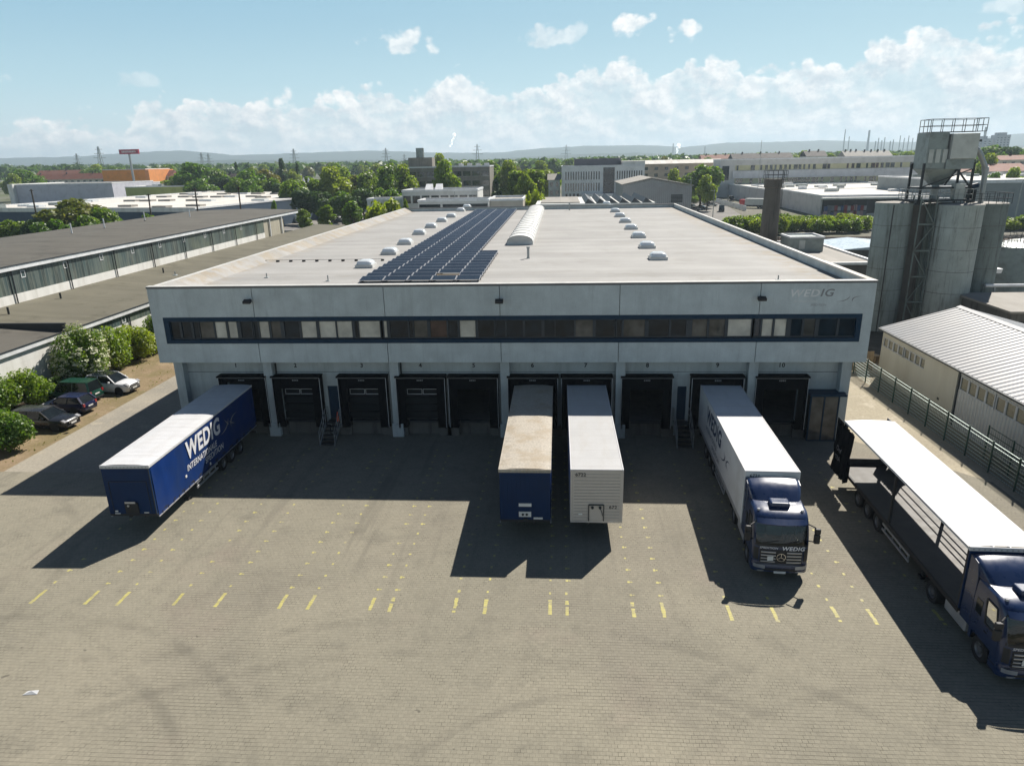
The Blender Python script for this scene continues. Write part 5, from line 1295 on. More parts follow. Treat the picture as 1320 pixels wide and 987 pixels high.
# brick chimney
ch_ = thing('factory_chimney', 'dark round concrete chimney with sooty rim beside the warehouse roof', 'chimney', (P(991,300,62).x, 62, 0))
zc = P(994.5,231,62).z
cxt = P(994.5,231,62).x; 
MB().lathe([(1.28,0),(1.18,zc*.75),(1.12,zc-1.2),(1.26,zc-1.1),(1.26,zc)], n=28).build('shaft', concrete_mat('chimney_concrete',(.135,.12,.105),(.05,.046,.042)), ch_, smooth=True)
rg_ = MB(); railing(rg_, -1.1, 1.6, -1.2, 1.2, zc-.02, 1.2, .7, .03); rg_.box(.9,1.8,-.5,.5,zc-.15,zc-.05); rg_.build('railing', M['steel_dk'], ch_)
ld_ = MB()
for s in (-.25,.25): ld_.bar((1.35,s,1),(1.35,s,zc+1.0),.05)
for i in range(30): ld_.bar((1.35,-.25,1.5+i*.45),(1.35,.25,1.5+i*.45),.03)
ld_.build('ladder', M['steel_dk'], ch_)
MB().lathe([(.95,zc+.004),(.9,zc+.02),(0,zc+.02)], n=24).build('flue', M['rubber'], ch_)
# flat roofed annexe with roof cabin behind the right parapet
an = thing('flat_annexe', 'flat roofed concrete annexe with roof cabin between warehouse and silos', 'building', (36, 55, 0))
A0, A1, A2 = P(1030,332,47), P(1121,330,47), P(1121,330,47)
MB().box(26.5,39.2,44,68,0,5.4).build('wall', M['conc_dark'], an, True); MB().box(26.7,39.0,44.2,67.8,5.4,5.5).build('roof', M['grey_roof'], an, True)
MB().box(26.3,39.4,43.8,44.2,5.4,5.72).box(39.0,39.4,44.205,68.2,5.4,5.72).box(26.3,38.995,67.8,68.2,5.4,5.72).build('coping', M['fascia'], an, True)
q0, q1 = P(1018,322,56), P(1061,320,56)
MB().box(q0.x,q1.x,56,60.5,5.505,7.4).build('roof_cabin', M['filt'], an, True); 
MB().box(q0.x-.1,q1.x+.1,55.9,56.15,7.4,7.62).box(q0.x-.1,q1.x+.1,60.4,60.6,7.4,7.62).box(q0.x-.1,q0.x+.15,56.155,60.395,7.4,7.62).box(q1.x-.15,q1.x+.1,56.155,60.395,7.4,7.62).build('cabin_coping', M['fascia'], an, True)
MB().box(q0.x+1.2,q0.x+2.0,55.94,55.99,5.9,7.1).build('cabin_door', M['filt_lt'], an, True)
gl = thing('glass_annexe', 'low building with pale blue glazed roof behind the silos', 'building', (44, 72, 0))
MB().box(43.5,56,69,82,0,4.0).build('wall', M['conc_dark'], gl, True); MB().prism([(43.3,4.02),(56,4.02),(50,4.6)],1,68.8,82).build('roof', mat('pale_blue_roof',(.48,.56,.62),.3,obj=False,var=.1), gl, True)
MB().box(43.0,43.28,68.8,82,3.8,4.2).build('gutter', M['frame'], gl, True)
# ------------------------------------------------------------------ vegetation
def quads_mesh(name, C, N, size, mats, mi=None, rs=None):
    n = len(C); rs = rs or np.random.RandomState(1)
    N = N/np.maximum(1e-6, np.linalg.norm(N, axis=1, keepdims=True))
    a = np.cross(N, rs.normal(size=(n,3))); a /= np.maximum(1e-6, np.linalg.norm(a, axis=1, keepdims=True)); b = np.cross(N, a)
    s = size[:,None]; asp = rs.uniform(.55,.9,(n,1))
    V = np.stack([C-a*s, C-b*s*asp+N*s*.12, C+a*s, C+b*s*asp+N*s*.12], 1).reshape(-1,3)
    me = bpy.data.meshes.new(name)
    me.vertices.add(4*n); me.vertices.foreach_set('co', V.astype(np.float32).ravel())
    me.loops.add(4*n); me.loops.foreach_set('vertex_index', np.arange(4*n, dtype=np.int32))
    me.polygons.add(n); me.polygons.foreach_set('loop_start', np.arange(0,4*n,4,dtype=np.int32))
    for mm in mats: me.materials.append(mm)
    if mi is not None: me.polygons.foreach_set('material_index', mi.astype(np.int32))
    me.update(calc_edges=True); me.validate()
    return me
def crown_points(rs, rx, rz, zc, nb, n, kind='round', br=(.28,.5)):
    # blobs around an ellipsoid, leaves on the blobs' shells
    cs, rr = [], []
    for k in range(nb):
        d = rs.normal(size=3); d /= np.linalg.norm(d); f = rs.uniform(.35,.85)
        c = d*f*np.array([rx,rx,rz]); r = rs.uniform(*br)*rx
        if kind == 'cone':
            t = rs.uniform(-1,1); q = (1-t)/2*.8+.08; c = np.array([d[0]*rx*q*.7, d[1]*rx*q*.7, t*rz]); r = rx*(.16+.34*q)
        if kind == 'column':
            t = rs.uniform(-1,1); q = math.sqrt(max(.05,1-t*t))*.6; c = np.array([d[0]*rx*q, d[1]*rx*q, t*rz*.9]); r = rx*rs.uniform(.35,.55)
        if kind == 'mound' and c[2] < -.3*rz: c[2] *= .5
        cs.append(c); rr.append(r)
    cs, rr = np.array(cs), np.array(rr)
    idx = rs.choice(nb, n, p=rr**2/np.sum(rr**2))
    d = rs.normal(size=(n,3)); d /= np.linalg.norm(d, axis=1, keepdims=True)
    rad = rr[idx]*np.where(rs.rand(n) < .8, rs.uniform(.8,1.08,n), rs.uniform(.3,.8,n))
    C = cs[idx]+d*rad[:,None]*np.array([1,1,.85])
    C[:,2] += zc
    N = d*.7+rs.normal(size=(n,3))*.55+np.array([0,0,.25])
    return C, N
G1 = leaf_mat('leaves_green', (.095,.205,.014), (.215,.300,.030), .6)
G2 = leaf_mat('leaves_light', (.175,.285,.020), (.315,.375,.036), .62)
G3 = leaf_mat('leaves_dark', (.036,.085,.020), (.085,.150,.032), .46)
G4 = leaf_mat('leaves_olive', (.15,.185,.022), (.26,.23,.040), .58)
GF = leaf_mat('leaves_far', (.045,.098,.028), (.10,.17,.040), .5)
BL = leaf_mat('blossom', (.55,.55,.36), (.70,.70,.52), .3)
VAR = {}
def variant(key, seed, rx, h, base, nb, n, size, lm, kind='round'):
    rs = np.random.RandomState(seed); rz = (h-base)/2; C, N = crown_points(rs, rx*.78, rz*.8, base+rz, nb, n, kind)
    keep = C[:,2] > base*.6; C, N = C[keep], N[keep]
    cm = quads_mesh('crown', C, N, rs.uniform(.6,1.25,len(C))*size, [lm], rs=rs)
    t = MB(); t.cyl((0,0,0),(.1,.05,base+rz*.7),.035*h*.55,9,.012*h)
    for k in range(6):
        a = rs.uniform(0,2*PI); z = base*.8+rs.uniform(0,.5)*rz; t.cyl((.05,0,z),(math.cos(a)*rx*.5,math.sin(a)*rx*.5,z+rz*rs.uniform(.5,.9)),.012*h,6,.004*h)
    VAR[key] = (cm, t.mesh('trunk', M['bark']), rx, h)
variant('a', 11, 5.0, 12, 2.2, 26, 5200, .36, G1); variant('b', 12, 4.6, 12, 2.0, 20, 4800, .36, G1)
variant('c', 13, 5.0, 12, 1.6, 24, 5200, .36, G2); variant('d', 14, 4.4, 12, 1.8, 22, 4600, .36, G2)
variant('e', 15, 4.8, 12, 1.8, 22, 4800, .36, G3); variant('o', 16, 5.4, 12, 1.2, 26, 5600, .38, G4)
variant('s', 20, 4.0, 4.2, .15, 30, 4200, .30, G2, 'mound'); variant('t', 21, 4.0, 4.2, .15, 30, 4200, .30, G1, 'mound')
variant('k', 17, 3.0, 12, .8, 30, 3200, .34, G3, 'cone'); variant('p', 18, 3.0, 12, .9, 26, 3800, .32, G1, 'column'); variant('q', 19, 2.6, 12, .5, 26, 3800, .30, G2, 'column')
def tree(name, label, px, py, Y, wpx, key, group=None, cat='tree', h=None, flat=1):
    p = at(px, py, Y); H_ = h or p.z; w = wpx/FPX*(Y+CD)
    if H_ < 1: H_ = 1
    cm, tm, rx, hh = VAR[key]
    t = thing(name, label, cat, (p.x, Y, 0), random.uniform(0, 6.28), group)
    t.scale = (w/2/rx, w/2/rx, H_/hh)
    for nm, me in (('crown', cm), ('trunk', tm)):
        o = bpy.data.objects.new(nm, me); COL.objects.link(o); o.parent = t
    return t
random.seed(21)
TL = [ # name, label, group, list of (px, py, Y, wpx, variant)
 ('broadleaf_tree','big dark green tree beyond the pale store roofs right of the orange building','trees right of the orange building',[(226,221,300,40,'b'),(246,206,300,58,'a'),(270,213,310,50,'a'),(258,226,280,44,'b'),(285,224,300,36,'e')]),
 ('broadleaf_tree','green tree in the loose row past the pale roofs, left of the woodland','trees past the pale roofs',[(318,211,290,46,'b'),(337,214,300,44,'o'),(350,224,270,40,'b'),(305,226,260,34,'a'),(322,228,250,36,'a'),(362,232,240,34,'e')]),
 ('broadleaf_tree','tree in the dense green clump left of the concrete office block','trees left of the office block',[(378,228,205,44,'a'),(402,224,215,50,'b'),(428,213,215,54,'c'),(455,221,225,44,'o'),(476,217,220,46,'a'),(503,207,205,48,'a'),(521,210,208,38,'c'),(390,240,185,40,'e'),(412,242,182,42,'e'),(438,240,180,46,'b'),(466,238,180,44,'e'),(490,236,182,42,'b'),(508,240,180,34,'a'),(392,222,260,44,'d'),(440,214,280,50,'c')]),
 ('columnar_tree','small upright clipped tree by the parked white vans','small trees by the vans',[(389,267,150,24,'p'),(420,262,150,28,'p'),(452,256,148,32,'p')]),
 ('broadleaf_tree','light green tree around the grey concrete office block','trees at the concrete office',[(576,204,190,44,'c'),(566,196,290,30,'c'),(604,201,300,44,'d'),(628,200,310,44,'d'),(654,205,230,40,'c')]),
 ('poplar_tree','bright tall bushy tree just left of the white office building','bright trees by the white office',[(664,207,190,36,'q'),(686,205,185,40,'q'),(676,214,180,34,'d'),(700,209,240,34,'q'),(712,213,260,30,'d')]),
 ('conifer_tree','dark conifer rising above the lighter trees in the middle distance','dark conifers',[(361,200,340,22,'k'),(640,224,185,26,'k'),(382,207,380,14,'k'),(303,206,420,14,'k')]),
 ('broadleaf_tree','round green tree between the brick block and the long office','trees by the brick block',[(906,204,235,50,'b'),(872,216,250,26,'c'),(914,224,215,30,'c'),(890,222,240,26,'a')]),
 ('broadleaf_tree','green tree at the right edge behind the filter plant','trees behind the filter plant',[(1252,197,250,36,'a'),(1283,184,330,52,'a'),(1277,196,240,34,'c'),(1309,183,330,34,'e'),(1262,208,220,26,'c'),(1283,219,190,24,'a'),(1312,214,190,30,'c'),(1330,190,300,40,'a'),(1240,192,360,34,'e')]),
 ('broadleaf_tree','small green tree behind the long ribbon windowed building','trees behind the long building',[(1036,193,420,30,'c'),(1068,193,430,36,'d'),(1092,194,430,34,'c'),(1150,193,420,36,'d'),(1172,194,420,34,'c'),(1012,196,440,24,'d'),(980,196,440,30,'c'),(1122,196,430,30,'d')]),
 ('broadleaf_tree','distant tree among the red roofs at far left','trees among the red roofs',[(30,216,400,44,'a'),(12,223,380,30,'c'),(45,224,370,34,'b'),(124,211,480,30,'c'),(110,216,520,24,'a'),(150,213,520,36,'a'),(175,215,500,34,'e'),(198,213,480,40,'b'),(215,210,470,34,'a')]),
]
for nm, lb, gp, lst in TL:
    for px, py, Y, w, k in lst: tree(nm, lb, px, py, Y, w*1.12, k, gp)
mid = random.Random(4)
for i in range(64):                                            # looser rank of trees a little farther off
    px = 90+i*19.5+mid.uniform(-9,9); Y = mid.uniform(360,640)
    if (1010 < px < 1190 or px < 235) and Y < 470: continue
    hor = 205.9-.0214*(px-722)
    py = hor-mid.uniform(-1,5.5)
    tree('broadleaf_tree', 'distant green tree in the broken rank below the far hills', px, py, Y, mid.uniform(20,40), mid.choice('abcdeoab'), 'distant trees')
tree('broadleaf_tree','reddish olive tree in front of the long dark blue wall', 90, 250, 116, 108, 'o'); tree('broadleaf_tree','rounded green tree at the right of the reddish olive tree', 128, 264, 114, 58, 'a')
tree('broadleaf_tree','green bush tree in front of the dark blue wall, left of the thin poles', 186, 268, 112, 34, 'b'); tree('broadleaf_tree','green tree at the left photo edge beside the leaning pole', 8, 277, 108, 54, 'b'); tree('broadleaf_tree','small dark tree between leaning pole and reddish olive tree', 40, 278, 108, 40, 'e')
tree('broadleaf_tree','low dark green tree between the reddish olive tree and the shed roof', 66, 276, 106, 60, 'b'); tree('broadleaf_tree','low green tree in front of the dark wall below the reddish olive tree', 104, 274, 106, 54, 'a')
tree('shrub','big yellowish green shrub just beyond the warehouse left rear corner', 492, 258, 116, 62, 's', cat='shrub'); tree('shrub','yellowish green shrub behind the middle of the warehouse rear edge', 690, 246, 116, 44, 's', cat='shrub')
tree('shrub','small upright shrub beside the pale store wall, left of the woodland', 352, 255, 140, 12, 'p', cat='shrub'); tree('shrub','dark small tree left of the white low building behind the warehouse', 522, 252, 110, 12, 'p', cat='shrub')

# hand-built shrubs by the parked cars
def shrub(label, x, y, rx, ry, h, lm, n, size, seed, blossom=0, group=None, name='shrub'):
    t = thing(name, label, 'shrub', (x, y, 0), 0, group); rs = np.random.RandomState(seed)
    C, N = crown_points(rs, 1.0, .5, .5, 34, n, 'mound', (.22,.42))
    C = C*np.array([rx*.8, ry*.8, h*.98]); C[:,2] = np.maximum(C[:,2], .03)
    me = quads_mesh('foliage', C, N, rs.uniform(.6,1.3,len(C))*size, [lm], rs=rs)
    o = bpy.data.objects.new('foliage', me); COL.objects.link(o); o.parent = t
    if blossom:
        # flat flower heads sit on the sunny outside of the bush
        hull = C[np.argsort(-(np.linalg.norm((C-np.array([0,0,h*.4]))/np.array([rx,ry,h]), axis=1)))[:len(C)//3]]
        ctr = hull[rs.choice(len(hull), blossom)]
        B = np.repeat(ctr, 7, 0)+rs.normal(size=(blossom*7,3))*np.array([.09,.09,.04]); out = (B-np.array([0,0,h*.4]))
        B = B+out/np.linalg.norm(out,axis=1,keepdims=True)*.10
        NN = out/np.linalg.norm(out,axis=1,keepdims=True)+rs.normal(size=B.shape)*.35+np.array([0,0,.5])
        o = bpy.data.objects.new('blossom', quads_mesh('blossom', B, NN, rs.uniform(.05,.09,len(B)), [BL], rs=rs)); COL.objects.link(o); o.parent = t
    st = MB()
    for k in range(7):
        a = rs.uniform(0,6.28); st.cyl((math.cos(a)*rx*.15,math.sin(a)*ry*.15,0),(math.cos(a)*rx*.55,math.sin(a)*ry*.55,h*.7),.05,6,.015)
    st.build('stem', M['bark'], t); return t
shrub('round dark green bush in front of the dark grey estate car', -38.6, -2.0, 3.2, 2.6, 2.6, G1, 9000, .11, 31)
shrub('tall white flowering bush against the white shed wall', -42.9, 12.4, 3.1, 3.0, 5.0, G1, 13000, .11, 32, blossom=620, name='flowering_bush')
shrub('low green bush at the photo edge left of the estate car', -45.0, 4.6, 2.6, 2.4, 2.9, G1, 7500, .11, 33)
shrub('second low green bush left of the estate car, behind the first', -43.6, 6.6, 2.4, 2.2, 2.7, G2, 6500, .11, 34)
shrub('bright green hedge bush beside the flowering bush along the shed wall', -43.3, 17.0, 2.3, 3.0, 3.6, G2, 9000, .11, 35)
shrub('bright green hedge bush midway along the shed wall', -43.0, 21.0, 2.2, 2.9, 3.4, G2, 8500, .11, 36)
shrub('green hedge bush along the shed wall, next to the warehouse corner', -42.7, 25.2, 2.3, 3.2, 4.3, G1, 9000, .11, 37)
shrub('green hedge bush hidden half behind the warehouse corner', -42.2, 29.8, 2.6, 3.2, 4.6, G1, 8000, .12, 38)
shrub('small dark bush between the parked green van and the flowering bush', -43.6, 9.3, 1.5, 1.4, 1.7, G3, 4000, .11, 39)
rg = np.random.RandomState(8)
def ground_cover(name, label, poly_fn, n, size, lm, seed):
    rs = np.random.RandomState(seed); C = poly_fn(rs, n); N = rs.normal(size=(n,3))*.5+np.array([0,0,.6])
    o = bpy.data.objects.new(name, quads_mesh(name, C, N, rs.uniform(.5,1.3,n)*size, [lm], rs=rs)); COL.objects.link(o)
    return tag(o, label, 'weeds', kind='stuff')
def strip_fn(rs, n):
    y = rs.uniform(-7, 40, n); x_ = -44.6+rs.exponential(.9, n); k = rs.rand(n) < .25
    x_ = np.where(k, rs.uniform(-45,-36.2,n), x_); f = np.sin(x_*1.7+2*np.sin(y*.8))*np.cos(y*1.1) > -.1
    return np.stack([x_, y, np.where(f, rs.uniform(.02,.16,n), -.05)], 1)
ground_cover('weeds', 'thin weeds on the bare earth along the shed wall', strip_fn, 5000, .07, G4, 3)

# hedge and scrub band behind the silos
for i in range(24):
    px = 942+i*10+mid.uniform(-4,4) if i < 19 else 1290+(i-19)*10
    Y = 136+mid.uniform(-5,5); p0 = at(px, 290, Y); c = at(px, 283+mid.uniform(-3,2), Y)
    t = thing('hedge_bush', 'bright green bush in the hedge beyond the railway right of the warehouse roof', 'shrub', (p0.x, Y, 0), mid.uniform(0,6), 'hedge beyond the railway')
    cm, tm, rx, hh = VAR[mid.choice('ssst')]; w = mid.uniform(26,38)/FPX*(Y+CD)
    t.scale = (w/2/rx, w/2/rx, max(2.4, c.z)/hh*1.1)
    for nm, me in (('crown', cm), ('trunk', tm)):
        o = bpy.data.objects.new(nm, me); COL.objects.link(o); o.parent = t
for i in range(16):
    px = 945+i*11+mid.uniform(-5,5); Y = 150+mid.uniform(0,12); p0 = at(px, 290, Y)
    t = thing('hedge_bush', 'green bush in the second row behind the railway hedge', 'shrub', (p0.x, Y, 0), mid.uniform(0,6), 'second hedge row')
    cm, tm, rx, hh = VAR[mid.choice('tts')]; w = mid.uniform(20,32)/FPX*(Y+CD); t.scale = (w/2/rx, w/2/rx, mid.uniform(1.8,3.2)/hh)
    for nm, me in (('crown', cm), ('trunk', tm)):
        o = bpy.data.objects.new(nm, me); COL.objects.link(o); o.parent = t

# far woodland that reads as one mass
rs = np.random.RandomState(77); CC, NN_, SS = [], [], []
for i in range(2600):
    Y = 620+2600*rs.rand()**1.4; px = rs.uniform(-80,1400); hor = 205.9-.0214*(px-722)
    left = max(0, (500-px)/500)
    tz = at(px, hor-rs.uniform(-1.5,1.6)-left*rs.uniform(1,8)*min(1,Y/900), Y)
    z = max(8, min(48, tz.z)); w = rs.uniform(6,12)*(1+Y/3500); n = 24
    d = rs.normal(size=(n,3)); d /= np.linalg.norm(d,axis=1,keepdims=True); d[:,2] = np.abs(d[:,2])
    CC.append(np.array([tz.x,Y,z-w*.75])+d*np.array([w*.8,w*.8,w*.75])); NN_.append(d+rs.normal(size=(n,3))*.4); SS.append(rs.uniform(.5,1,n)*w*.42)
o = bpy.data.objects.new('far_woodland', quads_mesh('far_woodland', np.concatenate(CC), np.concatenate(NN_), np.concatenate(SS), [GF], rs=rs)); COL.objects.link(o)
tag(o, 'far off woodland filling the plain below the hills', 'woodland', kind='stuff')

# ------------------------------------------------------------------ hills
def ridge(name, label, pts, Y, depth, col, seed):
    mt = ground_mat(name+'_cover', col, tuple(c*.8 for c in col), tuple(c*1.25 for c in col), .004, .02)
    rs = np.random.RandomState(seed); mb = MB(); xs = np.arange(-150, 1480, 8); A = []; B = []; D = []
    for px in xs:
        py = np.interp(px, [p[0] for p in pts], [p[1] for p in pts])+rs.uniform(-.35,.35)
        p = at(px, py, Y); A.append((p.x, Y, p.z)); B.append((p.x*.97, Y-depth, -.03)); D.append((p.x*.985, Y-depth*.45, max(0,p.z*.62)))
    mb.loft([B, D, A], caps=False, closed=False)
    mb.loft([A, [(p[0]*1.03, Y+depth*.6, -.03) for p in A]], caps=False, closed=False)
    o = mb.build(name, mt, smooth=True, ang=80); tag(o, label, 'hills', kind='structure')
ridge('hills', 'pale blue range of wooded hills along the horizon', [(-150,204),(0,204),(100,202),(180,196),(235,194),(300,200),(400,197),(480,194),(560,197),(640,197),(700,191),(760,188),(830,187),(880,190),(940,184),(1000,183),(1060,181),(1130,183),(1200,183),(1260,178),(1320,172),(1480,170)], 4900, 900, (.035,.055,.035), 5)
ridge('foothills', 'darker low wooded ridge in front of the pale hills', [(-150,216),(0,214),(150,211),(300,206),(400,207),(520,206),(640,205),(740,199),(820,197),(880,200),(950,197),(1030,196),(1100,195),(1200,192),(1320,188),(1480,186)], 3300, 500, (.03,.05,.03), 6)
# ------------------------------------------------------------------ the district around
W_ = {}
def wm(key, col, **k):
    if key not in W_: W_[key] = mat('wall_'+key, tuple(min(.8,c*1.3) for c in col), .75, var=.07, obj=False, dirt=tuple(c*.55 for c in col), dirt_scale=.3, dirt_amt=.35, scale=.4, **k)
    return W_[key]
def block(name, label, cat, p0, p1, depth, h, wall, roof, group=None, gable=None, coping=True):
    # front edge runs from ground point p0 to p1 (left to right), the body lies behind it
    w = math.hypot(p1[0]-p0[0], p1[1]-p0[1]); a = math.atan2(p1[1]-p0[1], p1[0]-p0[0])
    t = thing(name, label, cat, (p0[0], p0[1], 0), a, group)
    MB().box(0,w,0,depth,0,h).build('wall', wall, t)
    if gable:
        MB().prism([(-.5,h+.01),(depth/2,h+gable),(depth+.5,h+.01)],0,-.4,w+.4).build('roof', roof, t)
    else:
        MB().box(.3,w-.3,.3,depth-.3,h+.003,h+.08).build('roof', roof, t)
        if coping: MB().box(-.1,w+.1,-.1,.29,h+.004,h+.45).box(-.1,w+.1,depth-.29,depth+.1,h+.004,h+.45).box(-.1,.29,.295,depth-.295,h+.004,h+.45).box(w-.29,w+.1,.295,depth-.295,h+.004,h+.45).build('coping', M['fascia'], t)
    return t, w
def windows(t, w, rows, n, fr=.62, x0=0, x1=None, y=0, mm='pane_bg', frame=True):
    x1 = x1 if x1 is not None else w
    for z0, z1 in rows:
        for i in range(n):
            a = x0+(x1-x0)*(i+.5-fr/2)/n; b = x0+(x1-x0)*(i+.5+fr/2)/n
            f = MB().box(a-.06,b+.06,y-.10,y-.002,z0-.10,z0-.02)
            f.mat(1).box(a,b,y-.05,y-.003,z0,z1)
            f.build('window', [M['fascia'], M[mm]], t)
def side_windows(t, x, d, rows, n, fr=.62, mm='pane_bg'):
    for z0, z1 in rows:
        for i in range(n):
            a = d*(i+.5-fr/2)/n; b = d*(i+.5+fr/2)/n; sg = -1 if x <= 0 else 1
            MB().box(min(x,x+sg*.05),max(x,x+sg*.05)-.002*0,a,b,z0,z1).build('window', M[mm], t)
def units(t, w, d, h, n, seed, mm='filt', big=(1.5,3.5)):
    r = random.Random(seed)
    for i in range(n):
        a, b = r.uniform(*big), r.uniform(*big)*.7; xx = r.uniform(2,w-5); yy = r.uniform(2,max(3,d-5)); hh = r.uniform(.5,1.4)
        MB().box(xx,xx+a,yy,yy+b,h+.085,h+.085+hh).build('roof_unit', M[r.choice([mm,'fascia','filt_lt'])], t)
# --- left: stores with pale roofs
fl0, fl1 = gz(-60, 268.5, 8), gz(251, 268, 8)
t, w = block('retail_store', 'huge low store with pale roof behind a long dark blue wall', 'store', fl0.xy, fl1.xy, 118, 7.6, wm('navy',(.035,.06,.095)), M['white_roof'])
MB().box(-.12,w+.12,-.14,-.10,6.9,8.1).build('fascia', M['white_wall'], t)
r_ = random.Random(2)
for i in range(9):
    for j in range(4):
        xx = 8+i*(w-20)/8+r_.uniform(-3,3); yy = 8+j*27+r_.uniform(-5,5)
        if r_.random() < .8: MB().box(xx,xx+5,yy,yy+2.6,7.69,8.25).build('rooflight', M['dome' if r_.random() < .5 else 'grey_roof'], t)
units(t, w, 110, 7.6, 6, 5, big=(2.5,5))
q0, q1 = gz(250, 269, 5.2), gz(357, 262, 5.2)
t, w = block('retail_store', 'low cream store with pale roof right of the dark blue wall', 'store', (q0.x,q0.y), (q1.x,q1.y), 110, 5.2, wm('cream',(.55,.50,.40)), M['white_roof'])
units(t, w, 100, 5.2, 14, 9, big=(1.5,4)); MB().box(2,w*.72,14,30,5.29,5.9).build('roof_step', M['grey_roof'], t)
t, w = block('storage_hall', 'long lilac grey hall beyond the pale store roof', 'hall', at(22,250,330).xy, at(146,247,330).xy, 40, at(70,238,330).z, wm('lilac',(.40,.40,.45)), M['grey_roof'])
MB().box(-3,-.15,-2,40,0,at(70,238,330).z+.6).build('side_wall', M['white_wall'], t)
t, w = block('retail_store', 'tall bright orange store front beyond the pale roofs', 'store', at(136,246,420).xy, at(192,246,420).xy, 30, at(165,219,420).z, wm('orange',(.62,.215,.015)), M['grey_roof'])
MB().box(w-.05,w+2.6,-1,30,0,at(165,219,420).z-.2).build('side_wall', wm('orange2',(.58,.22,.06)), t)
t, w = block('storage_hall', 'low grey hall in front of the orange store', 'hall', at(145,246,380).xy, at(186,246,380).xy, 20, at(165,236.5,380).z, wm('lilac',(.40,.40,.45)), M['grey_roof'])
t, w = block('flat_building', 'low yellowish green fronted building right of the lilac hall', 'building', at(162,247,290).xy, at(270,247,290).xy, 18, at(215,241,290).z, wm('lime',(.30,.33,.10)), M['white_roof'])
units(t, w, 16, at(215,241,290).z, 5, 3)
M['tile'] = mat('roof_tiles', (.21,.075,.045), .8, var=.2, obj=False, dirt=(.1,.06,.05), dirt_amt=.4); M['tile_dk'] = mat('dark_tiles', (.045,.035,.033), .8, var=.2, obj=False)
def house(label, px0, px1, pye, pyr, Y, tile='tile', wall='cream', group=None, nwin=5, chim=2, d=10):
    p0, p1 = at(px0,pye,Y), at(px1,pye,Y); h = max(2.5,(p0.z+p1.z)/2); g = max(1.5, at((px0+px1)/2,pyr,Y+d/2).z-h)
    t, w = block('row_house', label, 'house', (p0.x,Y), (p1.x,Y), d, h, wm('hs_'+wall, dict(cream=(.50,.46,.38),white=(.62,.61,.58),brick=(.30,.23,.17),grey=(.35,.34,.32))[wall]), M[tile], group, gable=g)
    windows(t, w, [(h-2.2,h-.8)]+([(h-5,h-3.6)] if h > 6 else []), nwin, .4)
    for k in range(chim): MB().box(w*(k+.6)/(chim+.2)-.4,w*(k+.6)/(chim+.2)+.4,d/2-.3,d/2+.3,h+g-.8,h+g+.9).build('chimney', M['tile_dk'], t)
    return t
house('long red roofed terrace far left, in front', 27, 136, 231.5, 224, 440, nwin=14, chim=3)
house('long red roofed terrace far left, behind the first', 47, 116, 225, 219.5, 520, nwin=10, chim=3)
house('red roofed house just right of the orange store', 195, 221, 227, 219.5, 440, nwin=5, chim=1)
house('small cream gabled house between the trees left of centre', 274, 284, 230, 221, 330, tile='tile_dk', wall='cream', nwin=1, chim=0)
house('grey roofed house half hidden by trees left of centre', 286, 300, 232, 224, 340, tile='tile_dk', wall='grey', nwin=2, chim=1)
# pylon sign
c = at(166,196,400); t = thing('pylon_sign', 'tall advertising sign on a pole above the orange store', 'sign', (c.x,400,0))
s0, s1 = at(153.5,193,400), at(179.5,198.5,400)
MB().box(s0.x-c.x,s1.x-c.x,-.6,.6,s1.z,s0.z).build('sign_box', mat('sign_maroon',(.34,.02,.05),.4), t)
ln = MB(); sw = s1.x-s0.x; rr_ = random.Random(1)
xx = s0.x-c.x+sw*.14
while xx < s1.x-c.x-sw*.16:
    a = rr_.uniform(.5,.9); ln.box(xx,xx+a,-.66,-.61,s1.z+.9,s0.z-.9); xx += a+.25
ln.build('sign_strip', M['white_strip'], t); MB().cyl((0,0,0),(0,0,s1.z),.8,12,.6).build('pole', M['steel'], t)
# leaning poles behind the shed
for (x0, y0_, x1, y1_, lb) in ((40,244,51,300,'leaning wooden pole behind the shed, nearest the left edge'),(191,250,194,285,'wooden pole behind the shed, second from the left'),(251,243,254,273,'wooden pole behind the shed, third from the left'),(307,241,309,268,'wooden pole behind the shed, farthest right of the row')):
    a, b = at(x0, y0_, 112), at(x1, y1_, 112); t = thing('wooden_pole', lb, 'pole', (b.x, 112, 0))
    MB().cyl((0,0,-.3),(a.x-b.x,0,a.z),.22,8,.15).build('pole', M['bark'], t); MB().bar((a.x-b.x-.5,0,a.z-.3),(a.x-b.x+.5,0,a.z-.3),.12).build('crossarm', M['bark'], t)
# white finned signs / flags by the store
for i, px in enumerate((245,252,256.5,263)):
    p = at(px, 232, 300); t = thing('banner_flag', 'white banner on a pole by the far car park', 'flag', (p.x,300,0), 0, 'white banners')
    MB().cyl((0,0,0),(0,0,p.z),.1,6).build('pole', M['steel'], t); MB().box(.1,1.3,-.03,.03,p.z-4,p.z-.2).build('flag', M['white_strip'], t)
for i, px in enumerate((391,397.5)):
    p = at(px, 229, 232); t = thing('white_vent', 'white conical vent between the trees', 'vent', (p.x,232,0), 0, 'white vents')
    MB().lathe([(.9,0),(.8,p.z-3),(.15,p.z)],n=12).build('shell', M['fascia'], t)
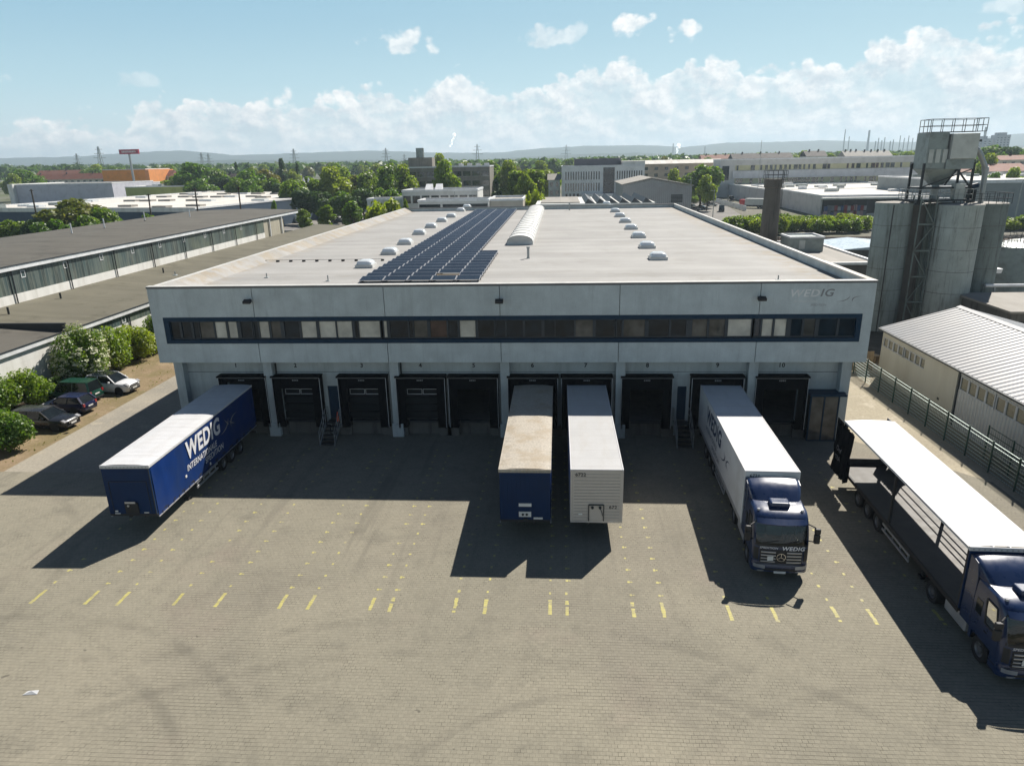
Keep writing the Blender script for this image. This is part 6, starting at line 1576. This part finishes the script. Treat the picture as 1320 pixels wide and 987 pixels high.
# --- centre: concrete office block
Y = 215
t, w = block('office_block', 'weathered grey concrete office block with rows of dark windows', 'office', at(527,250,Y).xy, at(632,250,Y).xy, 16, at(580,216,Y).z, concrete_mat('office_concrete',(.27,.25,.215),(.14,.13,.11)), M['grey_roof'])
zt_ = at(580,216,Y).z
windows(t, w, [(zt_-3.1,zt_-1.4),(zt_-6.4,zt_-4.7),(zt_-9.7,zt_-8.0)], 9, .78)
a0, a1 = at(528,212,Y+6), at(558,203,Y+6); o0 = at(527,250,Y)
MB().box(a0.x-o0.x,a1.x-o0.x,4,10,zt_+.09,a1.z).build('stair_head', concrete_mat('office_concrete2',(.27,.25,.215),(.14,.13,.11)), t)
mx_ = at(541,191,Y+6).x-o0.x; mz = at(541,191,Y+6).z
MB().cyl((mx_,6,zt_),(mx_,6,mz-4),.5,10).cyl((mx_,6,mz-4),(mx_,6,mz),1.5,12).build('roof_mast', M['filt'], t)
for i in range(4): MB().cyl((w*.62+i*3.2,8,zt_+.1),(w*.62+i*3.2,8,zt_+1.3),.9,10).build('roof_vent', M['fascia'], t)
Y = 122
t, w = block('flat_building', 'low white building with a band of windows behind the warehouse', 'building', at(519,262,Y).xy, at(616,262,Y).xy, 12, at(560,247,Y).z, wm('offwhite',(.52,.52,.50)), M['grey_roof'])
zt_ = at(560,247,Y).z; windows(t, w, [(zt_-2.6,zt_-.9)], 8, .8)
for i in range(2): MB().prism([(2,zt_+.1),(5,zt_+.1),(5,zt_+1.6)],0,5+i*2.4,6.6+i*2.4).build('roof_cowl', M['fascia'], t)
Y = 104
t, w = block('flat_building', 'long low flat roofed building right behind the warehouse rear edge', 'building', at(539,266,Y).xy, at(630,264,Y).xy, 8, at(585,260,Y).z, wm('offwhite',(.52,.52,.5)), M['grey_roof'])
zt_ = at(585,260,Y).z; windows(t, w, [(zt_-1.3,zt_-.5)], 3, .9, mm='pane_dark')
t, w = block('flat_building', 'low beige shed behind the warehouse roof, left of the yellow shrub', 'shed', at(630,266,106).xy, at(674,264,106).xy, 14, at(650,259,106).z, wm('beige',(.42,.38,.32)), M['grey_roof'])
t, w = block('flat_building', 'low grey wall building at the left rear corner of the warehouse', 'building', at(474,270,124).xy, at(520,268,124).xy, 6, at(500,258,124).z, wm('offwhite',(.52,.52,.5)), M['grey_roof'])
# white office
Y = 200
t, w = block('office_building', 'white three storey office with narrow upright windows', 'office', at(724,250,Y).xy, at(830,248,Y).xy, 22, at(770,215,Y).z, wm('white',(.62,.62,.61)), M['grey_roof'])
zt_ = at(770,215,Y).z
windows(t, w, [(zt_-4.1,zt_-1.5),(zt_-7.8,zt_-5.2)], 14, .42, 1, w*.47); windows(t, w, [(zt_-4.1,zt_-1.5),(zt_-7.8,zt_-5.2)], 11, .42, w*.66, w*.98)
windows(t, w, [(zt_-11.6,zt_-8.6)], 4, .5, 1, w*.22, mm='pane_dark')
MB().box(w*.505,w*.64,-.15,-.01,2.5,zt_-.3).build('glass_stair', M['pane_bg'], t)
MB().box(w*.24,w*.72,-4,-.2,zt_-9.4,zt_-8.6).build('canopy', M['fascia'], t); MB().box(w*.26,w*.72,-.12,-.01,0,zt_-9.45).build('ground_glazing', M['pane_dark'], t)
MB().box(w*.16,w*.73,6,16,zt_+.09,zt_+2.6).build('penthouse', wm('slate',(.12,.12,.14)), t)
MB().box(w*.735,w+.1,.3,18,zt_+.46,zt_+1.6).build('roof_step', M['white_wall'], t)
house('white gabled house just left of the white office', 707, 722, 232, 224, 205, tile='grey_roof', wall='white', nwin=2, chim=0, d=9)
# grey gabled hall
Y = 138; e0, e1, rr0 = at(803,262,Y), at(891,262,Y), at(840,231,Y)
t = thing('storage_hall', 'grey metal hall with shallow gable and slatted door beyond the warehouse', 'hall', (e0.x, Y, 0))
wW = e1.x-e0.x; eL, eR, rX, rZ = at(803,239,Y).z, at(890,240,Y).z, rr0.x-e0.x, rr0.z
MB().prism([(0,0),(0,eL),(rX,rZ),(wW,eR),(wW,0)],1,0,26).build('wall', corrugated('grey_hall',(.30,.31,.32),.5,0,.6,.03,.05), t)
MB().add([(-.4,-.3,eL),(rX,-.3,rZ+.12),(wW+.4,-.3,eR),(-.4,26.3,eL),(rX,26.3,rZ+.12),(wW+.4,26.3,eR)]+[(-.4,-.3,eL+.25),(rX,-.3,rZ+.4),(wW+.4,-.3,eR+.25),(-.4,26.3,eL+.25),(rX,26.3,rZ+.4),(wW+.4,26.3,eR+.25)],[(6,7,10,9),(7,8,11,10),(0,3,4,1),(1,4,5,2),(0,1,7,6),(1,2,8,7),(3,9,10,4),(4,10,11,5),(0,6,9,3),(2,5,11,8)]).build('roof', M['grey_roof'], t)
dX = at(865,250,Y).x-e0.x
for i in range(6): MB().box(dX,dX+2.9,-.08,-.01,at(865,261,Y).z+i*.33,at(865,261,Y).z+.22+i*.33).build('door_slat', M['steel_dk'], t)
# saw-tooth roofs behind the rear edge
t = thing('sawtooth_hall', 'low hall with rows of dark slanting roof strips behind the warehouse rear edge', 'hall', tuple(at(780,262,100).xy)+(0,))
hz = at(780,258,100).z
MB().box(-14,10,0,26,0,hz-.6).build('wall', wm('offwhite',(.52,.52,.5)), t)
for i in range(6): MB().prism([(-4+i*2.3,hz-.6),(-3.4+i*2.3,hz+.35),(-2.0+i*2.3,hz-.6)],1,0,24).build('roof_ridge', M['saw'], t)
MB().box(-13,-5,2,24,hz-.597,hz-.4).build('roof', M['grey_roof'], t)
# brick block
Y = 330
t, w = block('apartment_block', 'long tan brick apartment block with pale roof right of the white office', 'apartments', at(800,240,Y).xy, at(930,236,Y).xy, 14, at(865,211,Y).z, wm('tan',(.44,.345,.25)), M['white_roof'], gable=1.8)
zt_ = at(865,211,Y).z; windows(t, w, [(zt_-3,zt_-1.5),(zt_-6.2,zt_-4.7),(zt_-9.4,zt_-7.9)], 10, .35)
house('dark roofed terrace above the brick block, left part', 945, 1022, 204, 197.5, 420, tile='tile_dk', wall='grey', nwin=8, chim=3, d=12)
house('red brown roofed terrace above the brick block', 905, 945, 205, 199.5, 450, tile='tile', wall='cream', nwin=5, chim=3, d=12)
for k, (a, b, lb) in enumerate(((1040,1066,'dark roofed house with bright gable behind the long building, left one'),(1090,1112,'grey roofed house with many chimneys behind the long building, middle one'),(1114,1150,'grey roofed terrace with many chimneys behind the long building, right one'))):
    house(lb, a, b, 201.5, 194.5, 390, tile='tile_dk' if k == 0 else 'grey_roof', wall='white' if k == 0 else 'grey', nwin=3, chim=2+k, d=12)
# long ribbon building
Y = 300
t, w = block('office_building', 'very long pale building with two ribbons of small windows', 'office', at(926,250,Y).xy, at(1185,244,Y).xy, 16, (at(926,206.5,Y).z+at(1185,202,Y).z)/2, wm('palegrey',(.46,.45,.43)), M['grey_roof'])
zt_ = (at(926,206.5,Y).z+at(1185,202,Y).z)/2
for z0, z1 in ((zt_-4.6,zt_-2.5),(zt_-10.6,zt_-8.4)):
    MB().box(7,w-.5,-.06,-.005,z0-.1,z1+.1).build('window_band', wm('ribbon',(.42,.40,.25)), t)
    r_ = random.Random(int(z0*10))
    for i in range(38):
        xx = 7.5+i*(w-9)/38
        if r_.random() < .75: MB().box(xx,xx+r_.choice([.9,1.3,1.9]),-.09,-.065,z0,z1).build('window', M['pane_bg'], t)
MB().box(5.8,w,-.7,-.1,zt_-8.2,zt_-4.9).build('parapet_band', wm('palegrey2',(.50,.50,.51)), t)
MB().box(-3.2,-.2,-1,16,0,zt_-3).build('stair_tower', wm('palegrey',(.46,.45,.43)), t)
MB().box(1.0,4.2,-.12,-.01,zt_-9,zt_-2.6).build('stair_glazing', M['pane_dark'], t)
# supermarket / depot with pale roof
c0 = gz(1056,279,0)
t, w = block('depot', 'wide low depot with cluttered pale roof and an open bay of stacked goods', 'depot', c0.xy, (c0.x+95, c0.y-3), 95, at(1056,253.5,c0.y).z, wm('depot',(.50,.47,.45)), M['white_roof'])
hd = at(1056,253.5,c0.y).z
units(t, w, 88, hd, 34, 12, big=(2,5))
MB().box(-.3,w,-3.0,-.12,hd-.75,hd-.25).build('canopy', M['white_wall'], t)
MB().box(.5,w-1,-.11,-.02,.8,hd-1.0).build('open_bay', M['chassis'], t)
for i in range(24): MB().box(6+i*3.4,6.15+i*3.4,-2.9,-2.75,0,hd-.8).build('post', M['steel_dk'], t)
r_ = random.Random(6)
for i in range(26):
    k = r_.choice(['blue','red','pale','grey','pink']); cm_ = {'blue':(.06,.10,.22),'red':(.30,.05,.05),'pale':(.42,.40,.40),'grey':(.18,.18,.2),'pink':(.42,.26,.26)}[k]
    o = MB().box(0,1.2,0,1.0,0,1.1+r_.random()*.6).build('goods_crate', mat('crate_'+k, cm_, .7))
    o.location = (c0.x+.8+(i%13)*.98, c0.y-1.6-(.0 if i < 13 else .02), .06 if i < 13 else 1.75)
    o.scale = (.78,.9,1); tag(o, '%s wrapped goods in the stack of crates under the depot canopy' % {'blue':'blue','red':'red','pale':'pale','grey':'grey','pink':'pinkish'}[k], 'crate', 'goods under the depot canopy')
u0 = gz(992,266.5,0); t, w = block('flat_building', 'long pale low wing with flat roof behind the dark chimney', 'building', u0.xy, (u0.x+60, u0.y), 75, at(988,246,u0.y).z, wm('wing',(.40,.38,.38)), M['white_roof'])
units(t, w, 70, at(988,246,u0.y).z, 6, 4)
t, w = block('depot', 'grey walled depot with white roof edge at the right photo edge', 'depot', at(1248,262,165).xy, (at(1248,262,165).x+70, 165), 60, at(1290,234,165).z, wm('darkgrey',(.20,.22,.22)), M['white_roof'])
MB().box(-.2,w,-.2,-.11,at(1290,236,165).z,at(1290,233,165).z).build('roof_edge', M['fascia'], t); units(t, w, 55, at(1290,234,165).z, 12, 8, big=(1.5,3.5))
house('long red brown roofed hall behind the filter plant at right', 1238, 1330, 221, 211, 230, tile='tile', wall='grey', nwin=10, chim=0, d=16)
house('dark red roofed house above the long roof at the right edge', 1290, 1335, 206, 200, 280, tile='tile', wall='cream', nwin=4, chim=1, d=12)
t = thing('lamp_post', 'grey lamp post at the right photo edge before the grey depot', 'lamp post', tuple(at(1311,265,140).xy)+(0,))
h_ = at(1316,232,140).z; MB().cyl((0,0,0),(.3,0,h_),.16,8,.1).build('pole', M['steel'], t); MB().box(-1.4,.9,-.2,.2,h_,h_+.15).build('lamp_head', M['steel'], t)
for px, py, Y_, lb in ((891,232,170,'thin lamp post right of the grey gabled hall'),(921,246,165,'thin lamp post in the car park left of the chimney'),(982,181,260,'tall thin mast rising above the long building'),(586,247,112,'thin roof mast behind the warehouse rear edge')):
    p = at(px, py, Y_); t = thing('lamp_post' if 'lamp' in lb else 'mast', lb, 'lamp post' if 'lamp' in lb else 'mast', (p.x, Y_, 0))
    MB().cyl((0,0,0),(0,0,p.z),.14,8,.07).build('pole', M['steel'], t)
    if 'lamp' in lb: MB().box(-.9,.2,-.12,.12,p.z,p.z+.12).build('lamp_head', M['steel'], t)
# railway and car parks
struct('railway_bed', MB().poly([(38,118,-.02),(160,112,-.02),(160,121,-.02),(38,127,-.02)]), ground_mat('ballast',(.12,.075,.05),(.09,.06,.045),(.16,.11,.08),.2,1.0), 'rusty brown railway ballast beyond the flat annexe', 'railway')
for k in range(3):
    b = MB().bar((38,120.5+k*2.0,.10),(160,114.5+k*2.0,.10),.14,.16); struct('rail', b, M['steel_dk'], 'steel rail of the railway beyond the annexe', 'rail')
cp_m = ground_mat('car_park',(.24,.23,.21),(.20,.19,.18),(.29,.27,.24),.05,.4)
struct('car_park', MB().poly([(-100,135,-.03),(-38,135,-.03),(-38,235,-.03),(-100,235,-.03)]), cp_m, 'asphalt car park with vans left of the warehouse', 'car park')
struct('car_park', MB().poly([(34,140,-.03),(52,140,-.03),(72,290,-.03),(44,290,-.03)]), cp_m, 'asphalt car park right of the grey gabled hall', 'car park')
struct('rear_yard', MB().poly([(-34,82,-.03),(38,82,-.03),(34,139,-.03),(-37,139,-.03)]), cp_m, 'asphalt yard behind the warehouse', 'yard')
# small cars: one mesh each, painted per object
mt, nt, bs = new_mat('far_car_paint'); x = NX(nt); x.put(bs.inputs['Base Color'], x.n('ShaderNodeObjectInfo').outputs['Color']); bs.inputs['Roughness'].default_value = .3; bs.inputs['Coat Weight'].default_value = .6; M['far_paint'] = mt
def small_car(W, L, H, belt, van=False):
    b = MB(); hw = W/2
    b.prism([(0,.3),(0,.62),(.15,belt-.12),(1.0 if not van else .5,belt),(L-.2,belt+.03),(L,.7),(L,.3)],0,-hw,hw)
    b.mat(1); y0, y1, y2, y3 = (1.0,1.9,L-1.1,L-.25) if not van else (.5,1.1,L-.25,L-.05)
    v = [(-hw*.95,y0,belt+.002),(hw*.95,y0,belt+.002),(hw*.95,y3,belt+.032),(-hw*.95,y3,belt+.032),(-hw*.78,y1,H-.06),(hw*.78,y1,H-.06),(hw*.78,y2,H-.06),(-hw*.78,y2,H-.06)]
    if van:
        b.mat(0).add([(-hw*.97,y1+.9,belt+.03),(hw*.97,y1+.9,belt+.03),(hw*.97,y3,belt+.03),(-hw*.97,y3,belt+.03),(-hw*.9,y1+.9,H),(hw*.9,y1+.9,H),(hw*.9,y2,H),(-hw*.9,y2,H)],[(0,1,5,4),(1,2,6,5),(2,3,7,6),(3,0,4,7),(4,5,6,7)])
        b.mat(1); v[2] = (hw*.95,y1+.89,belt+.02); v[3] = (-hw*.95,y1+.89,belt+.02); v[6] = (hw*.85,y1+.89,H-.06); v[7] = (-hw*.85,y1+.89,H-.06)
    b.add(v, [(0,1,5,4),(1,2,6,5),(2,3,7,6),(3,0,4,7)]); b.mat(0)
    b.add([(p[0]*1.02,p[1],p[2]+.001) for p in v[4:]]+[(p[0],p[1],p[2]+.06) for p in v[4:]],[(4,5,6,7),(0,1,5,4),(1,2,6,5),(2,3,7,6),(3,0,4,7)])
    b.mat(2)
    for s in (-1,1):
        for yy in (.85,L-.85): b.cyl((s*(hw-.2),yy,.32),(s*(hw+.01),yy,.32),.32,12)
    return b.mesh('parked_car' if not van else 'parked_van', [M['far_paint'], M['glass_car'], M['rubber']])
sc_, sv_ = small_car(1.78,4.3,1.48,.92), small_car(1.95,5.3,2.3,1.15,True)
CN = {'white':(.7,.7,.7,1),'silver':(.38,.39,.4,1),'black':(.015,.015,.018,1),'blue':(.02,.05,.18,1),'red':(.3,.02,.02,1),'dark grey':(.06,.06,.065,1)}
def far_car(px, py, col, rz, where, grp, van=False):
    p = gz(px, py, -.03); o = bpy.data.objects.new('parked_van' if van else 'parked_car', sv_ if van else sc_); COL.objects.link(o)
    o.location = (p.x, p.y, -.03); o.rotation_euler.z = rz; o.color = CN[col]; tag(o, '%s %s %s' % (col, 'van' if van else 'car', where), 'van' if van else 'car', grp)
r_ = random.Random(11)
for px, py, col, van in ((398,287,'white',True),(403,293,'silver',False),(411,281,'white',False),(408,296,'white',False),(432,284,'white',True),(435,292,'silver',False),(440,282,'white',False),(446,288,'dark grey',False),(428,291,'black',False),(437,287.5,'blue',False)):
    far_car(px, py, col, r_.uniform(1.2,1.9), 'among the small upright trees left of the warehouse', 'vehicles left of the warehouse', van)
for i in range(24):
    px = 893+(i%8)*4.3+r_.uniform(-1,1); py = 240.5+(i//8)*3.2-(i%8)*.1; far_car(px, py, r_.choice(list(CN)), r_.uniform(-.2,.2)+1.57*(i//13), 'in the crowded car park right of the grey hall', 'cars in the far car park')
for px, py, col, van in ((903,272,'dark grey',False),(912,270,'black',False),(925,266,'silver',False),(935,262,'white',False),(944,260,'dark grey',True),(895,268,'black',False),(930,272,'black',True),(918,264,'silver',False),(950,256,'white',False),(957,255,'black',False),(963,257,'blue',False)):
    far_car(px, py, col, r_.uniform(0,3), 'parked on the ground beside the grey hall and the chimney', 'cars near the chimney', van)
for i in range(9):
    px, py = 894+i*3.6, 262-i*1.1; p0 = gz(px, py, 0); t = thing('hedge_bush', 'small green bush in the hedge row by the far car park', 'shrub', (p0.x, p0.y, 0), i*1.7, 'hedge by the far car park')
    cm, tm, rx, hh = VAR['t' if i % 2 else 's']; t.scale = (.62, .62, .75)
    for nm, me in (('crown', cm), ('trunk', tm)):
        o = bpy.data.objects.new(nm, me); COL.objects.link(o); o.parent = t
p = gz(968,268,0); t = thing('lorry', 'red cab lorry with pale grey tarpaulin parked left of the dark chimney', 'lorry', (p.x, p.y, 0), .9)
MB().box(-1.2,1.2,-6,2,1.1,3.4).build('tarpaulin', M['filt_lt'], t); MB().box(-1.2,1.2,2.1,4.2,.6,3.0).build('cab', M['red'], t, bevel=.1); MB().box(-.9,.9,-6,4,.5,1.05).build('chassis', M['chassis'], t)
for yy in (-4.5,-3.2,3.2):
    for s in (-1,1): wheel(t, (s*1.0,yy,.5), .5, .34)
t = thing('long_fence', 'pale panel fence along the car park left of the chimney', 'fence', tuple(gz(905,262,0).xy)+(0,))
a, b = gz(905,256,0), gz(962,272,0); n = 14
for i in range(n): 
    f0, f1 = a.lerp(b, i/n), a.lerp(b, (i+.93)/n); MB().bar((f0.x,f0.y,.9),(f1.x,f1.y,.9),.08,1.7).build('panel', M['fascia'], t, True)
# pylons, stacks and towers on the skyline
def lattice(label, px, py, Y, group=None):
    p = at(px, py, Y); h = p.z; t = thing('power_pylon', label, 'pylon', (p.x, Y, 0), 0, group); w = h*.09
    for s in (-1,1):
        for q in (-1,1): MB().bar((s*w,q*w,0),(s*w*.12,q*w*.12,h),h*.014).build('leg', M['filt'], t)
    arms = MB()
    for z_, l in ((.68,.20),(.80,.16),(.92,.11)): arms.bar((-h*l,0,h*z_),(h*l,0,h*z_),h*.012)
    arms.build('crossarms', M['filt'], t); br = MB()
    for i in range(7):
        z0, z1 = h*i/8, h*(i+1)/8; w0, w1 = w*(1-.88*i/8), w*(1-.88*(i+1)/8); s = 1 if i % 2 else -1
        br.bar((s*w0,-w0,z0),(-s*w1,-w1,z1),h*.008)
    br.build('bracing', M['filt'], t)
for px, py in ((98,198),(126,189),(259,197),(268,198),(378,192),(497,191),(521,199),(730,187),(615,186)):
    lattice('far lattice power pylon standing up against the pale hills', px, py, 1100, 'pylons on the skyline')
for i, (px, py, w_) in enumerate(((1090,167,1.6),(1095,176,1.4),(1121,168,3.2),(1133,178,1.6),(1137,181,1.8),(1141,177,1.6),(1148,182,2),(1152,180,1.6),(1161,175,1.4),(1166,178,1.4),(1172,175,1.6),(1177,178,1.4),(1129,182,1.8),(868,185,1.4),(909,189,1.4))):
    p = at(px, py, 2300); t = thing('refinery_stack', 'thin far chimney in the hazy refinery on the right skyline' if px > 1000 else 'thin far chimney on the skyline above the brick block', 'chimney', (p.x, 2300, 0), 0, 'far chimneys')
    r = w_/FPX*2340/2; MB().cyl((0,0,0),(0,0,p.z),r,8,r*.7).build('shaft', M['filt'], t)
for px0, px1, py, lb in ((1286,1304,171,'far grey high rise at the right end of the skyline'),(1257,1280,176,'wide far grey tower block left of the last high rise')):
    a, b = at(px0, py, 1300), at(px1, py, 1300); t = thing('high_rise', lb, 'tower block', (a.x, 1300, 0)); wd = b.x-a.x
    MB().box(0,wd,0,18,0,a.z-4).box(wd*.15,wd*.75,2,14,a.z-4,a.z).build('tower', wm('tower',(.25,.26,.28)), t)
    windows(t, wd, [(a.z-10-i*4,a.z-8-i*4) for i in range(4)], 4, .5)
a = at(1271.5,164,1350); t = thing('tall_chimney', 'pale power station chimney beside the far high rises', 'chimney', (a.x,1350,0)); MB().cyl((0,0,0),(0,0,a.z),3,12,2).build('shaft', M['filt_lt'], t)
st_m = bpy.data.materials.new('steam'); st_m.use_nodes = True; nt = st_m.node_tree; x = NX(nt); d_ = x.n('ShaderNodeBsdfDiffuse'); d_.inputs[0].default_value = (.9,.9,.9,1); t_ = x.n('ShaderNodeBsdfTranslucent'); t_.inputs[0].default_value = (.9,.9,.9,1); a_ = x.n('ShaderNodeAddShader'); nt.links.new(d_.outputs[0], a_.inputs[0]); nt.links.new(t_.outputs[0], a_.inputs[1]); nt.links.new(a_.outputs[0], nt.nodes['Material Output'].inputs[0])
for (px, py, n, lb) in ((581,180,7,'small white steam plume above the far plain near the middle'),(871,192,6,'small white steam plume at the far refinery right of centre')):
    rs = np.random.RandomState(px); b = MB()
    for i in range(n):
        q = at(px+rs.uniform(-1,1)+i*.9, py-(i-n/2)*2.4, 2600); r = (1.0+1.3*i/n)*rs.uniform(.8,1.2)/FPX*2640
        b.lathe([(.01,-r),(r*.7,-r*.7),(r,0),(r*.7,r*.7),(.01,r)], tuple(q), 8)
    o = b.build('steam_plume', st_m, smooth=True, ang=180); tag(o, lb, 'steam', kind='stuff')

# ------------------------------------------------------------------ hazy air
hm = bpy.data.materials.new('haze'); hm.use_nodes = True; nt = hm.node_tree; nt.nodes.clear(); x = NX(nt)
vo = x.n('ShaderNodeVolumePrincipled'); vo.inputs['Color'].default_value = (.70,.87,1.0,1); vo.inputs['Density'].default_value = HAZE
vo.inputs['Anisotropy'].default_value = .25
out = x.n('ShaderNodeOutputMaterial'); nt.links.new(vo.outputs[0], out.inputs['Volume'])
o = MB().box(-6050,6050,-950,6550,-1.06,175).build('haze', hm); tag(o, 'thin pale blue haze over the whole district', 'haze', kind='stuff')
o.display_type = 'WIRE'
